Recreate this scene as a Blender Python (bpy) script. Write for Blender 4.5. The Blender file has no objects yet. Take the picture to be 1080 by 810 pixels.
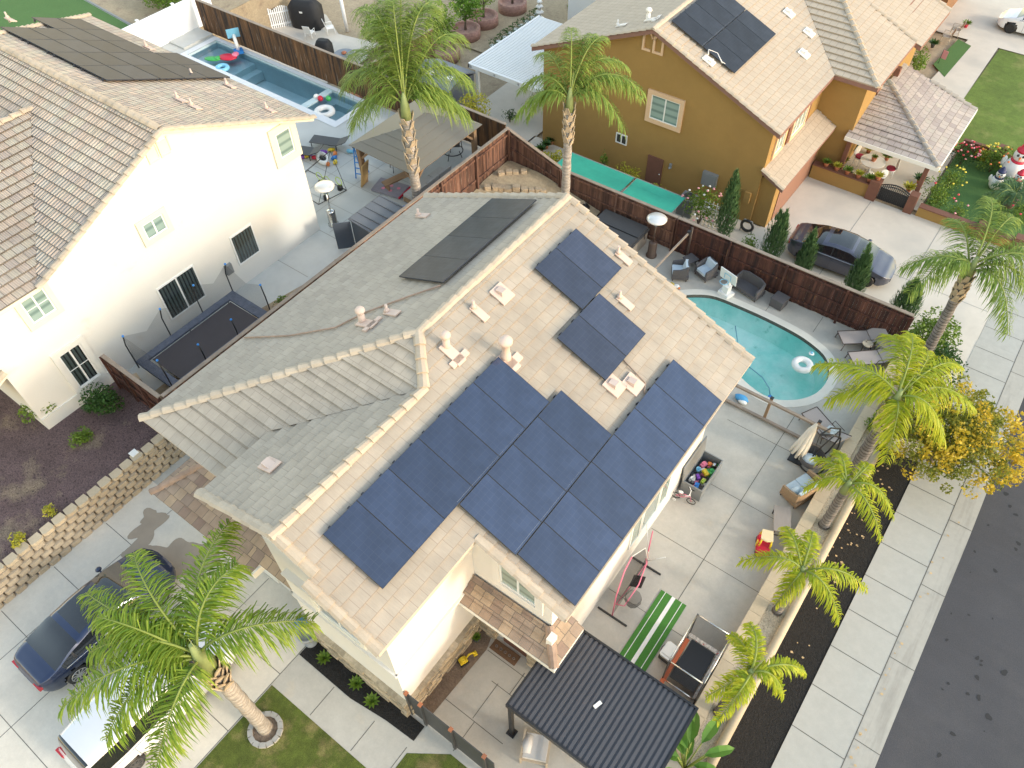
import bpy, math, random
from mathutils import Vector, Matrix
random.seed(7)
R = math.radians
COL = bpy.context.scene.collection
sc = bpy.context.scene

# ------------------------------------------------------------------ mesh builder
class MB:
    def __init__(s): s.v = []; s.f = []; s.mi = []; s.uv = []; s.sm = []; s.runs = []
    def face(s, pts, mi=0, uv=None, smooth=False):
        i = len(s.v); s.v += [tuple(p) for p in pts]
        s.f.append(list(range(i, i+len(pts)))); s.mi.append(mi); s.uv.append(uv); s.sm.append(smooth)
    def box(s, x0, x1, y0, y1, z0, z1, mi=0):
        s.obox(Vector((x0, y0, z0)), Vector((x1-x0, 0, 0)), Vector((0, y1-y0, 0)), Vector((0, 0, z1-z0)), mi)
    def obox(s, o, a, b, c, mi=0):
        o, a, b, c = Vector(o), Vector(a), Vector(b), Vector(c)
        if a.cross(b).dot(c) < 0: a, b = b, a
        p = [o, o+a, o+a+b, o+b]; q = [k+c for k in p]
        i = len(s.v); s.v += [tuple(k) for k in p+q]
        for f in ((3,2,1,0),(4,5,6,7),(0,1,5,4),(1,2,6,5),(2,3,7,6),(3,0,4,7)):
            s.f.append([i+k for k in f]); s.mi.append(mi); s.uv.append(None); s.sm.append(False)
    def bar(s, p, q, w=.05, h=.05, mi=0, up=(0,0,1)):
        p, q = Vector(p), Vector(q); d = q-p; u = Vector(up)
        if d.cross(u).length < 1e-4: u = Vector((1,0,0))
        a = d.cross(u).normalized()*w; b = a.cross(d).normalized()*h
        s.obox(p-a/2-b/2, d, a, b, mi)
    def prism(s, pts, z0, z1, mi=0):
        """vertical prism over a ccw outline"""
        n = len(pts); i = len(s.v)
        s.v += [(p[0], p[1], z0) for p in pts] + [(p[0], p[1], z1) for p in pts]
        def add(f): s.f.append(f); s.mi.append(mi); s.uv.append(None); s.sm.append(False)
        add([i+n+k for k in range(n)]); add([i+k for k in reversed(range(n))])
        for k in range(n): add([i+k, i+(k+1) % n, i+n+(k+1) % n, i+n+k])
    def slab(s, poly, off, mi=0):
        """solid between poly and poly+off"""
        n = len(poly); i = len(s.v); off = Vector(off)
        s.v += [tuple(p) for p in poly] + [tuple(Vector(p)+off) for p in poly]
        def add(f): s.f.append(f); s.mi.append(mi); s.uv.append(None); s.sm.append(False)
        add([i+k for k in range(n)]); add([i+n+k for k in reversed(range(n))])
        for k in range(n): add([i+(k+1) % n, i+k, i+n+k, i+n+(k+1) % n])
    def tube(s, pts, r, n=6, mi=0, cap=True, smooth=True):
        pts = [Vector(p) for p in pts]; m = len(pts)
        rs = r if isinstance(r, (list, tuple)) else [r]*m
        i = len(s.v); prev = None
        for k, p in enumerate(pts):
            d = (pts[min(k+1, m-1)]-pts[max(k-1, 0)]).normalized()
            if prev is None:
                a = d.cross(Vector((0,0,1)))
                if a.length < .05: a = d.cross(Vector((1,0,0)))
            else: a = prev - d*prev.dot(d)
            a.normalize(); prev = a; b = d.cross(a)
            for j in range(n):
                t = 2*math.pi*j/n
                s.v.append(tuple(p+(a*math.cos(t)+b*math.sin(t))*rs[k]))
        for k in range(m-1):
            for j in range(n):
                s.f.append([i+k*n+j, i+k*n+(j+1) % n, i+(k+1)*n+(j+1) % n, i+(k+1)*n+j])
                s.mi.append(mi); s.uv.append(None); s.sm.append(smooth)
        if cap:
            s.f.append([i+j for j in reversed(range(n))]); s.mi.append(mi); s.uv.append(None); s.sm.append(False)
            s.f.append([i+(m-1)*n+j for j in range(n)]); s.mi.append(mi); s.uv.append(None); s.sm.append(False)
    def lathe(s, c, prof, n=16, mi=0, sx=1, sy=1, wob=0):
        c = Vector(c); i = len(s.v); m = len(prof)
        for (r, z) in prof:
            for j in range(n):
                t = 2*math.pi*j/n; rr = r*(1+wob*random.uniform(-1, 1))
                s.v.append((c.x+rr*sx*math.cos(t), c.y+rr*sy*math.sin(t), c.z+z))
        for k in range(m-1):
            for j in range(n):
                s.f.append([i+k*n+j, i+k*n+(j+1) % n, i+(k+1)*n+(j+1) % n, i+(k+1)*n+j])
                s.mi.append(mi); s.uv.append(None); s.sm.append(True)
        s.f.append([i+j for j in reversed(range(n))]); s.mi.append(mi); s.uv.append(None); s.sm.append(False)
        s.f.append([i+(m-1)*n+j for j in range(n)]); s.mi.append(mi); s.uv.append(None); s.sm.append(False)
    def ball(s, c, rx, ry=None, rz=None, mi=0, n=10, wob=0):
        ry = ry or rx; rz = rz or rx
        prof = [(math.sin(math.pi*k/n)*1.0+1e-4, -math.cos(math.pi*k/n)*rz) for k in range(n+1)]
        s.lathe(c, prof, n+4, mi, rx, ry, wob)
    def torus(s, c, R0, r0, mi=0, n=24, m=8, axis='z'):
        c = Vector(c); i = len(s.v)
        for a in range(n):
            t = 2*math.pi*a/n
            for b in range(m):
                u = 2*math.pi*b/m; rr = R0+r0*math.cos(u); z = r0*math.sin(u)
                p = (rr*math.cos(t), rr*math.sin(t), z)
                if axis == 'x': p = (p[2], p[0], p[1])
                if axis == 'y': p = (p[0], p[2], p[1])
                s.v.append(tuple(c+Vector(p)))
        for a in range(n):
            for b in range(m):
                s.f.append([i+a*m+b, i+((a+1) % n)*m+b, i+((a+1) % n)*m+(b+1) % m, i+a*m+(b+1) % m])
                s.mi.append(mi); s.uv.append(None); s.sm.append(True)
    def build(s, name, mats, parent=None, shift=None):
        me = bpy.data.meshes.new(name)
        vs = s.v if shift is None else [(a-shift[0], b-shift[1], c-shift[2]) for a, b, c in s.v]
        me.from_pydata(vs, [], s.f)
        if not isinstance(mats, (list, tuple)): mats = [mats]
        for m in mats: me.materials.append(m)
        me.polygons.foreach_set('material_index', s.mi)
        me.polygons.foreach_set('use_smooth', s.sm)
        if any(u is not None for u in s.uv):
            L = me.uv_layers.new(name='UVMap'); k = 0; data = []
            for f, u in zip(s.f, s.uv):
                data += [c for p in (u or [(0, 0)]*len(f)) for c in p]
            L.data.foreach_set('uv', data)
        me.update()
        o = bpy.data.objects.new(name, me); COL.objects.link(o)
        if parent is not None: o.parent = parent
        return o

def tag(o, label=None, cat=None, group=None, kind=None):
    if label: o['label'] = label
    if cat: o['category'] = cat
    if group: o['group'] = group
    if kind: o['kind'] = kind
    return o
def thing(name, label, cat, loc=(0,0,0), rz=0, group=None):
    o = bpy.data.objects.new(name, None); COL.objects.link(o)
    o.location = loc; o.rotation_euler = (0, 0, rz); o.empty_display_size = .2
    return tag(o, label, cat, group)
def part(name, mb, mats, root, world=False, label=None):
    """world=True: the mesh was laid out in site coordinates; move it to the root's frame"""
    top = root; off = Vector((0,0,0))
    if world:
        while top.parent: top = top.parent
        off = top.location
    if len(mb.runs) > 1:          # separate runs of caps: one part each
        ends = mb.runs[1:]+[(len(mb.v), len(mb.f))]
        for (v0, f0), (v1, f1) in zip(mb.runs, ends):
            q = MB(); q.v = mb.v[v0:v1]; q.f = [[k-v0 for k in f] for f in mb.f[f0:f1]]; q.mi = mb.mi[f0:f1]; q.uv = mb.uv[f0:f1]; q.sm = mb.sm[f0:f1]
            o = q.build(name, mats, root, shift=off if world else None)
        return o
    o = mb.build(name, mats, root, shift=off if world else None)
    if label: o['label'] = label
    return o
def solo(name, mb, mats, label, cat, base, group=None):
    o = mb.build(name, mats, None, shift=base); o.location = base
    return tag(o, label, cat, group)
def struct(name, mb, mats, kind='structure'):
    o = mb.build(name, mats); o['kind'] = kind; return o
def clone(root, loc, rz=None, label=None, group=None, scale=None):
    r = root.copy(); COL.objects.link(r); r.location = loc
    if rz is not None: r.rotation_euler = (0, 0, rz)
    if scale: r.scale = (scale, scale, scale)
    if label: r['label'] = label
    if group: r['group'] = group
    for ch in list(root.children):
        c = ch.copy(); COL.objects.link(c); c.parent = r
        for g in list(ch.children):
            d = g.copy(); COL.objects.link(d); d.parent = c
    return r

# ------------------------------------------------------------------ materials
def mat(name, col, rough=.8, noise=(), bump=None, metal=0, coat=0, spec=.5, mix=None, uvspace=False, trans=0, stripes=None, sheen=0, alpha=None, island=0):
    m = bpy.data.materials.new(name); m.use_nodes = True
    nt = m.node_tree; N = nt.nodes; Lk = nt.links.new; P = N['Principled BSDF']
    P.inputs['Roughness'].default_value = rough; P.inputs['Metallic'].default_value = metal
    P.inputs['Coat Weight'].default_value = coat; P.inputs['Coat Roughness'].default_value = .05
    P.inputs['Specular IOR Level'].default_value = spec
    P.inputs['Transmission Weight'].default_value = trans
    if alpha is not None: P.inputs['Alpha'].default_value = alpha
    tc = N.new('ShaderNodeTexCoord'); src = tc.outputs['UV' if uvspace else 'Object']
    rgb = N.new('ShaderNodeRGB'); rgb.outputs[0].default_value = (*col, 1); cur = rgb.outputs[0]
    def mp(scale):
        k = N.new('ShaderNodeMapping'); k.inputs['Scale'].default_value = scale if isinstance(scale, (tuple, list)) else (scale,)*3
        Lk(src, k.inputs['Vector']); return k.outputs[0]
    if mix:      # (colour, scale, lo, hi): patches of a second real colour
        for (c2, scl, lo, hi) in (mix if isinstance(mix, list) else [mix]):
            n = N.new('ShaderNodeTexNoise'); n.inputs['Scale'].default_value = 1; n.inputs['Detail'].default_value = 6; n.inputs['Roughness'].default_value = .62
            Lk(mp(scl), n.inputs['Vector'])
            r = N.new('ShaderNodeMapRange'); r.inputs['From Min'].default_value = lo; r.inputs['From Max'].default_value = hi; Lk(n.outputs['Fac'], r.inputs['Value'])
            x = N.new('ShaderNodeMix'); x.data_type = 'RGBA'; x.inputs['B'].default_value = (*c2, 1)
            Lk(r.outputs[0], x.inputs['Factor']); Lk(cur, x.inputs['A']); cur = x.outputs['Result']
    for (scl, amt) in noise:
        n = N.new('ShaderNodeTexNoise'); n.inputs['Scale'].default_value = 1; n.inputs['Detail'].default_value = 5; n.inputs['Roughness'].default_value = .65
        Lk(mp(scl), n.inputs['Vector'])
        r = N.new('ShaderNodeMapRange'); r.inputs['From Min'].default_value = .25; r.inputs['From Max'].default_value = .75
        r.inputs['To Min'].default_value = 1-amt; r.inputs['To Max'].default_value = 1+amt; Lk(n.outputs['Fac'], r.inputs['Value'])
        x = N.new('ShaderNodeMix'); x.data_type = 'RGBA'; x.blend_type = 'MULTIPLY'; x.inputs['Factor'].default_value = 1
        Lk(cur, x.inputs['A']); Lk(r.outputs[0], x.inputs['B']); cur = x.outputs['Result']
    if stripes:  # (axis, scale, darkcolour, threshold)
        ax, scl, dc, th = stripes
        w = N.new('ShaderNodeTexWave'); w.bands_direction = ax; w.inputs['Scale'].default_value = scl; w.inputs['Distortion'].default_value = .4
        Lk(src, w.inputs['Vector'])
        r = N.new('ShaderNodeMapRange'); r.inputs['From Min'].default_value = th; r.inputs['From Max'].default_value = 1; Lk(w.outputs['Fac'], r.inputs['Value'])
        x = N.new('ShaderNodeMix'); x.data_type = 'RGBA'; x.inputs['B'].default_value = (*dc, 1)
        Lk(r.outputs[0], x.inputs['Factor']); Lk(cur, x.inputs['A']); cur = x.outputs['Result']
    if island:
        g_ = N.new('ShaderNodeNewGeometry'); r = N.new('ShaderNodeMapRange'); r.inputs['To Min'].default_value = 1-island; r.inputs['To Max'].default_value = 1+island; Lk(g_.outputs['Random Per Island'], r.inputs['Value'])
        x = N.new('ShaderNodeMix'); x.data_type = 'RGBA'; x.blend_type = 'MULTIPLY'; x.inputs['Factor'].default_value = 1
        Lk(cur, x.inputs['A']); Lk(r.outputs[0], x.inputs['B']); cur = x.outputs['Result']
    Lk(cur, P.inputs['Base Color'])
    if bump:
        n = N.new('ShaderNodeTexNoise'); n.inputs['Scale'].default_value = 1; n.inputs['Detail'].default_value = 4
        Lk(mp(bump[0]), n.inputs['Vector'])
        b = N.new('ShaderNodeBump'); b.inputs['Strength'].default_value = bump[1]; b.inputs['Distance'].default_value = bump[2] if len(bump) > 2 else .02
        Lk(n.outputs['Fac'], b.inputs['Height']); Lk(b.outputs[0], P.inputs['Normal'])
    return m

def tile_mat(name, cols, bw=.33, bh=.33, ribs=0, mortar=(.10,.085,.07), msize=.012, weather=.12):
    """concrete roof tiles in UV metres: every tile its own tint"""
    m = bpy.data.materials.new(name); m.use_nodes = True
    nt = m.node_tree; N = nt.nodes; Lk = nt.links.new; P = N['Principled BSDF']; P.inputs['Roughness'].default_value = .85
    tc = N.new('ShaderNodeTexCoord')
    b = N.new('ShaderNodeTexBrick'); b.offset = .5; b.squash = 1
    b.inputs['Color1'].default_value = (0,0,0,1); b.inputs['Color2'].default_value = (1,1,1,1); b.inputs['Mortar'].default_value = (.5,.5,.5,1)
    b.inputs['Scale'].default_value = 1; b.inputs['Mortar Size'].default_value = msize; b.inputs['Mortar Smooth'].default_value = .3
    b.inputs['Brick Width'].default_value = bw; b.inputs['Row Height'].default_value = bh
    Lk(tc.outputs['UV'], b.inputs['Vector'])
    cr = N.new('ShaderNodeValToRGB'); e = cr.color_ramp.elements
    for k, c in enumerate(cols):
        p = k/(len(cols)-1)
        if k < 2: e[k].position = p; e[k].color = (*c, 1)
        else: q = e.new(p); q.color = (*c, 1)
    e[0].color = (*cols[0], 1)
    els = sorted(cr.color_ramp.elements, key=lambda q: q.position)
    Lk(b.outputs['Color'], cr.inputs['Fac']); cur = cr.outputs[0]
    for (scl, amt) in ((.35, weather), (2.2, weather*.8), ((40, 3, 3), .06)):
        mpn = N.new('ShaderNodeMapping'); mpn.inputs['Scale'].default_value = scl if isinstance(scl, tuple) else (scl,)*3; Lk(tc.outputs['UV'], mpn.inputs['Vector'])
        n = N.new('ShaderNodeTexNoise'); n.inputs['Scale'].default_value = 1; n.inputs['Detail'].default_value = 5; Lk(mpn.outputs[0], n.inputs['Vector'])
        r = N.new('ShaderNodeMapRange'); r.inputs['From Min'].default_value = .25; r.inputs['From Max'].default_value = .75
        r.inputs['To Min'].default_value = 1-amt; r.inputs['To Max'].default_value = 1+amt; Lk(n.outputs['Fac'], r.inputs['Value'])
        x = N.new('ShaderNodeMix'); x.data_type = 'RGBA'; x.blend_type = 'MULTIPLY'; x.inputs['Factor'].default_value = 1
        Lk(cur, x.inputs['A']); Lk(r.outputs[0], x.inputs['B']); cur = x.outputs['Result']
    x = N.new('ShaderNodeMix'); x.data_type = 'RGBA'; x.inputs['B'].default_value = (*mortar, 1)
    ml = N.new('ShaderNodeMath'); ml.operation = 'MULTIPLY'; ml.inputs[1].default_value = .75; Lk(b.outputs['Fac'], ml.inputs[0])
    Lk(ml.outputs[0], x.inputs['Factor']); Lk(cur, x.inputs['A']); Lk(x.outputs['Result'], P.inputs['Base Color'])
    if ribs:
        w = N.new('ShaderNodeTexWave'); w.bands_direction = 'X'; w.inputs['Scale'].default_value = ribs; w.inputs['Distortion'].default_value = 0
        Lk(tc.outputs['UV'], w.inputs['Vector'])
        bp = N.new('ShaderNodeBump'); bp.inputs['Strength'].default_value = 1; bp.inputs['Distance'].default_value = .05
        Lk(w.outputs['Fac'], bp.inputs['Height']); Lk(bp.outputs[0], P.inputs['Normal'])
    else:
        n = N.new('ShaderNodeTexNoise'); mpn = N.new('ShaderNodeMapping'); mpn.inputs['Scale'].default_value = (45, 6, 1); Lk(tc.outputs['UV'], mpn.inputs['Vector']); Lk(mpn.outputs[0], n.inputs['Vector']); n.inputs['Scale'].default_value = 1
        bp = N.new('ShaderNodeBump'); bp.inputs['Strength'].default_value = .35; bp.inputs['Distance'].default_value = .02
        Lk(n.outputs['Fac'], bp.inputs['Height']); Lk(bp.outputs[0], P.inputs['Normal'])
    return m

def leaf_mat(name, c1, c2, trans=.25):
    """foliage; each leaf island gets its own tint between c1 and c2"""
    m = bpy.data.materials.new(name); m.use_nodes = True
    nt = m.node_tree; N = nt.nodes; Lk = nt.links.new; P = N['Principled BSDF']
    P.inputs['Roughness'].default_value = .5; P.inputs['Specular IOR Level'].default_value = .35
    g = N.new('ShaderNodeNewGeometry'); x = N.new('ShaderNodeMix'); x.data_type = 'RGBA'
    x.inputs['A'].default_value = (*c1, 1); x.inputs['B'].default_value = (*c2, 1); Lk(g.outputs['Random Per Island'], x.inputs['Factor'])
    Lk(x.outputs['Result'], P.inputs['Base Color'])
    t = N.new('ShaderNodeBsdfTranslucent'); Lk(x.outputs['Result'], t.inputs['Color'])
    s = N.new('ShaderNodeMixShader'); s.inputs[0].default_value = trans
    Lk(P.outputs[0], s.inputs[1]); Lk(t.outputs[0], s.inputs[2]); Lk(s.outputs[0], N['Material Output'].inputs['Surface'])
    return m

def net_mat(name, col, cover=.45):
    """woven safety netting: threads in front of nothing"""
    m = bpy.data.materials.new(name); m.use_nodes = True
    nt = m.node_tree; N = nt.nodes; Lk = nt.links.new; P = N['Principled BSDF']
    P.inputs['Base Color'].default_value = (*col, 1); P.inputs['Roughness'].default_value = .9
    t = N.new('ShaderNodeBsdfTransparent'); s = N.new('ShaderNodeMixShader'); s.inputs[0].default_value = cover
    Lk(t.outputs[0], s.inputs[1]); Lk(P.outputs[0], s.inputs[2]); Lk(s.outputs[0], N['Material Output'].inputs['Surface'])
    return m

CONC = mat('concrete', (.465,.44,.39), .85, [(.22,.13),(1.1,.10),(6,.05),(18,.05)], ((40),.15), mix=[((.42,.40,.36),.45,.52,.75),((.55,.47,.36),.7,.60,.80)])
CONC_N = mat('concrete_neighbour', (.60,.545,.465), .85, [(.3,.07),(2,.06)], mix=((.46,.43,.38),.5,.52,.75))
CONC_L = mat('concrete_pale', (.52,.53,.51), .85, [(.3,.06),(2,.06)], mix=((.45,.45,.43),.5,.52,.75))
SIDEW = mat('sidewalk', (.43,.42,.38), .85, [(.5,.05),(4,.05),(30,.05)], mix=((.44,.44,.40),1.2,.58,.75))
JOINT = mat('joint', (.12,.115,.10), .95)
JOINTL = mat('joint_shallow', (.30,.29,.26), .95)
ASPH = mat('asphalt', (.064,.063,.069), .9, [(.25,.14),((.2,2,1),.06),(30,.22)], (60,.4), mix=[((.078,.075,.078),.35,.5,.7),((.02,.02,.02),(1.6,1.1,1),.70,.74)])
MULCH = mat('black_mulch', (.013,.0125,.013), .95, [(14,.7),(40,.5)], (25,1,.08), mix=((.035,.03,.028),22,.70,.76))
REDMULCH = mat('red_mulch', (.135,.09,.092), .95, [(1.2,.25),(22,.6)], (30,1,.06), mix=[((.26,.20,.145),.5,.54,.66),((.05,.03,.035),12,.55,.65)])
CHIPS = mat('wood_chips', (.56,.47,.345), .95, [(3,.2),(28,.45)], (26,1,.06), mix=((.24,.18,.13),14,.58,.68))
DIRT = mat('dirt', (.38,.30,.20), .95, [(.6,.15),(8,.2)], (20,.6,.04), mix=((.27,.20,.14),1.5,.55,.7))
DIRTB = mat('dirt_dark', (.20,.145,.105), .95, [(2,.2),(12,.3)], (20,.8,.04))
GRASS_M = mat('lawn', (.095,.125,.018), .95, [(.7,.3),(3,.35),(40,.5)], (60,1,.04), mix=((.22,.19,.07),1.6,.5,.68))
GRASS_N = mat('lawn_green', (.13,.20,.035), .95, [(.4,.22),(3,.2),(40,.3)], (60,1,.04), mix=((.24,.26,.08),.7,.52,.72))
TURF = mat('turf', (.07,.155,.04), .95, [(.8,.08),(30,.2)], (60,.6,.02))
STUCCO = mat('stucco_cream', (.735,.715,.665), .9, [(.5,.04),(30,.03)], (70,.35,.012), mix=((.66,.56,.42),(.6,.6,.9),.62,.85))
STUCCO_M = mat('stucco_white', (.72,.69,.645), .9, [(.6,.04),(30,.03)], (70,.35,.012))
STUCCO_B = mat('stucco_gold', (.33,.20,.062), .9, [(.4,.07),(2,.05),(30,.04)], (70,.35,.012))
TRIMW = mat('trim_white', (.80,.77,.70), .6)
TRIMP = mat('trim_peach', (.68,.47,.30), .8, [(8,.04)])
TRIMC = mat('trim_cream', (.78,.72,.55), .8, [(4,.03)])
WHITE = mat('white_plastic', (.80,.80,.78), .45)
VINYL = mat('white_vinyl', (.80,.81,.82), .4, [(1,.03)])
BROWNT = mat('brown_trim', (.17,.075,.05), .8, [(4,.1)])
GLASS = mat('window_glass', (.06,.08,.08), .06, spec=.8, coat=.6, stripes=('Y', 2.2, (.015,.018,.02), .3))
GLASSX = mat('window_curtain', (.30,.40,.36), .08, coat=.7, stripes=('Z', .9, (.16,.24,.22), .5))
GLASSB = mat('window_blue', (.20,.32,.36), .05, coat=.8, stripes=('Z', 3, (.30,.36,.32), .4))
T_MAIN = tile_mat('roof_tile_tan', [(.39,.337,.27),(.41,.355,.285),(.372,.322,.26),(.425,.368,.298)], .34, .34, mortar=(.25,.21,.17), msize=.0075)
T_DARKB = tile_mat('roof_tile_brown', [(.27,.20,.16),(.36,.27,.20),(.42,.31,.21),(.22,.15,.125)], .33, .33, weather=.2)
T_LEFT = tile_mat('roof_tile_mixed', [(.50,.39,.31),(.52,.46,.36),(.44,.365,.31),(.57,.45,.35),(.48,.43,.36)], .34, .34, ribs=2.2, mortar=(.05,.04,.035), weather=.14)
T_BROWN = tile_mat('roof_tile_beige', [(.455,.38,.295),(.475,.40,.31),(.44,.367,.285)], .34, .36, weather=.06, mortar=(.20,.16,.125), msize=.009)
T_PATIO = tile_mat('roof_tile_mauve', [(.42,.36,.325),(.50,.43,.375),(.37,.31,.285),(.46,.41,.35)], .34, .36, weather=.08)
CAPM = mat('ridge_cap_tan', (.45,.38,.295), .85, [(2.5,.10),(20,.05)], island=.1)
CAPL = mat('ridge_cap_mixed', (.47,.385,.29), .85, [(2.5,.25),(20,.05)])
CAPB = mat('ridge_cap_beige', (.49,.41,.315), .85, [(2.5,.12)])
CAPD = mat('ridge_cap_brown', (.35,.25,.19), .85, [(2.5,.3)])
VENT = mat('vent_pink', (.60,.47,.40), .7, [(3,.08)])
VENTW = mat('vent_white', (.75,.72,.68), .6)
FOAM = mat('fascia', (.50,.43,.35), .8)
FASB = mat('fascia_brown', (.24,.13,.10), .8, [(3,.1)])
BLACK = mat('black_metal', (.02,.02,.022), .4)
DKGREY = mat('dark_grey', (.065,.066,.07), .6, [(4,.08)])
GREY = mat('grey_paint', (.22,.23,.235), .6)
STEEL = mat('steel', (.62,.62,.62), .25, metal=1)
WICKER = mat('wicker_grey', (.10,.095,.10), .75, [(60,.35)], (90,.6,.01))
WICKERT = mat('wicker_tan', (.33,.22,.13), .75, [(60,.35)], (90,.6,.01))
CUSH = mat('cushion_blue', (.52,.61,.68), .9, [(6,.05)])
CUSHG = mat('cushion_grey', (.50,.49,.48), .9, [(6,.05)])
SLING = mat('sling_taupe', (.40,.35,.33), .8, [(50,.1)])
BRONZE = mat('bronze_frame', (.07,.045,.035), .5)
FABW = mat('fabric_white', (.66,.62,.55), .9, [(5,.06)])
WOODY = mat('cedar_post', (.30,.19,.11), .8, [((3,3,.5),.2)])
WOODP = mat('wood_pale', (.42,.34,.25), .85, [((2,2,12),.12)])
def fence_mat(name, col, dark, pale):
    m = mat(name, col, .9, [((7,7,.5),.5),((25,25,2),.25)], (( 30,30,1),.5,.02), island=.3, mix=[(dark,(5,5,.35),.45,.62),(pale,(9,9,.8),.60,.72)])
    return m
FEN_R = fence_mat('fence_redwood', (.155,.078,.053), (.075,.038,.03), (.30,.21,.165))
FEN_D = fence_mat('fence_deck_brown', (.085,.032,.022), (.035,.016,.014), (.24,.11,.04))
FEN_G = fence_mat('fence_weathered', (.13,.062,.025), (.03,.02,.016), (.36,.30,.25))
FEN_A = mat('fence_rail_grey', (.29,.235,.19), .9, [((3,3,3),.2)])
BLOCK = mat('retaining_block', (.46,.37,.265), .95, [(1.5,.1),(14,.1)], (25,.6,.02), island=.1)
BLOCKT = mat('planter_cap', (.52,.425,.30), .9, [(1.5,.08),(14,.08)], (40,.3,.02), island=.08)
STONE = mat('ledge_stone', (.46,.38,.27), .95, [((2,2,9),.35),(12,.2)], ((3,3,12),1,.06), island=.25)
ROCK = mat('garden_stone', (.46,.36,.25), .95, [(3,.2),(15,.15)], (12,.7,.04))
POOLW = mat('pool_water', (.80,.94,.93), .02, trans=1, spec=.5, bump=((3),.12,.02))
POOLB = mat('pool_plaster', (.78,.98,.89), .8, [(.5,.06),(3,.05)], mix=[((.36,.80,.70),.42,.42,.62),((.25,.62,.50),2.6,.6,.75)])
POOLB2 = mat('pool_plaster_dark', (.52,.64,.66), .8, [(.5,.15)])
POOLT = mat('pool_tile', (.10,.085,.07), .5, [(12,.5)])
COPE = mat('coping', (.66,.64,.57), .8, [(3,.05)])
COPEL = mat('coping_white', (.72,.74,.76), .8, [(3,.04)])
TRUNK = mat('palm_trunk', (.40,.36,.32), .95, [((2,2,9),.4),((3,3,.7),.3),(20,.25)], ((4,4,22),1,.08), stripes=('Z',1.9,(.27,.235,.20),.88))
TRUNKG = mat('palm_trunk_grey', (.22,.20,.19), .95, [((2,2,9),.45),((3,3,.7),.3),(20,.25)], ((4,4,22),1,.08), stripes=('Z',2.1,(.08,.07,.06),.72))
SHAFT = mat('palm_boot', (.45,.36,.25), .85, [((4,4,2),.35)], ((6,6,2),.8,.05))
SHAFTG = mat('palm_crownshaft', (.22,.27,.10), .7, [((4,4,2),.25)])
BARK = mat('bark', (.17,.135,.11), .95, [(6,.3)], (20,.8,.04))
LF_Y = leaf_mat('frond_yellow_green', (.27,.38,.02), (.62,.60,.045), .42)
LF_M = leaf_mat('frond_mid_green', (.12,.23,.02), (.36,.45,.055), .38)
LF_D = leaf_mat('frond_green', (.12,.21,.035), (.36,.47,.10), .4)
RACH = mat('frond_rib', (.20,.25,.045), .6)
LF_B = leaf_mat('shrub_green', (.025,.07,.015), (.06,.14,.025))
LF_B2 = leaf_mat('shrub_lime', (.09,.17,.02), (.20,.30,.04))
LF_C = leaf_mat('cypress_green', (.06,.13,.05), (.15,.26,.10))
LF_O = leaf_mat('autumn_gold', (.48,.38,.03), (.74,.54,.06), .35)
LF_OG = leaf_mat('autumn_green', (.13,.18,.025), (.36,.34,.05), .35)
LF_YB = leaf_mat('bush_yellow', (.32,.34,.03), (.55,.50,.06))
LF_BAN = leaf_mat('broad_leaf', (.06,.17,.02), (.14,.28,.04))
FL_R = mat('petal_red', (.65,.06,.09), .7); FL_Y = mat('petal_yellow', (.75,.62,.08), .7); FL_P = mat('petal_pink', (.75,.35,.38), .7)
RED = mat('plastic_red', (.55,.02,.05), .4); YEL = mat('plastic_yellow', (.75,.55,.03), .4); BLU = mat('plastic_blue', (.03,.22,.62), .4)
LBLU = mat('plastic_light_blue', (.22,.55,.75), .4); PUR = mat('plastic_purple', (.22,.06,.42), .4); ORA = mat('plastic_orange', (.75,.22,.05), .4)
GRN = mat('plastic_green', (.06,.40,.10), .4); PINK = mat('pink_paint', (.72,.20,.30), .4); LIME = mat('plastic_lime', (.45,.62,.08), .4)
NET = net_mat('netting', (.03,.03,.035), .45)
NETL = net_mat('netting_light', (.05,.05,.055), .25)
TERRA = mat('terracotta', (.45,.17,.09), .8, [(8,.15)])
SHADE = mat('shade_cloth_teal', (.045,.42,.31), .8, [((1,6,1),.06),(3,.07)])
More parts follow.
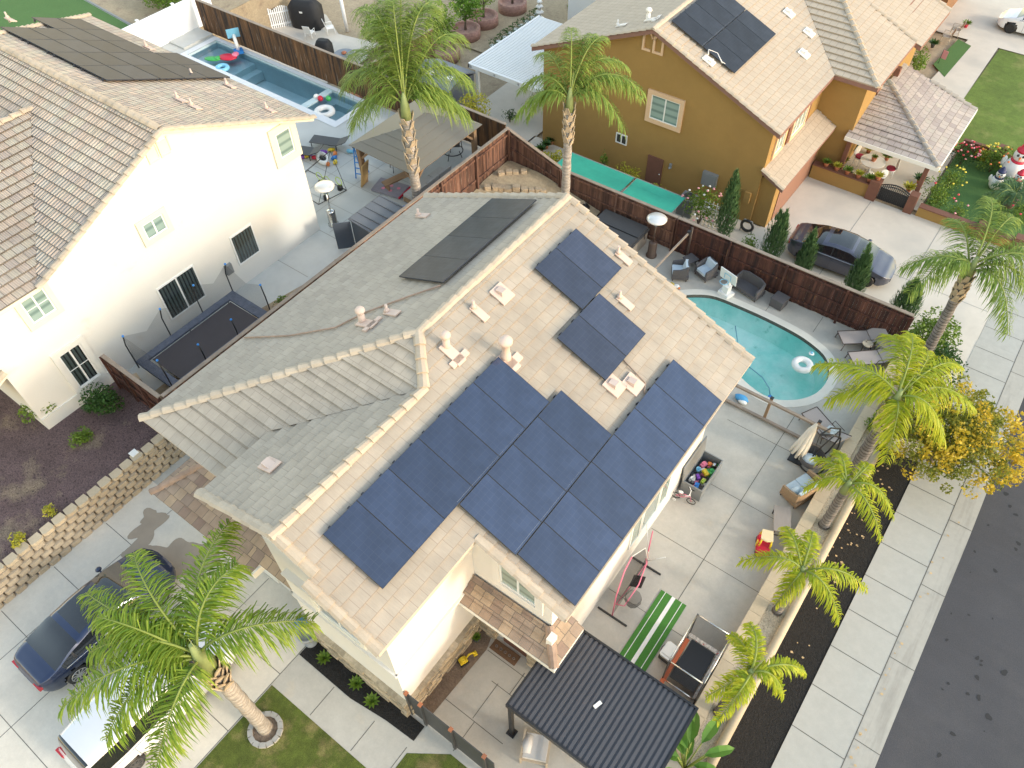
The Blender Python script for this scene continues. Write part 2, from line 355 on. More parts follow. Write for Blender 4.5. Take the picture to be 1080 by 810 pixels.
# ------------------------------------------------------------------ roofs
def clipv(P, v, keep_above):
    out = []; n = len(P)
    for i in range(n):
        a, b = P[i], P[(i+1) % n]
        ia = a[1] >= v if keep_above else a[1] <= v; ib = b[1] >= v if keep_above else b[1] <= v
        if ia: out.append(a)
        if ia != ib:
            t = (v-a[1])/(b[1]-a[1]); out.append((a[0]+(b[0]-a[0])*t, v))
    return out
def roof(mb, poly, c=.33, th=.045, base=.0, mi=0, ref=None):
    P = [Vector(p) for p in poly]; n = Vector((0,0,0))
    for i in range(len(P)): n += P[i].cross(P[(i+1) % len(P)])
    n.normalize()
    if n.z < 0: n = -n; P.reverse()
    u = Vector((0,0,1)).cross(n).normalized(); v = n.cross(u); o = P[0]
    vr_ = min(p.dot(v) for p in P) if ref is None else Vector(ref).dot(v)
    Q = [((p-o).dot(u), (p-o).dot(v)) for p in P]
    v0 = vr_-o.dot(v); v1 = max(q[1] for q in Q); uo = o.dot(u)
    k = int(math.floor((min(q[1] for q in Q)-v0)/c+1e-4))
    while v0+k*c < v1-1e-3:
        a, b = v0+k*c, v0+(k+1)*c
        S = clipv(clipv(Q, a, True), b, False)
        if len(S) >= 3:
            h = lambda q: base+th*(1-(q[1]-a)/c)+.006
            pts = [o+u*q[0]+v*q[1]+n*h(q) for q in S]; uv = [(q[0]+uo+50, q[1]-v0) for q in S]
            mb.face(pts, mi, uv)
            for i in range(len(S)):
                p, q = S[i], S[(i+1) % len(S)]
                if abs(p[1]-a) < 1e-4 and abs(q[1]-a) < 1e-4:
                    A = o+u*p[0]+v*p[1]; B = o+u*q[0]+v*q[1]; hh = base+th+.006
                    mb.face([A+n*(base-.01), B+n*(base-.01), B+n*hh, A+n*hh], mi, [(p[0]+uo+50, a-v0+.05)]*2+[(q[0]+uo+50, a-v0+.06)]*2)
        k += 1
def caps(mb, p, q, w=.15, L=.38, h=.075, mi=0, lift=.035):
    mb.runs.append((len(mb.v), len(mb.f)))
    p, q = Vector(p), Vector(q); d = q-p; n = max(1, round(d.length/L)); d /= n
    s = d.cross(Vector((0,0,1)))
    s.normalize(); up = s.cross(d).normalized()
    if up.z < 0: up = -up
    for k in range(n):
        w1 = w*random.uniform(.93, 1.05)
        a = p+d*k+up*(lift+.045)+s*random.uniform(-.008,.008); b = p+d*(k+1.12)+up*lift*.8
        pr = [(-1, -.5), (-.62, .55), (0, 1), (.62, .55), (1, -.5)]
        A = [a+s*x*w1+up*y*h for x, y in pr]; B = [b+s*x*w1*.84+up*y*h*.8 for x, y in pr]
        for j in range(4): mb.face([A[j], B[j], B[j+1], A[j+1]], mi)
        mb.face(A[::-1], mi)
def deck(mb, poly, t=.15, lower=.0, mi=0):
    mb.slab([Vector(p)-Vector((0,0,lower+.004)) for p in poly], (0, 0, -t), mi)
def gable(mb, prof, y0, y1, mi=0, axis='y'):
    """prism whose outline is in the x-z (or y-z) plane"""
    if axis == 'y': mb.slab([(a, y0, z) for a, z in prof], (0, y1-y0, 0), mi)
    else: mb.slab([(y0, a, z) for a, z in prof], (y1-y0, 0, 0), mi)

# vents: sub-parts of a roof
def vent(root, kind, pos, slope, m=VENT):
    """slope = (axis, sign*pitch): plate follows the roof"""
    b = MB(); x, y, z = pos; ax, k = slope
    def rz(px, py): return z+(k*(px-x) if ax == 'x' else k*(py-y))
    def plate(x0, x1, y0, y1, t=.05):
        b.slab([(px, py, rz(px, py)+.1) for px, py in ((x0,y0),(x1,y0),(x1,y1),(x0,y1))], (0,0,-t))
    if kind == 'pipe':
        plate(x-.05, x+.45, y-.12, y+.12)
        b.tube([(x,y,z-.1),(x,y,z+.34)], .04, 8); b.tube([(x,y,z+.1),(x,y,z+.2)], [.1,.05], 8)
    elif kind == 'flue':
        plate(x-.15, x+.4, y-.3, y+.12); plate(x+.1, x+.3, y-.3, y+.35, .06)
        b.lathe((x,y,z), [(.14,-.1),(.14,.2),(.11,.26),(.11,.62),(.19,.66),(.19,.74),(.14,.80),(.03,.84)], 14)
    elif kind == 'flue_small':
        plate(x-.1, x+.55, y-.2, y+.1); plate(x+.35, x+.5, y-.35, y+.3, .06)
        b.lathe((x,y,z), [(.1,-.1),(.1,.3),(.08,.32),(.08,.42),(.14,.46),(.14,.52),(.1,.58),(.02,.6)], 12)
    elif kind == 'box':
        plate(x-.25, x+.25, y-.25, y+.25); b.box(x-.15, x+.08, y-.1, y+.1, z-.05, z+.22)
    elif kind == 'hood':
        plate(x-.26, x+.26, y-.2, y+.2); b.box(x-.16, x+.16, y-.12, y+.1, z-.05, z+.16)
    return part('roof_vent', b, m, root, world=True)

# windows: frame > pane, trim
def window(root, o, u, n, w, h, bars=1, trim=.13, pm=GLASS, tm=TRIMW, fm=WHITE, hbar=False, sill=False):
    o, u, n = Vector(o), Vector(u), Vector(n); z = Vector((0,0,1))
    f = MB(); t = .055
    def bx(mb, u0, u1, z0, z1, n0, n1): mb.obox(o+u*u0+z*z0+n*n0, u*(u1-u0), z*(z1-z0), n*(n1-n0))
    bx(f,0,w,0,t,-.02,.045); bx(f,0,w,h-t,h,-.02,.045); bx(f,0,t,t,h-t,-.02,.045); bx(f,w-t,w,t,h-t,-.02,.045)
    for k in range(bars):
        c = w*(k+1)/(bars+1); bx(f,c-.03,c+.03,t,h-t,-.02,.04)
    if hbar: bx(f,t,w-t,h/2-.012,h/2+.012,-.02,.037)
    fr = part('window', f, fm, root, world=True)
    p = MB(); bx(p,t/2,w-t/2,t/2,h-t/2,-.03,.022); part('pane', p, pm, fr, world=True)
    if trim:
        g = MB(); T = .085
        bx(g,-trim,w+trim,-trim,-.002,-.03,T); bx(g,-trim,w+trim,h+.002,h+trim,-.03,T); bx(g,-trim,-.002,-.002,h+.002,-.03,T-.002); bx(g,w+.002,w+trim,-.002,h+.002,-.03,T-.002)
        part('trim', g, tm, fr, world=True)
    return fr

# ================================================================== MAIN HOUSE
K = .4167
zR = lambda x: 5.60+K*(-3.45-x)
zA = lambda x: 8.43+K*(x+10.25)
zB = lambda x: 7.99+K*(x+9.18)
HS = thing('house', 'cream two storey house in the middle with tan tiled roof under stepped blue solar panels', 'house', (-9.8, 9.5, 0))
XE = -16.05
ridge0, ridge1 = (-10.25, 9.42, 8.43), (-10.25, 16.3, 8.43)
kf = (8.43-5.99)/(9.42-4.05)
zF = lambda y: 5.99+kf*(y-4.05)
hipc = (XE, 4.05, zA(XE))
XW = -12.30        # wing eave
yv = 4.05+(zB(XW)-5.99)/kf
bridge = (-9.18, 8.32, 7.99)
right = [
    [(-6.03,6.30,zR(-6.03)),(-3.45,6.30,5.6),(-3.45,16.2,5.6),(-6.03,16.2,zR(-6.03))],
    [(-9.18,3.23,7.99),(-8.02,3.23,zR(-8.02)),(-8.02,6.3,zR(-8.02)),(-9.18,6.3,7.99)],
    [(-8.02,2.95,zR(-8.02)),(-6.03,2.95,zR(-6.03)),(-6.03,6.3,zR(-6.03)),(-8.02,6.3,zR(-8.02))],
    [(-9.18,6.3,7.99),(-6.03,6.3,zR(-6.03)),(-6.03,16.2,zR(-6.03)),(-10.25,16.3,8.43),(-10.25,9.42,8.43),(-9.18,8.32,7.99)],
]
left = [ridge0, ridge1, (XE,16.2,zA(XE)), hipc]
front = [hipc, (-12.75,4.05,5.99), (-12.75,4.05+(zB(-12.3)-5.99)/kf*.0,5.99), bridge, ridge0]
front = [hipc, (-12.28,4.05,5.99), (-12.28,yv,zF(yv)), bridge, ridge0]
wingl = [(-9.18,3.23,7.99),(XW,3.23,zB(XW)),(XW,yv,zB(XW)),bridge]
rb = MB()
v_all = 5.6
for p in right: roof(rb, p, .34, ref=(-3.45,0,5.6))
roof(rb, left, .34); roof(rb, front, .36, th=.07); roof(rb, wingl, .34)
RF = part('roof', rb, T_MAIN, HS, world=True)
fb = MB()
deck(fb, [(-9.18,3.23,7.99),(-8.02,3.23,zR(-8.02)),(-8.02,6.3,zR(-8.02)),(-9.18,6.3,7.99)], .14)
deck(fb, [(-8.02,2.95,zR(-8.02)),(-6.03,2.95,zR(-6.03)),(-6.03,6.6,zR(-6.03)),(-8.02,6.6,zR(-8.02))], .14)
deck(fb, [(-6.02,6.3,zR(-6.03)),(-3.45,6.3,5.6),(-3.45,16.2,5.6),(-6.02,16.2,zR(-6.03))], .14)
deck(fb, left, .14); deck(fb, front, .14); deck(fb, wingl, .14)
deck(fb, [(-9.18,8.32,7.99),(-6.04,8.32,zR(-6.03)),(-6.04,16.2,zR(-6.03)),(-10.25,16.3,8.43),(-10.25,9.42,8.43)], .14)
part('fascia', fb, FOAM, RF, world=True)
cb = MB()
caps(cb, ridge1, ridge0); caps(cb, hipc, ridge0); caps(cb, bridge, ridge0, w=.17); caps(cb, (-9.18,3.2,7.99), bridge)
caps(cb, (-8.02,3.30,zR(-8.02)), (-9.18,3.30,7.99)); caps(cb, (-6.03,3.02,zR(-6.03)), (-8.02,3.02,zR(-8.02)))
caps(cb, (-3.5,6.36,5.62), (-6.03,6.36,zR(-6.03)), h=.05); caps(cb, (-3.45,16.14,5.6), ridge1, h=.06); caps(cb, (XE,16.14,zA(XE)), ridge1, h=.06)
caps(cb, (XW,3.30,zB(XW)), (-9.18,3.30,7.99), h=.06)
part('ridge_caps', cb, CAPM, RF, world=True)
for kd, q in (('pipe',(-11.9,9.9)),('flue',(-12.35,9.35))): vent(RF, 'pipe' if kd == 'pipe' else 'flue_small', (q[0],q[1],zA(q[0])), ('x',K))
vent(RF, 'flue_small', (-9.50,9.62,zR(-9.5)), ('x',-K)); vent(RF, 'flue', (-8.30,10.55,zR(-8.3)), ('x',-K))
vent(RF, 'box', (-9.50,12.0,zR(-9.5)), ('x',-K)); vent(RF, 'pipe', (-9.74,11.05,zR(-9.74)), ('x',-K))
vent(RF, 'pipe', (-7.25,14.6,zR(-7.25)), ('x',-K)); vent(RF, 'box', (-5.85,12.15,zR(-5.85)), ('x',-K)); vent(RF, 'box', (-5.52,12.6,zR(-5.52)), ('x',-K))
vent(RF, 'pipe', (-8.1,15.85,zR(-8.1)), ('x',-K)); vent(RF, 'pipe', (-15.2,14.8,zA(-15.2)), ('x',K))
vent(RF, 'hood', (-11.15,4.72,zB(-11.15)), ('x',K)); vent(RF, 'box', (-11.35,5.75,zF(5.75)), ('y',kf)); vent(RF, 'hood', (-12.05,5.3,zF(5.0)+.12), ('y',kf))
# conduit on the left slope and on the right slope
cd = MB(); pts = [(-11.1,11.3),(-11.7,10.7),(-12.6,9.7),(-13.0,8.9),(-14.3,8.2),(-15.95,7.7)]
cd.tube([(x,y,zA(x)+.09) for x, y in pts], .025, 6)
cd.runs = [(0,0),(len(cd.v),len(cd.f))]; cd.tube([(x,y,zR(x)+.09) for x, y in ((-6.2,13.0),(-5.3,12.9),(-5.15,12.6))], .02, 6)
part('conduit', cd, CAPD, RF, world=True)
# walls
wb = MB(); e = .13
gable(wb, [(-15.55,0),(-4.10,0),(-4.10,zR(-4.1)-e),(-10.25,8.43-e),(-15.55,zA(-15.55)-e)], 9.45, 15.75)
gable(wb, [(-12.0,0),(-4.10,0),(-4.10,zR(-4.1)-e),(-9.18,7.99-e),(-12.0,zB(-12.0)-e)], 6.75, 9.449)
wb.box(-15.55,-12.001,4.65,9.449,0,5.86)
gable(wb, [(-11.9,0),(-10.46,0),(-10.46,zB(-10.46)-e),(-11.9,zB(-11.9)-e)], 4.1, 6.749)
gable(wb, [(-10.459,0),(-6.65,0),(-6.65,zR(-6.65)-e),(-9.18,7.99-e),(-10.459,zB(-10.46)-e)], 3.5, 6.748)
wb.box(-16.0,-12.1,4.0,4.649,0,2.95)
# belt ledges
wb.box(-6.65,-6.58,3.46,6.75,3.02,3.12); wb.box(-10.4,-6.6,3.42,3.5,3.02,3.12); wb.box(-10.0,-7.2,3.30,3.5,5.0,5.1)
part('wall', wb, STUCCO_M, HS, world=True)
# ledge stone wainscot
stb = MB()
def ledge(x0,x1,y0,y1,h,d):
    z = 0; k = 0; stb.runs.append((len(stb.v), len(stb.f)))
    while z < h:
        hh = random.uniform(.08,.16); L = max(x1-x0, y1-y0); t = 0
        while t < L:
            l = min(random.uniform(.25,.5), L-t); o = random.uniform(.02,.09)
            if x1-x0 > y1-y0: stb.box(x0+t+.004, x0+t+l, y0-o if d < 0 else y0, y1 if d < 0 else y1+o, z+.004, min(h,z+hh))
            else: stb.box(x0, x1+o if d > 0 else x1, y0+t+.004, y0+t+l, z+.004, min(h,z+hh))
            t += l
        z += hh
ledge(-6.65,-6.56,3.46,6.65,.95,1); ledge(-10.46,-6.60,3.40,3.5,.95,-1); ledge(-6.6,-5.95,6.62,6.75,.95,-1); ledge(-4.75,-4.1,6.6,6.75,.95,-1)
part('stone_base', stb, STONE, HS, world=True)
# upper window over the porch, side windows
window(HS, (-5.72,6.75,4.1), (1,0,0), (0,-1,0), 1.15, 1.25, bars=1, trim=.22, pm=GLASSX, tm=STUCCO_M)
for y0, w, z0, h, pmx in ((11.0,.62,1.0,1.5,GLASSX),(11.66,1.05,1.0,1.5,GLASSB),(12.75,.62,1.0,1.5,GLASSX)):
    window(HS, (-4.10,y0,z0), (0,1,0), (1,0,0), w, h, bars=0, trim=0, pm=pmx)
window(HS, (-9.2,3.5,3.6), (1,0,0), (0,-1,0), 1.5, 1.1, bars=1, trim=.15, pm=GLASS)
window(HS, (-6.65,4.3,4.2), (0,1,0), (1,0,0), .01, .01, bars=0, trim=0) if False else None
# entry: recessed door and mat below the porch
db = MB(); db.box(-5.72,-4.9,6.70,6.76,.02,2.1)
dr = part('door', db, BROWNT, HS, world=True)
hb = MB(); hb.tube([(-4.98,6.68,1.0),(-4.98,6.62,1.0)], .03, 8); part('handle', hb, STEEL, dr, world=True)
gd = MB()
for k in range(4): gd.box(-15.2,-12.6,3.955,3.99,.03+k*.55,.55+k*.55)
part('garage_door', gd, TRIMW, HS, world=True)
# porch roof
pr = MB(); roof(pr, [(-6.64,6.0,2.98),(-3.5,6.0,2.98),(-4.15,6.72,3.40),(-6.64,6.72,3.40)], .26, th=.06)
roof(pr, [(-3.5,6.0,2.98),(-3.5,7.35,2.98),(-4.08,7.35,3.40),(-4.12,6.72,3.40)], .26, th=.06)
PR = part('porch_roof', pr, T_DARKB, HS, world=True)
pf = MB(); deck(pf, [(-6.64,6.0,2.97),(-3.5,6.0,2.97),(-4.15,6.72,3.38),(-6.64,6.72,3.38)], .1); pf.box(-6.64,-3.46,5.97,6.0,2.82,3.0); pf.box(-3.5,-3.47,6.0,7.35,2.82,3.0)
part('fascia', pf, TRIMW, PR, world=True)
pc = MB(); caps(pc, (-3.52,6.03,3.0), (-4.12,6.70,3.42), w=.14, L=.3, h=.09); part('ridge_caps', pc, CAPD, PR, world=True)
pg = MB(); pg.box(-4.0,-3.82,6.35,6.6,2.9,3.55); part('downspout', pg, TRIMW, HS, world=True)
pc2 = MB(); pc2.box(-5.05,-4.72,6.12,6.35,0,2.85); pc2.box(-5.10,-4.67,6.07,6.40,0,.95); 
# garage skirt roofs
gr = MB(); roof(gr, [(-16.45,3.24,2.8),(-11.9,3.24,2.8),(-11.9,4.65,3.42),(-15.5,4.65,3.42)], .33, th=.06)
roof(gr, [(-16.45,3.24,2.8),(-15.5,4.65,3.42),(-15.5,6.2,3.42),(-16.45,6.2,2.8)], .33, th=.06)
roof(gr, [(-12.35,3.55,2.95),(-10.47,3.55,2.95),(-10.47,4.1,3.25),(-12.35,4.1,3.25)], .28, th=.05)
GR = part('garage_roof', gr, T_DARKB, HS, world=True)
gf = MB(); deck(gf, [(-16.45,3.24,2.8),(-11.9,3.24,2.8),(-11.9,4.65,3.42),(-15.5,4.65,3.42)], .12); deck(gf, [(-12.35,3.55,2.93),(-10.47,3.55,2.93),(-10.47,4.1,3.23),(-12.35,4.1,3.23)], .12)
gf.box(-16.2,-11.9,3.28,4.2,2.55,2.66); gf.box(-11.9,-11.83,3.22,4.1,2.62,2.9)
part('fascia', gf, TRIMW, GR, world=True)
gc = MB(); caps(gc, (-16.45,3.24,2.8), (-15.5,4.65,3.42), w=.13); part('ridge_caps', gc, CAPD, GR, world=True)

# ------------------------------------------------------------------ solar arrays on roofs
def solar_mat(name, base, fine, rough=.2, coat=.35):
    m = bpy.data.materials.new(name); m.use_nodes = True; nt = m.node_tree; N = nt.nodes; Lk = nt.links.new; P = N['Principled BSDF']
    P.inputs['Roughness'].default_value = rough; P.inputs['Specular IOR Level'].default_value = .5 if coat else .12; P.inputs['Coat Weight'].default_value = coat; P.inputs['Coat Roughness'].default_value = .08
    tc = N.new('ShaderNodeTexCoord'); b = N.new('ShaderNodeTexBrick'); b.offset = 0
    b.inputs['Scale'].default_value = 1; b.inputs['Brick Width'].default_value = .155; b.inputs['Row Height'].default_value = .155; b.inputs['Mortar Size'].default_value = .004
    b.inputs['Color1'].default_value = (*base, 1); b.inputs['Color2'].default_value = (*[c*1.12 for c in base], 1); b.inputs['Mortar'].default_value = (*fine, 1)
    Lk(tc.outputs['UV'], b.inputs['Vector'])
    n = N.new('ShaderNodeTexNoise'); n.inputs['Scale'].default_value = 1.6; n.inputs['Detail'].default_value = 6; Lk(tc.outputs['UV'], n.inputs['Vector'])
    r = N.new('ShaderNodeMapRange'); r.inputs['From Min'].default_value = .3; r.inputs['From Max'].default_value = .7; r.inputs['To Min'].default_value = .82; r.inputs['To Max'].default_value = 1.18; Lk(n.outputs['Fac'], r.inputs['Value'])
    x = N.new('ShaderNodeMix'); x.data_type = 'RGBA'; x.blend_type = 'MULTIPLY'; x.inputs['Factor'].default_value = 1
    Lk(b.outputs['Color'], x.inputs['A']); Lk(r.outputs[0], x.inputs['B'])
    oi = N.new('ShaderNodeObjectInfo'); r2 = N.new('ShaderNodeMapRange'); r2.inputs['To Min'].default_value = .82; r2.inputs['To Max'].default_value = 1.18; Lk(oi.outputs['Random'], r2.inputs['Value'])
    y_ = N.new('ShaderNodeMix'); y_.data_type = 'RGBA'; y_.blend_type = 'MULTIPLY'; y_.inputs['Factor'].default_value = 1; Lk(x.outputs['Result'], y_.inputs['A']); Lk(r2.outputs[0], y_.inputs['B']); Lk(y_.outputs['Result'], P.inputs['Base Color'])
    return m
SOL_B = solar_mat('solar_blue', (.027,.043,.088), (.045,.062,.105))
SOL_N = solar_mat('solar_navy', (.030,.040,.072), (.05,.06,.09))
SOL_G = solar_mat('solar_charcoal', (.032,.040,.056), (.05,.057,.073), .42, .0); SOL_H = solar_mat('solar_sky_sheen', (.05,.056,.068), (.07,.075,.085), .42, .0)  # lighter grey of the second one is sky reflection painted into the cells
SOL_P = solar_mat('solar_blue_grid', (.03,.05,.17), (.45,.47,.5), .4, .0)
FRB = mat('panel_frame', (.03,.036,.05), .5); RAIL = mat('rail_metal', (.35,.36,.37), .4, metal=.7)
def solar(label, base, quads, pm, rails=(), group=None):
    """quads: 4 corner points of every panel (on the roof plane)"""
    T = thing('solar_array', label, 'solar panels', base, group=group)
    for q in quads:
        q = [Vector(p) for p in q]; u = q[1]-q[0]; v = q[3]-q[0]; n = u.cross(v).normalized()
        if n.z < 0: n = -n
        g = .004; U = u.normalized(); V = v.normalized(); lu, lv = u.length, v.length
        f = MB(); o = q[0]+n*.13
        def bx(mb, a0, a1, b0, b1, c0, c1): mb.obox(o+U*a0+V*b0+n*c0, U*(a1-a0), V*(b1-b0), n*(c1-c0))
        bx(f,g,lu-g,g,lv-g,0,.034)
        t = .009
        bx(f,g,lu-g,g,g+t,.034,.042); bx(f,g,lu-g,lv-g-t,lv-g,.034,.042); bx(f,g,g+t,g+t,lv-g-t,.034,.042); bx(f,lu-g-t,lu-g,g+t,lv-g-t,.034,.042)
        for a in (.2, lu-.25):
            bx(f, a, a+.05, -.03, .03, -.11, .02)
        fr = part('panel', f, FRB, T, world=True)
        c = MB(); h = n*.0385; a0, a1, b0, b1 = g+t, lu-g-t, g+t, lv-g-t
        c.face([o+U*a+V*b+h for a, b in ((a0,b0),(a1,b0),(a1,b1),(a0,b1))], 0, [(a0,b0),(a1,b0),(a1,b1),(a0,b1)])
        if (U.cross(V)).z < 0: c.f[0].reverse(); c.uv[0] = c.uv[0][::-1]
        part('cells', c, pm, fr, world=True)
    if rails:
        rr = MB()
        for p, q in rails: rr.bar(Vector(p)+Vector((0,0,.175)), Vector(q)+Vector((0,0,.172)), .016, .014)
        part('rail', rr, RAIL, T, world=True)
    return T
def grid(x0, x1, ys, zf, along=True): return [[(x0,a,zf(x0)),(x0,b,zf(x0)),(x1,b,zf(x1)),(x1,a,zf(x1))] for a, b in zip(ys[:-1], ys[1:])]
W = 1.063; big = []
big += grid(-8.47,-6.82,[3.98+W*k for k in range(7)], zR)
big += grid(-6.81,-5.17,[6.61+W*k for k in range(5)], zR)
big += grid(-5.16,-3.50,[6.66+W*k for k in range(8)], zR)
solar('large stepped array of seventeen blue solar panels on the tan roof of the middle house', (-6.2,8.5,6.6), big, SOL_B,
      rails=[((-6.815,6.62,zR(-6.815)),(-6.815,10.36,zR(-6.815))),((-5.165,6.66,zR(-5.165)),(-5.165,10.86,zR(-5.165)))])
solar('pair of navy solar panels just below the ridge at the back of the middle roof', (-8.6,14.4,7.8), grid(-9.42,-7.77,[13.32,14.37,15.42],zR), SOL_N)
solar('pair of navy solar panels between the ridge pair and the pool side eave', (-7,13.1,7.1), grid(-7.75,-6.13,[12.03,13.09,14.15],zR), SOL_N)
solar('dark reflecting strip of four solar panels on the grey slope left of the ridge', (-11.9,13.6,7.7), grid(-12.75,-11.0,[11.35,12.47,13.59,14.71,15.83],zA), SOL_H)

# ================================================================== LEFT HOUSE (pad 1 m higher)
LH = thing('house', 'white two storey house at the left with striped mixed brown roof tiles', 'house', (-28, 10, 1))
kl = .4357
zLb = lambda y: 8.86-kl*(y-11.1); zLf = lambda y: 8.86+kl*(y-11.1)
XL = -22.75
lrf = MB()
backp = [(XL,11.1,8.86),(-33.5,11.1,8.86),(-37.6,17.2,zLb(17.2)),(XL,17.2,zLb(17.2))]
roof(lrf, backp, .34, th=.05)
# front slope, cut by the wing valley
vr = (-28.6, 9.75)     # where the wing ridge meets the front slope
zw = zLf(vr[1]); xw = XL; 
zW = lambda x: zw+kl*(vr[0]-x)     # wing right slope
yE = 5.25
roof(lrf, [(XL,11.1,8.86),(XL,yE,zLf(yE)),(vr[0],vr[1],zw),(-36,vr[1],zw),(-36,11.1,8.86)], .34, th=.05)
zEw = zLf(yE)
roof(lrf, [(vr[0],vr[1],zw),(-36,vr[1],zLf(vr[1])),(-37.5,yE,zEw),(-34.4,yE,zEw)], .34, th=.05)
roof(lrf, [(XL,yE,zEw),(vr[0],vr[1],zw),(vr[0],0.5,zw),(XL,0.5,zEw)], .34, th=.05)
roof(lrf, [(vr[0],vr[1],zw),(-34.4,yE,zEw),(-34.4,.5,zEw),(vr[0],.5,zw)], .34, th=.05)
LR = part('roof', lrf, T_LEFT, LH, world=True)
lf = MB(); deck(lf, backp, .14); deck(lf, [(XL,11.1,8.86),(XL,yE,zLf(yE)),(-34,yE,zLf(yE)),(-34,11.1,8.86)], .14); deck(lf, [(XL,yE,zEw),(vr[0],yE,zw),(vr[0],0.5,zw),(XL,0.5,zEw)], .14)
part('fascia', lf, TRIMC, LR, world=True)
lc = MB(); caps(lc, (-33.5,11.1,8.86),(XL-.1,11.1,8.86), w=.16); caps(lc,(XL+.05,17.2,zLb(17.2)),(XL+.05,11.1,8.86),w=.16,h=.06); caps(lc,(XL+.05,yE,zEw),(XL+.05,11.1,8.86),w=.16,h=.06)
caps(lc,(vr[0],.5,zw),(vr[0],vr[1],zw),w=.16); caps(lc,(-37.6,17.2,zLb(17.2)),(-33.5,11.1,8.86),w=.16)
part('ridge_caps', lc, CAPL, LR, world=True)
for q in ((-28.2,15.9),(-25.5,13.5),(-24.7,13.5),(-32.3,16.6),(-23.9,16.0),(-36.3,13.3),(-26.9,16.5)): vent(LR,'pipe',(q[0],q[1],zLb(q[1])),('y',-kl))
vent(LR,'flue_small',(-27.2,7.2,zW(-27.2)-.0+kl*0),('x',-kl*-1*-1)) if False else vent(LR,'flue_small',(-27.4,7.0,zEw+(zw-zEw)*(XL+27.4)/(XL-vr[0])),('x',-(zw-zEw)/(XL-vr[0])))
lw = MB(); e = .12
gable(lw, [(3.0,1),(16.4,1),(16.4,zLb(16.4)-e),(11.1,8.86-e),(yE,zEw-e),(3.0,zEw-e)], -35, -23.1, axis='x')
lw.box(-23.1,-23.04,3.0,5.9,1,1.55)
lw.box(-22.98+-.12,-22.98,2.95,6.0,1,1.12) if False else None
part('wall', lw, STUCCO, LH, world=True)
ls = MB(); roof(ls, [(-22.9,3.0,4.2),(-22.9,1.2,3.5),(-30,1.2,3.5),(-30,3.0,4.2)], .33, th=.06)
LS = part('porch_roof', ls, T_LEFT, LH, world=True)
lsf = MB(); deck(lsf, [(-22.9,3.0,4.2),(-22.9,1.2,3.5),(-30,1.2,3.5),(-30,3.0,4.2)], .2); part('fascia', lsf, TRIMC, LS, world=True)
lsc = MB(); caps(lsc,(-22.92,1.2,3.5),(-22.92,3.0,4.2),w=.2,h=.1); part('ridge_caps', lsc, CAPL, LS, world=True)
X1 = -23.1; U_, N_ = (0,1,0), (1,0,0)
window(LH,(X1,15.45,5.15),U_,N_,.75,1.08,bars=0,trim=.28,pm=GLASSX,tm=TRIMC)
window(LH,(X1,9.22,5.33),U_,N_,.85,.66,bars=1,trim=.18,pm=GLASSX,tm=TRIMC)
window(LH,(X1,8.68,1.75),U_,N_,1.68,1.62,bars=1,trim=0,pm=GLASS)
window(LH,(X1,12.16,2.0),U_,N_,1.1,1.42,bars=0,trim=0,pm=GLASS)
window(LH,(X1,4.62,1.70),U_,N_,.82,1.70,bars=1,trim=.2,hbar=True,pm=GLASS,tm=STUCCO)
window(LH,(X1,4.6,5.02),U_,N_,.85,1.04,bars=1,trim=.18,hbar=True,pm=GLASSX,tm=TRIMC)
gv = MB()
for a in (10.42,10.9):
    gv.box(X1-.01,X1+.05,a,a+.05,7.75,8.35); gv.box(X1-.01,X1+.05,a+.4,a+.45,7.85,8.38); gv.box(X1-.01,X1+.045,a+.05,a+.4,7.75,7.8); 
    gv.box(X1-.01,X1+.02,a+.05,a+.4,7.8,8.3)
part('gable_vent', gv, TRIMC, LH, world=True)
mb = MB(); mb.box(X1-.01,X1+.12,11.5,11.8,1.98,2.44); mb.box(X1-.01,X1+.14,11.55,11.75,2.1,2.4); part('utility_box', mb, GREY, LH, world=True)
# its panels
lq = []
def lrow(y0, y1, x0, n, w=1.75):
    for k in range(n): lq.append([(x0+w*k,y0,zLb(y0)),(x0+w*(k+1),y0,zLb(y0)),(x0+w*(k+1),y1,zLb(y1)),(x0+w*k,y1,zLb(y1))])
lrow(12.15,13.12,-34.6,4); lrow(13.14,14.11,-34.7,4); lrow(14.13,15.10,-34.75,4); lrow(15.12,16.09,-36.55,4) 
lrow(16.1,17.0,-31.3,2)
lq = []
xs = -27.55
for r, (y0, y1) in enumerate(((12.15,13.12),(13.14,14.11),(14.13,15.10),(15.12,16.09),(16.10,17.07))):
    n = (4,4,4,5,2)[r] if False else (5,5,5,5,2)[r]; 
    x_right = -27.5 if r < 5 else -31
    x_left = (-34.6,-34.6,-36.3,-36.3,-31.0)[r]; n = (4,4,5,5,2)[r]
    for k in range(n):
        a = x_right-1.75*(k+1)-.0; lq.append([(a,y0,zLb(y0)),(a+1.74,y0,zLb(y0)),(a+1.74,y1,zLb(y1)),(a,y1,zLb(y1))])
solar('wide charcoal solar array covering the back slope of the white left house', (-31.5,14.5,7.4), lq, SOL_G)
fq = []
for k in range(3):
    for j in range(2):
        x0 = -30.6-1.7*k; y0 = 8.05-1.0*j; fq.append([(x0,y0,zLf(y0)),(x0+1.68,y0,zLf(y0)),(x0+1.68,y0+.98,zLf(y0+.98)),(x0,y0+.98,zLf(y0+.98))])
fq = [[(x,y,zLf(y)) for x,y in ((a,b),(a+1.0,b),(a+1.0,b+1.6),(a,b+1.6))] for a in (-31.9,-32.95) for b in (7.4,)]
solar('small bright blue gridded solar panels on the front slope of the white left house', (-32,8,7.8), fq, SOL_P)

